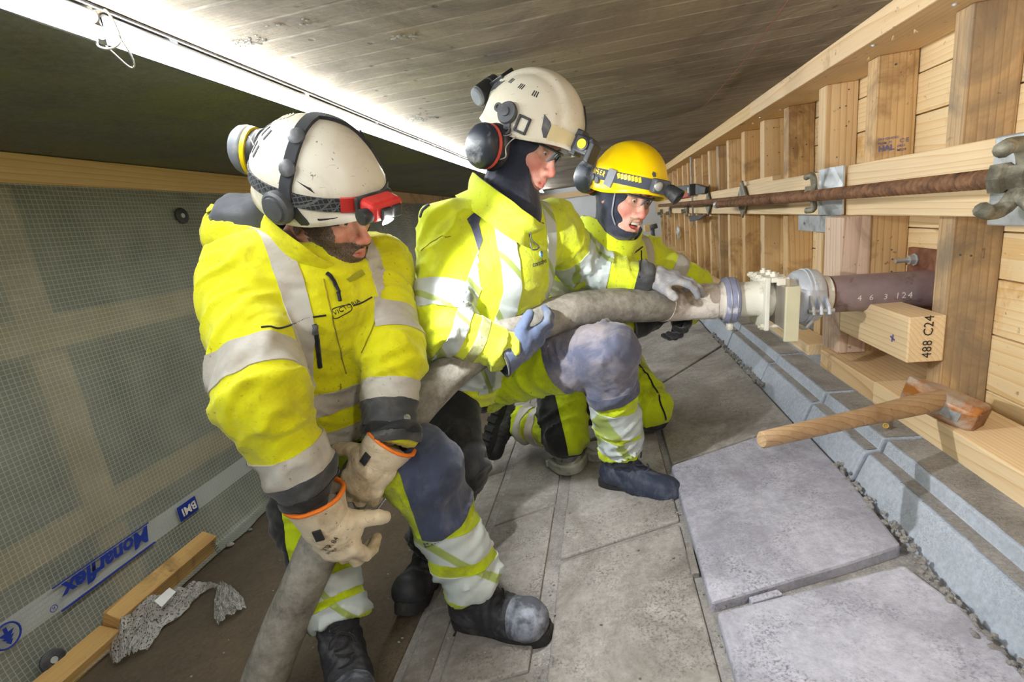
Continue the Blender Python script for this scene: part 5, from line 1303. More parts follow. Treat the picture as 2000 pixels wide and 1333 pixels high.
def boot(parent, name, ank, toe, up, mat, label=None, k=1.0, laces=True, shaft=.13, cap=True, lace_mat=None):
    """ank: ankle joint, toe: direction of the foot, up: along the shin"""
    y = A3(Vector(toe).normalized()); z = A3(up); z = _unit(z-y*(z@y)); x = np.cross(y, z); A = A3(ank)
    P = lambda a, b_, c: A+(x*a+y*b_+z*c)*k
    S = SDF()
    S.cone(P(0, -.015, -.02), P(0, -.018, shaft), .052*k, .056*k, .03, 'shaft', (y, 1.12))
    S.cone(P(0, -.045, -.052), P(0, .05, -.058), .044*k, .043*k, .03, 'foot')
    S.cone(P(0, .0, -.015), P(0, .085, -.05), .045*k, .042*k, .03, 'foot')
    S.cone(P(0, .06, -.060), P(.004, .150, -.062), .046*k, .044*k, .03, 'toe', (x, 1.10))
    S.ball(P(.002, .155, -.055), .043*k, .03, 'toe')
    S.half(P(0, 0, -.088), -z, .006); S.half(P(0, 0, shaft-.006), z)
    V, Q = S.mesh(.0052, smooth=2); N = vnormals(V, Q); ty = (V-A)@y/k; tz = (V-A)@z/k
    cr = np.exp(-((ty-.07)/.04)**2)*np.sin(ty*260+vnoise(V*30, 3)*2)*.0014+np.exp(-((tz-.02)/.05)**2)*np.sin(tz*190+vnoise(V*25, 4)*3)*.0018
    V = V+N*(cr+.001*vnoise(V*50, 7))[:, None]
    o = np_obj(name, V, Q, mat, parent)
    if label: o['label'] = label
    if cap: patch('toecap', V, Q, ty > .08, [(P(0, .112, 0), -y)], .0012, TOECAP, o, .003)
    def outline(z0, grow):
        pts = []
        for t in np.linspace(0, 2*math.pi, 40, endpoint=False):
            yy = .05+.150*math.cos(t); w_ = (.042+.010*max(0, math.cos(t))**.7-.006*math.exp(-((yy-.02)/.05)**2))*abs(math.sin(t))**.55*(1 if math.sin(t) > 0 else -1)
            pts.append(P(w_*grow, yy*1.0+.003, z0))
        return pts
    bm = bmesh.new(); R0 = [bm.verts.new(q) for q in outline(-.112, 1.0)]; R1 = [bm.verts.new(q) for q in outline(-.094, 1.05)]; R2 = [bm.verts.new(q) for q in outline(-.078, 1.02)]
    for a_, b_ in ((R0, R1), (R1, R2)):
        for i in range(40): bm.faces.new((a_[i], a_[(i+1) % 40], b_[(i+1) % 40], b_[i]))
    bm.faces.new(R0[::-1]); bm.faces.new(R2); mesh_obj('sole', bm, SOLEM, o, smooth=True, autos=.6)
    bm = bmesh.new()
    for i in range(6):
        yy = -.07+.044*i; obox(bm, P(0, yy, -.114), (x, y, z), (.040*k, .012*k, .006*k))
    mesh_obj('tread', bm, SOLEM, o)
    if laces:
        for i in range(5):
            zz = .075-.024*i; yy = .052+.0*i+max(0, (i-1.2))*.014; rr = .020
            if i >= 2: zz = .022-.011*(i-2); yy = .050+.020*(i-2)
            bm = bmesh.new(); pts = [P(rr*math.sin(a)*1.05, yy-.004+.0085*math.cos(a)-.006*abs(math.sin(a)), zz+.007*math.sin(a)*(1 if i % 2 else -1)) for a in np.linspace(-1.5, 1.5, 9)]
            tube(bm, pts, .0030*k, 6); mesh_obj('lace', bm, lace_mat or BLKF, o, smooth=True)
        bm = bmesh.new(); tube(bm, spline([P(.0, .058, .062), P(.026, .060, .050), P(.030, .056, .03), P(.012, .062, .045)], 14), .0028*k, 6); tube(bm, spline([P(.0, .058, .062), P(-.024, .060, .045), P(-.030, .054, .02)], 12), .0028*k, 6); mesh_obj('lace_bow', bm, lace_mat or BLKF, o, smooth=True)
    return o
from mathutils.bvhtree import BVHTree
class Surf:
    """nearest-point helper for laying trim and lettering on a garment"""
    def __init__(s, V, Q): s.b = BVHTree.FromPolygons([Vector(v) for v in V], [tuple(int(i) for i in q) for q in Q])
    def hit(s, u, v):
        p, n, i, d = s.b.ray_cast(Vector((0, 0, 0)), Vector(ray(u, v)).normalized())
        if p is None: return None, None
        if n.dot(Vector(ray(u, v))) > 0: n = -n
        return p, n
    def press(s, o, off):
        base = Vector((0, 0, 0)); p = o
        while p is not None: base += p.location; p = p.parent
        for v in o.data.vertices:
            q, n, i, d = s.b.find_nearest(v.co+base)
            if q is not None:
                if n.dot((v.co+base)-q) < 0 and n.dot(-q) < 0: n = -n
                v.co = q+n*off-base
    def strip(s, name, px, r, mat, parent, off=.001, n=24, flat=None):
        pts = []
        for u, v in px:
            p, nn = s.hit(u, v)
            if p is not None: pts.append(p+nn*off)
        if len(pts) < 2: return None
        P = spline(pts, n) if len(pts) > 2 else [pts[0].lerp(pts[1], i/(n-1)) for i in range(n)]
        Q_ = []
        for p in P:
            q, nn, i, d = s.b.find_nearest(p)
            if nn.dot(p-q) < 0 and nn.dot(-q) < 0: nn = -nn
            Q_.append(q+nn*off)
        bm = bmesh.new(); tube(bm, Q_, r, 6); return mesh_obj(name, bm, mat, parent, smooth=True)
    def text(s, name, txt, u, v, u2, v2, h, mat, parent, **k):
        p, n = s.hit(u, v); p2, n2 = s.hit(u2, v2)
        if p is None or p2 is None: return
        X = (p2-p).normalized(); Y = n.cross(X); o = text_obj(name, txt, p, X, Y, h, mat, parent, **k)
        bm = bmesh.new(); bm.from_mesh(o.data); bmesh.ops.subdivide_edges(bm, edges=[e for e in bm.edges if e.calc_length() > h*.4], cuts=2); bm.to_mesh(o.data); bm.free()
        s.press(o, .0012); return o
    def flat(s, name, px, mat, parent, off=.0015, th=.0015):
        """a sewn-on panel: outline in image points, laid on the cloth"""
        pts = []
        m = len(px)
        for i in range(m):
            a, b = px[i], px[(i+1) % m]
            for t in (0, .25, .5, .75):
                p, n = s.hit(a[0]+(b[0]-a[0])*t, a[1]+(b[1]-a[1])*t)
                if p is not None: pts.append((p, n))
        if len(pts) < 6: return None
        c = sum((p for p, n in pts), Vector())/len(pts); bm = bmesh.new(); rings = []
        for k in (1, .8, .6, .4, .2):
            ring = []
            for p, n in pts:
                q, nn, i, d = s.b.find_nearest(c+(p-c)*k)
                if nn.dot(n) < 0: nn = -nn
                ring.append(bm.verts.new(q+nn*(off+th)))
            rings.append(ring)
        low = [bm.verts.new(p-n*.003) for p, n in pts]; q, nn, i, d = s.b.find_nearest(c)
        if nn.dot(-q) < 0: nn = -nn
        cc = bm.verts.new(q+nn*(off+th)); L = len(pts)
        for a, b in zip([low]+rings[:-1], rings):
            for i in range(L): bm.faces.new((a[i], a[(i+1) % L], b[(i+1) % L], b[i]))
        for i in range(L): bm.faces.new((rings[-1][i], rings[-1][(i+1) % L], cc))
        return mesh_obj(name, bm, mat, parent, smooth=True, autos=.9)
def lerp(a, b, t): return Vector(a)+(Vector(b)-Vector(a))*t

def base_person(label, J, H, skin, group=None, mouth=0):
    root = empty('person', (J['rank'].x*.5+J['lank'].x*.5, J['rank'].y*.5+J['lank'].y*.5, floorz(J['lank'].x)))
    tag(root, label, 'person')
    S = SDF(); head_sdf(S, H, mouth)
    U = (J['neck']-J['pel']).normalized()
    S.cone(H.P(0, -.02, -.05), J['neck']+(J['chest']-J['neck'])*.25, .056, .062, .03, 'neck')
    L = (J['lsh']-J['rsh']).normalized()
    S.cone(J['chest'], J['pel'], .105, .100, .04, 'torso', (L, 1.35)); S.cone(lerp(J['rsh'], J['lsh'], .08), lerp(J['rsh'], J['lsh'], .92), .055, .055, .04, 'torso')
    for s in 'rl':
        S.cone(J[s+'sh'], J[s+'elb'], .050, .042, .03, 'arm'); S.cone(J[s+'elb'], J[s+'wri'], .042, .028, .02, 'arm')
        S.cone(J[s+'hip'], J[s+'kn'], .078, .056, .04, 'leg'); S.cone(J[s+'kn'], J[s+'ank'], .056, .038, .03, 'leg')
    lo, hi = S.bounds(); V, Q = S.mesh(.02, axes=fine_axes(H, lo, hi), smooth=1)
    o = np_obj('body', V, Q, skin, root)
    return root, S

def eyes(H, parent, look=(0, 0)):
    for sx in (1, -1):
        bm = bmesh.new(); bmesh.ops.create_uvsphere(bm, u_segments=20, v_segments=12, radius=.0118*H.k); c = H.P(.031*sx, .0800, .0115)
        for v in bm.verts: v.co = v.co+c
        e = mesh_obj('eye', bm, EYEW, parent, smooth=True); d = H.D(look[0], 1, look[1]).normalized()
        bm = bmesh.new(); lathe(bm, c+d*.0098*H.k, d, [(0, .0058*H.k), (.0022*H.k, .0050*H.k), (.0028*H.k, .0)], 14, caps=False); mesh_obj('iris', bm, IRIS, e, smooth=True)
        bm = bmesh.new(); lathe(bm, c+d*.0118*H.k, d, [(0, .0026*H.k), (.0008*H.k, .0020*H.k)], 10); mesh_obj('pupil', bm, PUP, e)
def brows(H, parent, mat):
    for sx in (1, -1):
        bm = bmesh.new(); tube(bm, spline([H.P(.014*sx, .0985, .031), H.P(.026*sx, .0965, .036), H.P(.038*sx, .089, .0375), H.P(.047*sx, .080, .033)], 14), lambda t: (.0032*(1-.55*t))*H.k, 8, flat=.6); jitter(bm, .001, 300); mesh_obj('eyebrow', bm, mat, parent, smooth=True)
def beard(H, parent, mat, top=-.028, mustache=True, mouth=0, thick=.004, full=True):
    S = SDF(); head_sdf(S, H, mouth); h = .0034
    axes = [np.arange(H.c[i]-.15, H.c[i]+.15, h) for i in range(3)]; F = S.grid(*axes); V, Q = surface_nets(F, axes); V = relax(V, Q, .4); N = vnormals(V, Q)
    x, y, z = H.loc(V); ax_ = np.abs(x); nz = vnoise(V*55, 2)*.006
    lim = np.where(ax_ > .055, .0+.25*(y), top-.012+.25*np.maximum(0, ax_-.02))
    m = (z+nz < lim) & (y > -.005) & (z > -.135) & full
    if mustache: m |= (z > -.066) & (z < -.046+nz) & (ax_ < .030) & (y > .085)
    lips = ((x/.021)**2+((z+.067)/(.011+mouth*.8))**2 < 1) & (y > .07)
    m &= ~lips; keep = m[Q].all(1); q = Q[keep]
    if not len(q): return
    u, inv = np.unique(q, return_inverse=True); q = inv.reshape(q.shape); v = V[u]; n = N[u]
    cnt = np.zeros(len(v)); np.add.at(cnt, q.ravel(), 1); inner = np.clip((cnt-1)/3, 0, 1)
    v = v+n*((thick*(.55+.45*vnoise(v*210, 5))+.0008)*inner-.001*(1-inner))[:, None]
    np_obj('beard', v, q, mat, parent)

def garment(name, S, h, bones, seed, amp, lam, mat, parent, smooth=2):
    V, Q = S.mesh(h, smooth=smooth); N = vnormals(V, Q); V = folds(V, N, bones, seed, amp, lam)
    for _ in range(1): V = relax(V, Q, .25)
    o = np_obj(name, V, Q, mat, parent); return o, V, Q, S.label(V)
def jacket_sdf(J, torso=(.150, .140), sh=.082, arm=(.078, .072, .056), flat=1.32, hem=.10, neck_r=.070, neckdir=None):
    S = SDF(); L = (J['lsh']-J['rsh']).normalized(); U = (J['neck']-J['pel']).normalized()
    low = J['pel']-U*hem
    S.cone(low, J['chest'], torso[1], torso[0], .05, 'torso', (L, flat))
    S.cone(J['chest'], lerp(J['neck'], J['chest'], .18), torso[0], .085, .05, 'torso', (L, flat))
    S.cone(lerp(J['rsh'], J['lsh'], .06), lerp(J['rsh'], J['lsh'], .94), sh, sh, .06, 'torso')
    for s in 'rl':
        S.cone(J[s+'sh'], J[s+'elb'], arm[0], arm[1], .025, s+'arm'); S.cone(J[s+'elb'], J[s+'wri'], arm[1], arm[2], .025, s+'for')
    nd = (neckdir or (J['neck']-J['chest'])).normalized()
    S.cone(J['neck']-nd*.03, J['neck']+nd*.2, neck_r, neck_r*1.2, .02, '', None, -1)
    S.half(low-U*.005, -U, .01)
    for s in 'rl':
        d = (J[s+'wri']-J[s+'elb']).normalized()
        S.drum(J[s+'wri']+d*.02, d, arm[2]*2.2, .2)
    bones = [(low, J['chest'], torso[0]*1.1, .6, .3)]+[(J[s+'sh'], J[s+'elb'], arm[0], .55, 1.0) for s in 'rl']+[(J[s+'elb'], J[s+'wri'], arm[1], 1.0, .7) for s in 'rl']
    return S, bones, L, U, L.cross(U).normalized()
def trouser_sdf(J, hip=.125, th=(.098, .082), shin=(.080, .068), top=.06, flat=1.3, cutl=(.92, .92), waist=True):
    S = SDF(); L = (J['lhip']-J['rhip']).normalized(); U = (J['chest']-J['pel']).normalized()
    S.cone(J['pel']+U*top, J['pel']-U*.03, hip, hip, .05, 'hips', (L, flat))
    bones = []
    for s, c in zip('rl', cutl):
        S.cone(J[s+'hip'], J[s+'kn'], th[0], th[1], .05, s+'thigh'); S.cone(J[s+'kn'], J[s+'ank'], shin[0], shin[1], .03, s+'shin')
        bones += [(J[s+'hip'], J[s+'kn'], th[0], .7, .9), (J[s+'kn'], J[s+'ank'], shin[0], .8, 1.0)]
    for s, c in zip('rl', cutl):
        p = lerp(J[s+'kn'], J[s+'ank'], c); d = (J[s+'ank']-J[s+'kn']).normalized(); S.drum(p, d, .13, .3)
    return S, bones, L, U
def arm_clear(a, b, L, s, r):
    """planes keeping a sleeve band off the chest"""
    m = lerp(a, b, .5); n = Vector(L)*(-1 if s == 'l' else 1); d = (Vector(b)-Vector(a)).normalized(); n = (n-d*n.dot(d)).normalized()
    return [(m+n*r, n)]
def band(name, V, Q, labs, which, a, b, t0, t1, off, mat, parent, extra=(), tilt=None, th=.004):
    a = Vector(a); b = Vector(b); d = (b-a).normalized(); n = d if tilt is None else (d+Vector(tilt)).normalized()
    m = np.isin(labs, which if isinstance(which, (list, tuple)) else [which])
    return patch(name, V, Q, m, [(lerp(a, b, t0), -n), (lerp(a, b, t1), n)]+list(extra), off, mat, parent, th)
def collar(J, H, r0, r1, hgt, mat, lin, parent, off=(0, 0, 0), name='collar', ax_=None, base=None, dip=0, fwd=None, open_=0):
    c = Vector(base if base is not None else J['neck'])+Vector(off); d = (Vector(ax_) if ax_ is not None else (Vector(H.c)-c)).normalized()
    f = Vector(fwd if fwd is not None else H.D(0, 1, 0)); f = (f-d*f.dot(d)).normalized(); s = d.cross(f)
    bm = bmesh.new(); n = 48; rows = []
    prof = [(-.035, r0*1.18), (0, r0), (hgt*.5, (r0+r1)/2+.004), (hgt*.95, r1), (hgt, r1-.004), (hgt*.9, r1-.010), (hgt*.4, (r0+r1)/2-.008), (0, r0-.012)]
    for t, r in prof:
        row = []
        for i in range(n):
            a = 2*math.pi*i/n; q = .006*mnoise.noise(Vector((math.cos(a)*2.2, math.sin(a)*2.2, t*14+3)))
            tt = t*(1-dip*max(0, math.cos(a))**2) if t > 0 else t
            row.append(bm.verts.new(c+d*(tt+q*.6)+(f*math.cos(a)*1.08+s*math.sin(a))*(r+q)))
        rows.append(row)
    for k in range(4):
        for i in range(n): bm.faces.new((rows[k][i], rows[k][(i+1) % n], rows[k+1][(i+1) % n], rows[k+1][i]))
    o = mesh_obj(name, bm, mat, parent, smooth=True)
    bm = bmesh.new(); R2 = [[bm.verts.new(v) for v in [c+d*(t*(1-dip*max(0, math.cos(2*math.pi*i/n))**2) if t > 0 else t)+(f*math.cos(2*math.pi*i/n)*1.08+s*math.sin(2*math.pi*i/n))*(r-.003+.006*mnoise.noise(Vector((math.cos(2*math.pi*i/n)*2.2, math.sin(2*math.pi*i/n)*2.2, t*14+3)))) for i in range(n)]] for t, r in ((hgt*1.01, r1-.001), (hgt*.9, r1-.009), (hgt*.4, (r0+r1)/2-.010), (-.02, r0-.016))]
    for k in range(3):
        for i in range(n): bm.faces.new((R2[k][i], R2[k][(i+1) % n], R2[k+1][(i+1) % n], R2[k+1][i]))
    mesh_obj('lining', bm, lin, o, smooth=True)
    return o
def balaclava(H, J, parent, mat, front=.045, low=-.085, chin=True, base=None, name='hood_liner', off=.007, nr=.076):
    """knitted hood: the head's own form a little larger, open at the face, running down the neck"""
    S = SDF(); ax = H.axes(); k = H.k
    S.ell(H.P(0, -.018, .025), ax, (.094*k, .108*k, .094*k), .03, 'h'); S.ell(H.P(0, .018, -.035), ax, (.072*k, .066*k, .085*k), .04, 'h')
    S.cone(H.P(0, -.015, -.06), Vector(base if base is not None else J['neck']), .070*k, nr, .04, 'h')
    if chin: S.ell(H.P(0, .050, -.102), ax, (.050*k, .050*k, .030*k), .03, 'h')
    S.ell(H.P(0, .115, -.012+(0 if not chin else .004)), ax, (.066*k, .075*k, .078*k if not chin else .072*k), .008, '', -1)
    S.half(H.P(0, 0, .055), H.D(0, 0, 1))
    V, Q = S.mesh(.0055, smooth=2); N = vnormals(V, Q); V = V+N*(.0022*vnoise(V*34, 3)+.0012*vnoise(V*80, 4))[:, None]
    return np_obj(name, V, Q, mat, parent)
def lamp_box(H, p, parent, name, half, mat, rot=None, bev=.005):
    bm = bmesh.new(); ax_ = rot or (H.D(1, 0, 0), H.D(0, 1, 0), H.D(0, 0, 1)); obox(bm, p, ax_, half); return mesh_obj(name, bm, mat, parent, bevel=bev)
def helmet_mat(name, c, grime, rough=.38):
    m, nt, bs, out = _nt(name); b = NB(nt); vec = b.coords((1, 1, 1))
    g = b.noise(vec, 7, 9, .68, .6); col = b.mix(b.ramp(g, [(.48, BW(0)), (.74, BW(.75))]), c, grime)
    s1 = b.noise(vec, 120, 3, .5); col = b.mix(b.ramp(s1, [(.69, BW(0)), (.73, BW(.8))]), col, tuple(x*.3 for x in grime[:3])+(1,))
    sc = b.noise(b.coords((1, 1, 9), rot=(.4, .7, .2)), 26, 3, .5); col = b.mix(b.ramp(sc, [(.70, BW(0)), (.74, BW(.45))]), col, tuple(x*.5 for x in grime[:3])+(1,))
    b.l(col, bs.inputs['Base Color']); bs.inputs['Roughness'].default_value = rough; b.bump(g, .06, .004, bs); return m
HWHITE = helmet_mat('scuffed_white_helmet', srgb(224, 219, 202), srgb(176, 162, 134))
HWHITE2 = helmet_mat('cream_helmet', srgb(228, 221, 200), srgb(196, 176, 136), .42)
HWHITE_ = plain('scuffed_white_helmet', srgb(226, 220, 202), .38, 0, .04, 8, .06, 60, dirt=srgb(170, 158, 132), dlo=.56, dhi=.78, dscale=9)
HWHITE3 = plain('cream_helmet_plain', srgb(230, 222, 198), .4, 0, .04, 8, .06, 60, dirt=srgb(192, 172, 134), dlo=.52, dhi=.78, dscale=7)
HYEL = plain('yellow_helmet', srgb(250, 212, 0), .32, 0, .03, 8, .04, 60)
CUPG = plain('grey_muff_cup', srgb(120, 124, 130), .5, 0, .12, 14, .12, 80, dirt=srgb(186, 186, 184), dlo=.55, dhi=.72)
CUPB = plain('navy_muff_cup', srgb(44, 50, 62), .4, 0, .12, 14, .1, 80, dirt=srgb(150, 152, 156), dlo=.6, dhi=.7, dscale=10)
CUPC = plain('two_tone_muff_cup', srgb(150, 156, 164), .4, 0, .12, 14, .1, 80, dirt=srgb(60, 66, 80), dlo=.5, dhi=.6, dscale=7)
def strap_mat(name, a, b_, sc):
    m, nt, bs, out = _nt(name); b = NB(nt); vo = b.n('ShaderNodeTexVoronoi', feature='DISTANCE_TO_EDGE'); vo.inputs['Scale'].default_value = sc; vo.inputs['Randomness'].default_value = .15; b.l(b.coords((1, 1, 1)), vo.inputs['Vector'])
    f = b.ramp(vo.outputs['Distance'], [(.06, BW(0)), (.14, BW(1))]); b.l(b.mix(f, a, b_), bs.inputs['Base Color']); bs.inputs['Roughness'].default_value = .7; b.bump(f, .6, .003, bs); return m
STRAPH = strap_mat('honeycomb_strap', srgb(92, 94, 98), srgb(38, 39, 42), 105)
STRAPD = fabric('dark_strap', srgb(44, 46, 50), srgb(96, 96, 94), .5, .72, 9)

# ================================================================== front worker: white helmet, red headlamp, leather gloves
J = dict(neck=at(578, 468, 1.13), chest=at(610, 590, 1.19), rsh=at(470, 548, 1.08), lsh=at(735, 523, 1.30), pel=at(645, 770, 1.30), rhip=at(605, 800, 1.32), lhip=at(700, 805, 1.40),
         relb=at(512, 775, .94), rwri=at(607, 960, 1.02), lelb=at(764, 690, 1.18), lwri=at(759, 848, 1.12),
         rkn=at(604, 1005, 1.36), rank=at(668, 1232, 1.25), lkn=at(826, 925, 1.20), lank=at(930, 1148, 1.285))
HA = Head(at(634, 408, 1.10), (.87, -.42, .25), (.17, .76, .63), 1.0)
SKA = skin_mat('ruddy_skin', srgb(206, 156, 132), srgb(196, 118, 100), HA.c, HA.f, HA.u)
A_, _ = base_person('bearded worker in front with white helmet, red headlamp and leather gloves, bending over the hose', J, HA, SKA)
eyes(HA, A_, (.1, -.3)); beard(HA, A_, hair_mat('dark_stubble', srgb(74, 60, 50), srgb(124, 104, 88)), -.026)
S, bones, L, U, Fv = jacket_sdf(J, torso=(.152, .150), sh=.085, arm=(.083, .075, .058), hem=.085)
jk, V, Q, lb = garment('jacket', S, .0075, bones, 3, .014, .045, YEL1, A_); sf = Surf(V, Q)
R = J
band('reflective_band', V, Q, lb, ['rarm', 'rfor', 'torso'], R['rsh'], R['relb'], .70, .93, .003, REFL, jk, arm_clear(R['rsh'], R['relb'], L, 'r', .092))
band('reflective_band', V, Q, lb, ['rfor', 'rarm'], R['relb'], R['rwri'], .50, .74, .003, REFL, jk)
band('dark_cuff', V, Q, lb, 'rfor', R['relb'], R['rwri'], .74, 1.1, .004, CHAR, jk)
band('reflective_band', V, Q, lb, ['larm', 'lfor', 'torso'], R['lsh'], R['lelb'], .62, .88, .003, REFL, jk, arm_clear(R['lsh'], R['lelb'], L, 'l', .055))
band('reflective_band', V, Q, lb, ['lfor', 'larm'], R['lelb'], R['lwri'], .38, .62, .003, REFL, jk)
band('dark_cuff', V, Q, lb, 'lfor', R['lelb'], R['lwri'], .62, 1.1, .004, CHAR, jk)
low = J['pel']-U*.085
band('reflective_band', V, Q, lb, 'torso', low, J['chest'], .34, .50, .003, REFL, jk)
band('reflective_band', V, Q, lb, 'torso', low, J['chest'], .08, .20, .003, REFL, jk)
band('hem_edge', V, Q, lb, 'torso', low, J['chest'], -.2, .055, .003, BLKF, jk)
for s_, o0 in ((1, .105), (-1, .105)):                         # braces over the shoulders
    c = lerp(J['rsh'], J['lsh'], .5); dx = L*(-s_)
    patch('reflective_brace', V, Q, np.isin(lb, ['torso', 'rarm'] if s_ == 1 else ['torso']), [(c+dx*(o0+.024), dx), (c+dx*(o0-.024), -dx), (lerp(low, J['chest'], .62 if s_ == 1 else .86), -U)], .003, REFL, jk)
# cuff straps with studs
for s_, nm in (('r', 0), ('l', 1)):
    band('cuff_strap', V, Q, lb, s_+'for', R[s_+'elb'], R[s_+'wri'], .90, 1.0, .007, BLKF, jk)
p, n = sf.hit(793, 818)
if p is not None: bm = bmesh.new(); lathe(bm, p+n*.004, n, [(0, .009), (.003, .008), (.004, .004)], 14); mesh_obj('press_stud', bm, SILVER, jk)
sf.strip('pocket_zip', [(613, 634), (618, 660), (622, 690), (625, 718)], .0055, BLKF, jk, .002)
sf.strip('zip_slider', [(614, 636), (615, 650)], .0065, DKGREY, jk, .006)
sf.strip('seam_piping', [(510, 640), (545, 642), (575, 633), (600, 622), (637, 616)], .0022, BLKF, jk, .001)
sf.strip('seam_piping', [(690, 598), (706, 592), (726, 581)], .0018, BLKF, jk, .001)
sf.strip('front_zip', [(638, 535), (650, 548), (656, 562)], .0045, BLKF, jk, .004)
sf.strip('zip_pull', [(656, 562), (659, 576), (662, 590)], .0042, BLKF, jk, .007)
sf.strip('placket_edge', [(632, 545), (640, 580), (650, 625), (664, 680), (676, 730)], .0016, fabric('dark_seam', srgb(150, 140, 10), srgb(90, 80, 20), .5, .7), jk, .0008)
sf.strip('placket_edge', [(742, 560), (738, 600), (728, 640), (706, 690)], .0016, bpy.data.materials['dark_seam'], jk, .0008)
sf.text('lettering', 'VICTORIA', 652, 617, 684, 601, .0118, INKB, jk)
sf.strip('badge_outline', [(648, 612), (650, 604), (668, 598), (684, 596), (686, 606), (670, 616), (653, 623), (648, 612)], .0011, INKB, jk, .001)
sf.flat('hook_patch', [(676, 545), (705, 527), (712, 536), (683, 552)], fabric('olive_patch', srgb(150, 150, 20), srgb(110, 105, 30), .5, .7), jk)
collar(J, HA, .088, .098, .052, YEL1, BLKF, A_, base=J['neck']+Vector((.012, -.01, -.035)), dip=.35)
# hood lying open behind the neck
SH = SDF(); hc_ = at(497, 446, 1.20); hn = (at(492, 360, 1.14)-at(497, 446, 1.20)).normalized()
axs = (L, hn.cross(L).normalized(), hn)
SH.ell(hc_, axs, (.112, .098, .100), .02, 'o'); SH.cone(at(500, 480, 1.12), at(600, 505, 1.13), .030, .024, .03, 'o'); SH.cone(at(425, 470, 1.15), at(505, 492, 1.10), .034, .028, .03, 'o')
SH.ell(hc_+hn*.050, axs, (.094, .082, .105), .01, '', -1); SH.half(hc_+hn*.055, hn, .01)
v, q = SH.mesh(.007); n_ = vnormals(v, q); v = v+n_*(.008*vnoise(v*16, 5)+.003*vnoise(v*40, 6))[:, None]; hood = np_obj('hood', v, q, YEL1, A_)
SL = SDF(); SL.ell(hc_+hn*.026, axs, (.097, .084, .062), .02, 'o')
v, q = SL.mesh(.007); n_ = vnormals(v, q); v = v+n_*(.012*vnoise(v*18, 15)+.005*vnoise(v*42, 16))[:, None]; np_obj('hood_lining', v, q, LINING, hood)
bm = bmesh.new(); tube(bm, spline([at(503, 503, 1.055), at(500, 520, 1.045), at(506, 545, 1.04), at(520, 550, 1.04), at(516, 530, 1.045), at(505, 506, 1.055)], 26), .0026, 6); mesh_obj('hood_cord', bm, YEL2, hood, smooth=True)
# dark beanie under the helmet and neck warmer
S2 = SDF(); S2.ell(HA.P(0, -.020, .032), HA.axes(), (.086, .108, .094), .02, 'h'); S2.half(HA.P(0, .02, .010), HA.D(0, .25, -1), .004); S2.half(HA.P(0, 0, .07), HA.D(0, 0, 1))
v, q = S2.mesh(.006); np_obj('beanie', v, q, BLKF, A_)
S2 = SDF(); S2.cone(HA.P(0, -.035, -.075), J['neck'], .070, .088, .03, 'n'); S2.half(HA.P(0, -.03, -.072), HA.D(0, -.3, 1), .005)
v, q = S2.mesh(.007); v = v+vnormals(v, q)*(.003*vnoise(v*30, 1))[:, None]; np_obj('neck_warmer', v, q, BLKF, A_)
# trousers
S, bones, L2, U2 = trouser_sdf(J, hip=.122, th=(.100, .088), shin=(.084, .072), cutl=(.93, .95))
tr, V, Q, lb = garment('trousers', S, .0075, bones, 8, .012, .045, YEL3, A_); sf2 = Surf(V, Q)
band('waistband', V, Q, lb, 'hips', J['pel']-U2*.03, J['pel']+U2*.06, -.1, .45, .004, BLKF, tr)
kd = (J['lank']-J['lkn']).normalized()
kfwd = (A3(-J['lkn']) @ np.eye(3)); kf = Vector(kfwd); kf = (kf-kd*kf.dot(kd)).normalized(); ks = kd.cross(kf).normalized()
if ks.x < 0: ks = -ks
patch('knee_panel', V, Q, np.isin(lb, ['lthigh', 'lshin']), [(J['lkn']+kd*.135, (kd+ks*.25)), (J['lkn']-kd*.20, -kd), (J['lkn']-ks*.052, -ks-kd*.1)], .003, NAVY, tr)
band('reflective_band', V, Q, lb, 'lshin', J['lkn'], J['lank'], .42, .64, .003, SEGT, tr, tilt=ks*-.35)
band('reflective_band', V, Q, lb, 'lshin', J['lkn'], J['lank'], .74, .95, .003, SEGT, tr, tilt=ks*-.30)
band('reflective_band', V, Q, lb, 'rshin', J['rkn'], J['rank'], .58, .74, .003, SEGT, tr)
band('reflective_band', V, Q, lb, 'rshin', J['rkn'], J['rank'], .80, .95, .003, SEGT, tr)
patch('dark_side_panel', V, Q, np.isin(lb, ['rthigh', 'rshin']), [(lerp(J['rkn'], J['rank'], .4), (J['rank']-J['rkn'])), (J['rkn']+Vector((-.035, 0, 0)), (1, .3, 0))], .003, BLKF, tr)
# boots
boot(A_, 'boot', at(925, 1160, 1.30), at(1060, 1188, 1.20)-at(925, 1172, 1.30), (-.05, 0, 1), BOOTM, 'scuffed black boot with a worn grey toecap', 1.0)
boot(A_, 'boot', at(668, 1262, 1.25), at(690, 1345, 1.15)-at(668, 1262, 1.25)+Vector((0, 0, .05)), (.05, 0, 1), BOOTM, None, 1.0)
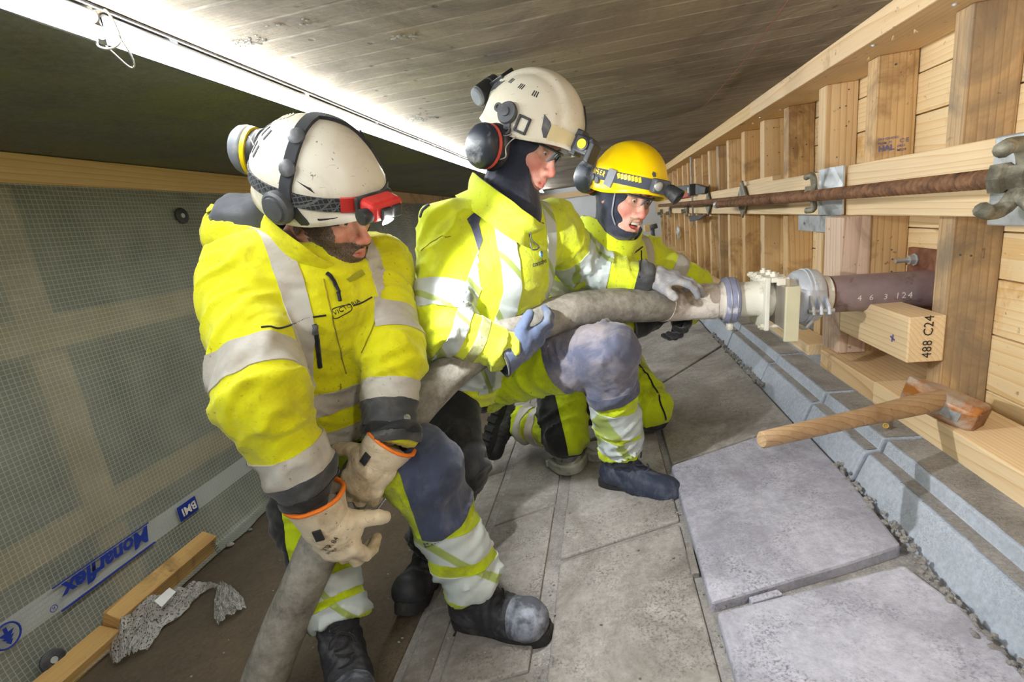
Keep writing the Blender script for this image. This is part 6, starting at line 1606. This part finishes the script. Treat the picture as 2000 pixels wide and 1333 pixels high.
# gloves
g, P, fr = glove(A_, 'glove', at(628, 1003, 1.03), at(664, 1082, 1.07)-at(628, 1003, 1.03), Vector((-.05, -.9, .55)), 1, [(.45, .75, .6), (.4, .7, .55), (.45, .75, .5), (.5, .8, .6)], [LEATH], 'pale leather work glove with orange cuff binding', 1.18, thumb=(.74, -.42, .32), cuff=(LEATH, ORANGE, .062), spread=.06)
sg = Surf(*(lambda m: (np.array([v.co[:] for v in m.vertices])+np.array(g.location)+np.array(A_.location), [p.vertices[:] for p in m.polygons]))(g.data))
sg.text('stamp', 'XTR 84', 636, 1076, 656, 1060, .012, INKB, g); sg.text('stamp', 'WORK', 642, 1084, 662, 1068, .008, INKB, g)
def wrist_strap(o, P, k=1.18):
    bm = bmesh.new(); pts = [Vector(P(math.sin(a)*.039, .012, math.cos(a)*.034+.001)) for a in np.linspace(-1.9, 1.6, 18)]
    rows = []; dd = Vector(P(0, 1, 0))-Vector(P(0, 0, 0)); dd = dd.normalized(); c = Vector(P(0, .012, 0))
    for p in pts:
        n = (p-c).normalized(); rows.append([bm.verts.new(p+n*.003+dd*.010), bm.verts.new(p+n*.006+dd*.010), bm.verts.new(p+n*.006-dd*.010), bm.verts.new(p+n*.003-dd*.010)])
    for i in range(17):
        for j in range(4): bm.faces.new((rows[i][j], rows[i][(j+1) % 4], rows[i+1][(j+1) % 4], rows[i+1][j]))
    bm.faces.new(rows[0]); bm.faces.new(rows[-1][::-1]); mesh_obj('wrist_strap', bm, LEATH, o, smooth=True, autos=.6)
    bm = bmesh.new(); p = Vector(P(.012, .012, .038)); n = (p-c).normalized(); obox(bm, p+n*.006, (dd, n.cross(dd), n), (.013, .009, .002)); mesh_obj('buckle', bm, BLACK, o, bevel=.001)
wrist_strap(g, P)
g, P, fr = glove(A_, 'glove', at(748, 884, 1.12), at(706, 950, 1.13)-at(748, 884, 1.12), Vector((.25, -.85, .45)), -1, [(.55, .85, .6), (.5, .85, .55), (.5, .8, .5), (.5, .8, .6)], [LEATH], 'second pale leather work glove, thumb along the hose', 1.15, thumb=(.85, -.10, .35), cuff=(LEATH, ORANGE, .055), spread=.06)
wrist_strap(g, P)
# helmet, headlamp and parked ear muffs
hel, fn = build_helmet(HA, A_, 'climb', HWHITE, 'scuffed white climbing-style helmet')
R90 = math.pi/2
shell_band(HA, fn, [(a, .17+.03*math.cos(a)) for a in np.linspace(-math.pi, math.pi, 60)], .0135, .0022, 'headlamp_strap', STRAPH, hel)
shell_band(HA, fn, [(R90-.22, e) for e in np.linspace(-.10, R90-.02, 26)]+[(-R90+.5, e) for e in np.linspace(R90-.05, .3, 18)], .012, .003, 'headband', STRAPD, hel, .004)
for el in (.56, 1.02):
    p, n, tx, ty = on_shell(HA, fn, R90-.22, el, .008); bm = bmesh.new(); lathe(bm, p-n*.004, n, [(0, .016), (.006, .017), (.010, .012), (.011, .004)], 16); mesh_obj('headband_hub', bm, DKGREY, hel, smooth=True, autos=.6)
p, n, tx, ty = on_shell(HA, fn, R90-.12, .02, .012); bm = bmesh.new(); lathe(bm, p-n*.016, n, [(0, .030), (.010, .034), (.022, .033), (.026, .028), (.026, .024), (.031, .023), (.033, .006)], 24); mesh_obj('muff_pivot', bm, DKGREY, hel, smooth=True, autos=.6)
shell_band(HA, fn, [(R90-.30, .04), (R90-.38, -.06), (R90-.48, -.16)], .009, .003, 'chin_strap_anchor', BLACK, hel)
shell_plate(HA, fn, [(R90-.62, -.03), (R90-.90, .02), (R90-.92, -.11), (R90-.70, -.15)], 'side_vent', BLACK, hel)
for i in range(3):
    for j in range(2):
        a = R90+.62+.20*i; e = .52+.30*j; shell_plate(HA, fn, [(a, e+.10), (a+.07, e+.10), (a+.07, e-.09), (a, e-.09)], 'vent_slot', BLKF, hel, .001)
shell_plate(HA, fn, [(R90-.34, .44), (R90-.62, .32), (R90-.56, .38)], 'vent_slot', BLKF, hel, .001)
for i in range(4): 
    e = 1.02+i*.05; shell_band(HA, fn, [(R90+1.0-i*.03, e), (R90+1.25, e+.08), (R90+1.5+i*.03, e)], .0018, .0008, 'moulded_chevron', HWHITE2, hel, .001)
shell_band(HA, fn, [(.62, .20), (.45, .20), (.30, .205)], .0145, .004, 'red_strap_end', REDP, hel, .003)
p, n, tx, ty = on_shell(HA, fn, .12, .20, .018)
lamp = lamp_box(HA, p+n*.014, hel, 'headlamp', (.040, .024, .020), REDP, (tx, n, ty), .009); lamp['label'] = 'red and black headlamp, lit'
for dx in (-.02, .008): lamp_box(HA, p+n*.038+tx*dx-ty*.004, lamp, 'lamp_bezel', (.013, .006, .013), BLACK, (tx, n, ty), .004)
bm = bmesh.new(); q = p+n*.022+tx*.043-ty*.006; lathe(bm, q, tx, [(-.006, .015), (.012, .017), (.016, .015), (.018, .004)], 20); mesh_obj('lamp_knob', bm, BLACK, lamp, smooth=True, autos=.6)
bm = bmesh.new(); q = p+n*.036-ty*.016+tx*.006; lathe(bm, q, (n-ty*.9), [(0, .006), (.008, .013), (.0085, .001)], 18); mesh_obj('lamp_lens', bm, emis('headlamp_light', (1, .98, .92, 1), 60), lamp)
hl_ = bpy.data.lights.new('headlamp_beam', 'SPOT'); hl_.energy = 40; hl_.color = (.97, .98, 1); hl_.shadow_soft_size = .012; hl_.spot_size = math.radians(116); hl_.spot_blend = .35
ho = bpy.data.objects.new('headlamp_beam', hl_); COL.objects.link(ho); ho.location = q+n*.022-ty*.016; ho.rotation_euler = (at(1600, 800, 1.4)-ho.location).to_track_quat('-Z', 'Y').to_euler(); put(ho, lamp)
lamp_box(HA, p-n*.006, lamp, 'lamp_bracket', (.046, .006, .022), BLACK, (tx, n, ty), .004)
mc = at(516, 303, 1.20); maxis = (at(470, 298, 1.19)-at(520, 312, 1.18))+Vector((0, -.012, 0))
ear_muff(mc, maxis, HA.D(.2, 0, 1), .064, hel, CUPG, YELP, 'grey ear muff with a yellow ring, parked at the back of the helmet')
wire([at(487, 268, 1.12), at(496, 285, 1.105), at(500, 305, 1.10), at(505, 325, 1.10), at(530, 345, 1.09), at(548, 352, 1.04)], .0022, 'muff_wire', WIRE, hel)
wire([at(486, 345, 1.14), at(500, 358, 1.12), at(520, 368, 1.08), at(545, 366, 1.03)], .0018, 'muff_wire', BLACK, hel)
wire([at(703, 255, 1.06), at(712, 275, 1.06), at(722, 300, 1.06), at(735, 330, 1.05), at(742, 352, 1.03)], .0032, 'lamp_cable', BLACK, hel)
cv = lambda x, y, z: Vector(RW@np.array([x, y, z], float))     # a direction as the camera sees it: right, up, towards

# ================================================================== middle worker: cream helmet, leaning over the hose
J = dict(neck=at(985, 392, 1.43), chest=at(955, 525, 1.52), rsh=at(872, 458, 1.38), lsh=at(1080, 448, 1.60), pel=at(895, 725, 1.70), rhip=at(860, 755, 1.66), lhip=at(945, 745, 1.78),
         relb=at(866, 636, 1.32), rwri=at(985, 688, 1.385), lelb=at(1136, 520, 1.74), lwri=at(1258, 546, 1.70),
         rkn=at(893, 905, 1.52), rank=at(840, 1075, 1.60), lkn=at(1182, 688, 1.52), lank=at(1216, 893, 1.735))
HB = Head(at(1025, 290, 1.42), (.76, -.52, .39), (.40, .85, .35), .98)
SKB = skin_mat('flushed_skin', srgb(220, 166, 146), srgb(214, 124, 110), HB.c, HB.f, HB.u)
B_, _ = base_person('middle worker in cream helmet and safety glasses, one knee up, hugging the hose', J, HB, SKB)
eyes(HB, B_, (.1, -.3)); brows(HB, B_, hair_mat('grey_brows', srgb(120, 104, 90), srgb(168, 150, 134)))
S, bones, L, U, Fv = jacket_sdf(J, torso=(.165, .155), sh=.088, arm=(.086, .074, .056), hem=.05, neck_r=.075)
jk, V, Q, lb = garment('jacket', S, .008, bones, 21, .0145, .048, YEL2, B_); sf = Surf(V, Q); R = J
band('reflective_band', V, Q, lb, ['rarm', 'rfor', 'torso'], R['rsh'], R['relb'], .60, .88, .003, SEGT, jk, arm_clear(R['rsh'], R['relb'], L, 'r', .085))
band('reflective_band', V, Q, lb, ['rfor', 'rarm'], R['relb'], R['rwri'], .02, .26, .003, SEGT, jk)
band('dirty_patch', V, Q, lb, 'rfor', R['relb'], R['rwri'], .42, .58, .0015, fabric('grimy_tape', srgb(176, 178, 132), srgb(120, 124, 60), .42, .62, 20), jk)
band('reflective_band', V, Q, lb, ['larm', 'lfor', 'torso'], R['lsh'], R['lelb'], .55, .98, .003, SEGT, jk, arm_clear(R['lsh'], R['lelb'], L, 'l', .10))
band('reflective_band', V, Q, lb, ['lfor'], R['lelb'], R['lwri'], .14, .46, .003, SEGT, jk)
band('grey_cuff', V, Q, lb, 'lfor', R['lelb'], R['lwri'], .88, 1.3, .004, GREYF if 'GREYF' in globals() else CHAR, jk)
low = J['pel']-U*.05; c = lerp(J['rsh'], J['lsh'], .5)
patch('reflective_brace', V, Q, np.isin(lb, ['torso', 'rarm']), [(c-L*.045, L), (c-L*.105, -L), (lerp(low, J['chest'], .15), -U)], .003, SEGT, jk)
patch('reflective_brace', V, Q, np.isin(lb, ['torso']), [(c+L*.135, L), (c+L*.090, -L), (lerp(low, J['chest'], .70), -U)], .003, SEGT, jk)
band('reflective_band', V, Q, lb, 'torso', low, J['chest'], .20, .42, .003, SEGT, jk, [(c-L*.02, L)])
sf.flat('navy_accent', [(912, 428), (948, 398), (934, 436), (942, 470), (934, 490), (922, 448)], NAVY, jk)
sf.strip('shoulder_piping', [(822, 425), (838, 402), (862, 380), (892, 352), (906, 340)], .005, NAVY, jk, .001, 30)
sf.strip('front_zip', [(1028, 415), (1031, 430), (1030, 446), (1032, 462)], .0055, BLKF, jk, .003)
sf.strip('zip_pull', [(1030, 455), (1036, 472), (1048, 484), (1036, 489), (1031, 474)], .0022, DKGREY, jk, .009)
sf.strip('placket_edge', [(1012, 478), (1010, 510), (1014, 550), (1012, 590)], .0016, bpy.data.materials['dark_seam'], jk, .0008)
sf.strip('pocket_seam', [(822, 490), (850, 470), (880, 462)], .0014, bpy.data.materials['dark_seam'], jk, .0008)
NAVYINK = plain('navy_print', srgb(40, 58, 84), .6, 0, .05, 40)
sf.text('lettering', 'consolvo', 1040, 522, 1070, 512, .0155, NAVYINK, jk, bold=.015)
p, n = sf.hit(1056, 497)
if p is not None:
    bm = bmesh.new(); lathe(bm, p+n*.001, n, [(0, .0095), (.002, .009), (.0032, .005), (.0034, .0005)], 20); o = mesh_obj('globe_logo', bm, plain('logo_blue', srgb(70, 150, 200), .5, 0, .1, 60, dirt=srgb(220, 232, 236), dlo=.48, dhi=.54, dscale=60), jk, smooth=True)
    bm = bmesh.new(); q = p+n*.003; s1, s2 = frame_of(n); tube(bm, spline([q+s1*.008*math.cos(a)+s2*.008*math.sin(a) for a in (1, 1.8, 2.6, 3.4)], 12), .0014, 5); mesh_obj('globe_arc', bm, NAVYINK, o)
collar(J, HB, .106, .122, .050, YEL2, NAVY, B_, base=J['neck']+cv(-.012, -.035, 0), ax_=cv(.56, .79, .25), dip=.1)
sf.flat('collar_flap', [(980, 400), (998, 382), (1000, 398), (994, 416)], NAVY, jk, .004)
balaclava(HB, J, B_, FLEECE, chin=False, base=J['neck']+cv(.01, -.03, 0), nr=.100)
glasses(HB, B_, plain('dark_green_frame', srgb(52, 62, 50), .35, 0, .1, 30), 'clear safety glasses with dark frame')
S, bones, L2, U2 = trouser_sdf(J, hip=.130, th=(.105, .092), shin=(.084, .074), cutl=(.95, .93))
tr, V, Q, lb = garment('trousers', S, .008, bones, 31, .012, .046, YEL3, B_)
kd = (J['lank']-J['lkn']).normalized(); td = (J['lkn']-J['lhip']).normalized()
patch('knee_panel', V, Q, np.isin(lb, ['lthigh']), [(lerp(J['lhip'], J['lkn'], .66), -(td+cv(0, .15, 0)))], .0035, KNEEM, tr)
patch('knee_panel', V, Q, np.isin(lb, ['lshin']), [(lerp(J['lkn'], J['lank'], .36), kd+cv(.15, -.05, 0))], .0035, KNEEM, tr)
band('pad_pocket_edge', V, Q, lb, 'lshin', J['lkn'], J['lank'], .27, .36, .006, NAVY, tr, tilt=cv(.15, -.05, 0))
band('reflective_band', V, Q, lb, 'lshin', J['lkn'], J['lank'], .44, .66, .003, SEGT, tr, tilt=cv(-.2, 0, 0))
band('reflective_band', V, Q, lb, 'lshin', J['lkn'], J['lank'], .70, .88, .003, SEGT, tr, tilt=cv(-.12, 0, 0))
rd_ = (J['rkn']-J['rhip']).normalized()
patch('black_panel', V, Q, np.isin(lb, ['rthigh', 'rshin', 'hips']), [(lerp(J['rhip'], J['rkn'], .30), -rd_-cv(.75, 0, 0)), ], .003, BLKF, tr)
patch('black_panel', V, Q, np.isin(lb, ['rshin']), [(lerp(J['rkn'], J['rank'], .6), (J['rank']-J['rkn']))], .0035, BLKF, tr)
Surf(V, Q).text('lettering', 'PORTWEST', 834, 823, 858, 820, .009, INKW, tr)
boot(B_, 'boot', at(1216, 905, 1.745), at(1335, 972, 1.60)-at(1190, 932, 1.78), (-.05, .05, 1), BOOTB, 'blue-black laced boot on the paving', 1.04, cap=False, lace_mat=NAVY)
boot(B_, 'boot', at(838, 1085, 1.61), at(815, 1135, 1.52)-at(838, 1115, 1.62), (.05, .1, 1), BOOTM, None, 1.0, laces=False, cap=False)
g, P, fr = glove(B_, 'glove', at(996, 690, 1.39), cv(.80, .42, -.30), cv(.2, -.75, .60), 1, [(.25, .55, .5), (.25, .55, .5), (.25, .5, .5), (.3, .5, .5)], [GLBLUE], 'blue-grey glove cupped under the hose', 1.08, thumb=(.75, -.15, .65), cuff=(GLBLUE, CHAR, .05), spread=.05)
g, P, fr = glove(B_, 'glove', at(1264, 541, 1.70), cv(.92, -.05, .18), cv(.05, .90, .38), -1, [(.25, .45, .4), (.22, .42, .4), (.25, .45, .4), (.3, .5, .4)], [GLGREY], 'grey leather glove resting on top of the hose', 1.08, thumb=(.50, -.45, .70), cuff=(CHAR, BLKF, .045), spread=.05)
hel, fn = build_helmet(HB, B_, 'tall', HWHITE2, 'cream-white vented safety helmet with a raised crest')
for s_ in (1, -1):
    for i in range(3):
        a = R90*s_+s_*(.45-.40*i); e = .66-.03*i
        for k in range(3): shell_plate(HB, fn, [(a+.05*k, e+.06), (a+.05*k+.025, e+.06), (a+.05*k+.025, e-.05), (a+.05*k, e-.05)], 'vent_slot', CHAR, hel, .0008)
    shell_plate(HB, fn, [(s_*.95, .34), (s_*.78, .26), (s_*.62, -.0), (s_*.80, -.02), (s_*.90, .10)], 'dark_inlay', DKGREY, hel, .0015)
    shell_plate(HB, fn, [(s_*1.10, -.10), (s_*.88, -.03), (s_*.70, -.07)], 'dark_inlay', DKGREY, hel, .0012)
    shell_plate(HB, fn, [(s_*2.75, .52), (s_*2.35, .62), (s_*2.45, .45), (s_*2.75, .30)], 'dark_inlay', CHAR, hel, .0015)
    shell_band(HB, fn, [(s_*2.80, .28), (s_*2.75, .10), (s_*2.72, -.05)], .007, .001, 'rear_stripe', CHAR, hel)
shell_band(HB, fn, [(a, .10+.02*math.cos(a)) for a in np.linspace(-.75, .75, 20)], .020, .002, 'lamp_strap', plain('amber_rubber_strap', srgb(222, 206, 160), .5, 0, .05, 20), hel)
p, n, tx, ty = on_shell(HB, fn, R90+.02, .10, .004)
bm = bmesh.new(); lathe(bm, p-n*.006, n, [(0, .027), (.010, .030), (.016, .027), (.017, .012), (.021, .011), (.022, .004)], 26); mesh_obj('muff_pivot', bm, DKGREY, hel, smooth=True, autos=.6)
bm = bmesh.new()
for d_ in (tx*.036+ty*.004, ty*-.040-tx*.020): lathe(bm, p+d_, n, [(-.004, .012), (.004, .012), (.004, .006), (-.004, .006)], 14, caps=False); obox(bm, p+d_*.6, (d_.normalized(), n.cross(d_.normalized()), n), (.016, .010, .003))
mesh_obj('pivot_lug', bm, DKGREY, hel, smooth=True, autos=.6)
p, n, tx, ty = on_shell(HB, fn, R90-.32, .03, .002); bm = bmesh.new()
for a_, b_, h1_, h2_ in ((1, 0, .003, .021), (-1, 0, .003, .021), (0, 1, .016, .003), (0, -1, .016, .003)): obox(bm, p+tx*a_*.015+ty*b_*.019, (tx, ty, n), (h1_, h2_, .004))
mesh_obj('square_clip', bm, BLACK, hel, bevel=.001)
p, n, tx, ty = on_shell(HB, fn, -.05, .16, .018)
lamp = lamp_box(HB, p+n*.012, hel, 'headlamp', (.026, .026, .024), BLACK, (tx, n, ty), .006); lamp['label'] = 'black headlamp with a yellow button'
lamp_box(HB, p+n*.040-ty*.012, lamp, 'lens_hood', (.030, .008, .026), BLACK, (tx, n-ty*.2, ty), .004)
for dz in (-.012, 0, .012): lamp_box(HB, p+n*.030+ty*dz, lamp, 'cooling_fin', (.028, .012, .003), DKGREY, (tx, n, ty), .001)
q = p+n*.016+tx*.026; bm = bmesh.new(); lathe(bm, q, tx, [(-.004, .017), (.008, .017), (.009, .014)], 20); mesh_obj('button_ring', bm, BLACK, lamp, smooth=True, autos=.6)
bm = bmesh.new(); lathe(bm, q+tx*.008, tx, [(0, .0125), (.004, .0125), (.004, .006), (.003, .005)], 20); mesh_obj('button', bm, YELP, lamp, smooth=True, autos=.6)
lamp_box(HB, p-n*.010, lamp, 'lamp_bracket', (.024, .012, .034), BLACK, (tx, n, ty), .004)
wire([p+ty*.02, on_shell(HB, fn, -.05, .45, .008)[0], on_shell(HB, fn, -.15, .75, .005)[0]], .0028, 'lamp_cable', BLACK, hel)
# battery pack strapped high at the back
b0 = at(934, 188, 1.40); b1 = at(974, 160, 1.46); bd = (b1-b0).normalized()
bm = bmesh.new(); lathe(bm, b0, bd, [(0, .024), (.002, .028), (.055, .029), (.057, .026), (.062, .026), (.064, .029), (.095, .028), (.10, .022)], 20, sx=.72); bp = mesh_obj('battery_pack', bm, BLACK, hel, smooth=True, autos=.6)
bm = bmesh.new(); lathe(bm, b0-bd*.012, bd, [(0, .020), (.004, .025), (.013, .026)], 20, sx=.72); mesh_obj('end_cap', bm, GREYP, bp, smooth=True, autos=.6)
p, n, tx, ty = on_shell(HB, fn, math.pi-.35, .75, .0); bm = bmesh.new(); mid = b0.lerp(b1, .7); dd = (p-mid); obox(bm, mid+dd*.5, (dd.normalized(), bd, dd.normalized().cross(bd)), (dd.length*.5, .030, .012)); mesh_obj('pack_bracket', bm, BLACK, bp, bevel=.003)
wire([b1, at(986, 160, 1.46), at(996, 168, 1.44)], .003, 'pack_cable', BLACK, bp)
ear_muff(at(962, 288, 1.335), cv(-.62, -.22, .75), HB.D(0, 0, 1), .062, hel, CUPB, CORAL, 'dark navy ear muff with a coral ring, swung back behind the ear')
wire([at(940, 252, 1.30), at(957, 243, 1.30), at(968, 256, 1.30), at(985, 265, 1.295), at(1000, 262, 1.29)], .0018, 'muff_wire', WIRE, hel)
wire([at(976, 312, 1.30), at(988, 306, 1.29), at(988, 288, 1.285), at(998, 275, 1.285), at(1008, 268, 1.285)], .0018, 'muff_wire', WIRE, hel)

# ================================================================== kneeling worker at the back: yellow helmet
J = dict(neck=at(1192, 462, 1.80), chest=at(1178, 545, 1.95), rsh=at(1118, 482, 1.84), lsh=at(1262, 505, 2.02), pel=at(1135, 670, 2.26), rhip=at(1088, 695, 2.17), lhip=at(1195, 690, 2.32),
         relb=at(1085, 600, 1.90), rwri=at(1228, 640, 1.84), lelb=at(1352, 560, 2.05), lwri=at(1335, 612, 1.93),
         rkn=at(1104, 845, 2.03), rank=at(1010, 825, 2.22), lkn=at(1262, 795, 2.06), lank=at(1180, 800, 2.42))
HC = Head(at(1219, 389, 1.67), (.44, -.46, .77), (.22, .88, .42), .95)
SKC = skin_mat('weathered_skin', srgb(214, 164, 144), srgb(206, 120, 106), HC.c, HC.f, HC.u)
C_, _ = base_person('kneeling worker behind the hose in yellow helmet and glasses, grimacing', J, HC, SKC, mouth=.016)
eyes(HC, C_, (.15, -.35)); brows(HC, C_, hair_mat('sandy_brows', srgb(120, 96, 76), srgb(170, 140, 112))); beard(HC, C_, hair_mat('sandy_moustache', srgb(140, 112, 88), srgb(190, 160, 130)), -.30, True, .016, .003, False)
bm = bmesh.new(); rows = []
for i in range(9):
    a = -.5+i/8; rows.append([bm.verts.new(HC.P(math.sin(a)*.036, .062+math.cos(a)*.036, z)) for z in (-.0585, -.068)])
for i in range(8): bm.faces.new((rows[i][0], rows[i+1][0], rows[i+1][1], rows[i][1]))
o = mesh_obj('teeth', bm, TEETH, C_, smooth=True); s_ = o.modifiers.new('t', 'SOLIDIFY'); s_.thickness = .004
bm = bmesh.new(); bmesh.ops.create_uvsphere(bm, u_segments=16, v_segments=10, radius=1)
for v in bm.verts: v.co = HC.P(v.co.x*.019, .080+v.co.y*.018, -.077+v.co.z*.006)
mesh_obj('tongue', bm, plain('tongue_pink', srgb(196, 92, 88), .35), C_, smooth=True)
S, bones, L, U, Fv = jacket_sdf(J, torso=(.160, .150), sh=.088, arm=(.084, .076, .058), hem=.06, neck_r=.072)
jk, V, Q, lb = garment('jacket', S, .009, bones, 41, .013, .048, YEL2, C_); sf = Surf(V, Q); R = J
band('reflective_band', V, Q, lb, ['larm', 'lfor', 'torso'], R['lsh'], R['lelb'], .40, .66, .003, REFL, jk, arm_clear(R['lsh'], R['lelb'], L, 'l', .09))
band('reflective_band', V, Q, lb, ['rarm', 'rfor', 'torso'], R['rsh'], R['relb'], .55, .8, .003, REFL, jk, arm_clear(R['rsh'], R['relb'], L, 'r', .09))
band('reflective_band', V, Q, lb, ['rfor'], R['relb'], R['rwri'], .3, .55, .003, REFL, jk)
c = lerp(J['rsh'], J['lsh'], .5); low = J['pel']-U*.06
patch('reflective_brace', V, Q, np.isin(lb, ['torso', 'rarm']), [(c-L*.085, L), (c-L*.135, -L), (lerp(low, J['chest'], .5), -U)], .003, REFL, jk)
patch('reflective_brace', V, Q, np.isin(lb, ['torso', 'larm']), [(c+L*.135, L), (c+L*.085, -L), (lerp(low, J['chest'], .62), -U)], .003, REFL, jk)
band('reflective_band', V, Q, lb, 'torso', low, J['chest'], .2, .36, .003, REFL, jk)
sf.strip('shoulder_piping', [(1150, 418), (1160, 440), (1172, 462), (1186, 482), (1198, 496)], .005, BLKF, jk, .003)
sf.strip('front_zip', [(1203, 480), (1208, 490), (1212, 500)], .006, BLKF, jk, .003)
sf.strip('pocket_zip', [(1226, 502), (1240, 493), (1254, 483)], .003, BLKF, jk, .002)
sf.strip('pocket_zip', [(1252, 490), (1252, 512)], .002, BLKF, jk, .002)
collar(J, HC, .100, .112, .105, YEL2, NAVY, C_, base=J['neck']+cv(-.012, -.045, -.01), ax_=cv(.15, .95, .25), dip=.55)
balaclava(HC, J, C_, FLEECE, chin=True, base=J['neck'])
bm = bmesh.new(); tube(bm, spline([HC.P(.080, .035, .045), HC.P(.083, .045, .0), HC.P(.074, .048, -.05), HC.P(.055, .060, -.085)], 16), .005, 6, flat=.5); mesh_obj('chin_strap', bm, GREYP, C_, smooth=True)
glasses(HC, C_, BLACK, 'clear safety glasses with black browbar')
S, bones, L2, U2 = trouser_sdf(J, hip=.130, th=(.108, .100), shin=(.088, .074), cutl=(.90, .93))
tr, V, Q, lb = garment('trousers', S, .009, bones, 51, .012, .05, YEL3, C_); sf3 = Surf(V, Q)
kd = (J['rkn']-J['rhip']).normalized()
patch('black_side_panel', V, Q, np.isin(lb, ['rthigh']), [(lerp(J['rhip'], J['rkn'], .45), -kd-cv(.35, 0, 0)), (J['rkn']+cv(-.012, 0, 0), cv(1, .22, 0))], .003, BLKF, tr)
band('strap', V, Q, lb, 'rthigh', J['rhip'], J['rkn'], .42, .52, .006, BLKF, tr)
band('strap', V, Q, lb, 'rthigh', J['rhip'], J['rkn'], .20, .235, .004, BLKF, tr)
patch('knee_edge', V, Q, np.isin(lb, ['rthigh', 'rshin', 'lthigh', 'lshin']), [(J['rkn']+Vector((0, 0, -.075)), (0, 0, 1))], .003, BLKF, tr)
patch('knee_edge', V, Q, np.isin(lb, ['lthigh', 'lshin']), [(J['lkn']+Vector((0, 0, -.055)), (0, 0, 1))], .003, BLKF, tr)
band('reflective_band', V, Q, lb, 'rshin', J['rkn'], J['rank'], .40, .55, .006, REFL, tr)
band('reflective_band', V, Q, lb, 'rshin', J['rkn'], J['rank'], .65, .80, .006, REFL, tr)
sf3.strip('knee_seam', [(1236, 690), (1256, 722), (1274, 752), (1290, 790), (1300, 820)], .004, BLKF, tr, .002)
boot(C_, 'boot', at(1000, 826, 2.24), cv(-.30, -.92, .15), cv(.80, -.15, -.5), BOOTM, 'black boot with its sole up behind the kneeling worker', .92, laces=False, cap=False)
boot(C_, 'boot', at(1165, 805, 2.46), cv(-.1, -.95, .1), cv(.4, .1, -.8), BOOTM, None, .95, laces=False, cap=False)
glove(C_, 'glove', at(1240, 640, 1.83), cv(.85, .12, -.35), cv(.05, -.92, .30), 1, [(.25, .5, .5)]*4, [BLKF], 'dark glove supporting the hose from below', 1.05, thumb=(.6, -.2, .7), cuff=(BLKF, CHAR, .05))
glove(C_, 'glove', at(1333, 608, 1.93), cv(-.2, -.6, .45), cv(.4, .5, -.5), -1, [(.3, .6, .5)]*4, [BLKF], None, 1.05, cuff=(BLKF, CHAR, .05))
hel, fn = build_helmet(HC, C_, 'climb', HYEL, 'bright yellow climbing-style helmet')
STRAPC = fabric('lamp_strap_grey', srgb(70, 76, 86), srgb(120, 122, 126), .5, .72, 9)
shell_band(HC, fn, [(a, .14+.06*math.cos(a)) for a in np.linspace(-math.pi, math.pi, 60)], .017, .0022, 'headlamp_strap', STRAPC, hel)
for i in range(7):
    a = .52+.085*i; shell_band(HC, fn, [(a, .135+.06*math.cos(a)), (a+.045, .235+.06*math.cos(a))], .0045, .0052, 'yellow_bar', YELP, hel, .001)
for i, ch in enumerate('LEDLENSER'):
    a = R90+.62-.085*i; p, n, tx, ty = on_shell(HC, fn, a, .115+.06*math.cos(a), .006); o = text_obj('lettering', ch, p, -tx if False else (on_shell(HC, fn, a-.02, .115, .006)[0]-p), ty, .016, YELP, hel, bold=.02)
shell_band(HC, fn, [(R90-.35, .30), (R90-.33, .10), (R90-.30, -.06)], .015, .006, 'strap_clip', GREYP, hel, .003)
shell_plate(HC, fn, [(.22, .48), (.14, .46), (.12, .38), (.20, .36), (.25, .42)], 'vent', CHAR, hel)
for i, a in enumerate((R90+.25, R90+.05)):
    p, n, tx, ty = on_shell(HC, fn, a, .02-.03*i, .003); bm = bmesh.new(); lathe(bm, p, n, [(-.003, .011), (.006, .010), (.007, .004)], 14); mesh_obj('clip_stud', bm, DKGREY, hel, smooth=True, autos=.6)
p, n, tx, ty = on_shell(HC, fn, .02, .20, .012)
lamp = lamp_box(HC, p+n*.004, hel, 'headlamp', (.032, .014, .022), DKGREY, (tx, n, ty), .007); lamp['label'] = 'grey headlamp with a round battery switch'
bm = bmesh.new(); q = p+n*.018+tx*.018; lathe(bm, q, n, [(-.006, .014), (.002, .014), (.004, .010)], 18); mesh_obj('switch', bm, SILVER, lamp, smooth=True, autos=.6)
bm = bmesh.new(); q = p+n*.014-tx*.026-ty*.004; dl = (n*.8-tx*.4-ty*.35).normalized(); lathe(bm, q-dl*.006, dl, [(0, .016), (.012, .021), (.040, .024), (.050, .026), (.052, .022), (.046, .018), (.044, .0005)], 22); mesh_obj('lamp_barrel', bm, BLACK, lamp, smooth=True, autos=.6)
ear_muff(at(1163, 347, 1.70), cv(-.80, -.06, .58), HC.D(0, 0, 1), .060, hel, CUPC, CORAL, 'two-tone ear muff with a coral ring on the yellow helmet')
wire([at(1166, 320, 1.66), at(1176, 328, 1.63), at(1180, 345, 1.62), at(1172, 362, 1.62)], .0016, 'muff_wire', WIRE, hel)
wire([at(1168, 330, 1.62), at(1182, 335, 1.60), at(1192, 342, 1.58)], .0016, 'muff_wire', WIRE, hel)
wire([at(1152, 370, 1.65), at(1164, 358, 1.63), at(1172, 345, 1.62), at(1178, 322, 1.62)], .0016, 'muff_wire', WIRE, hel)
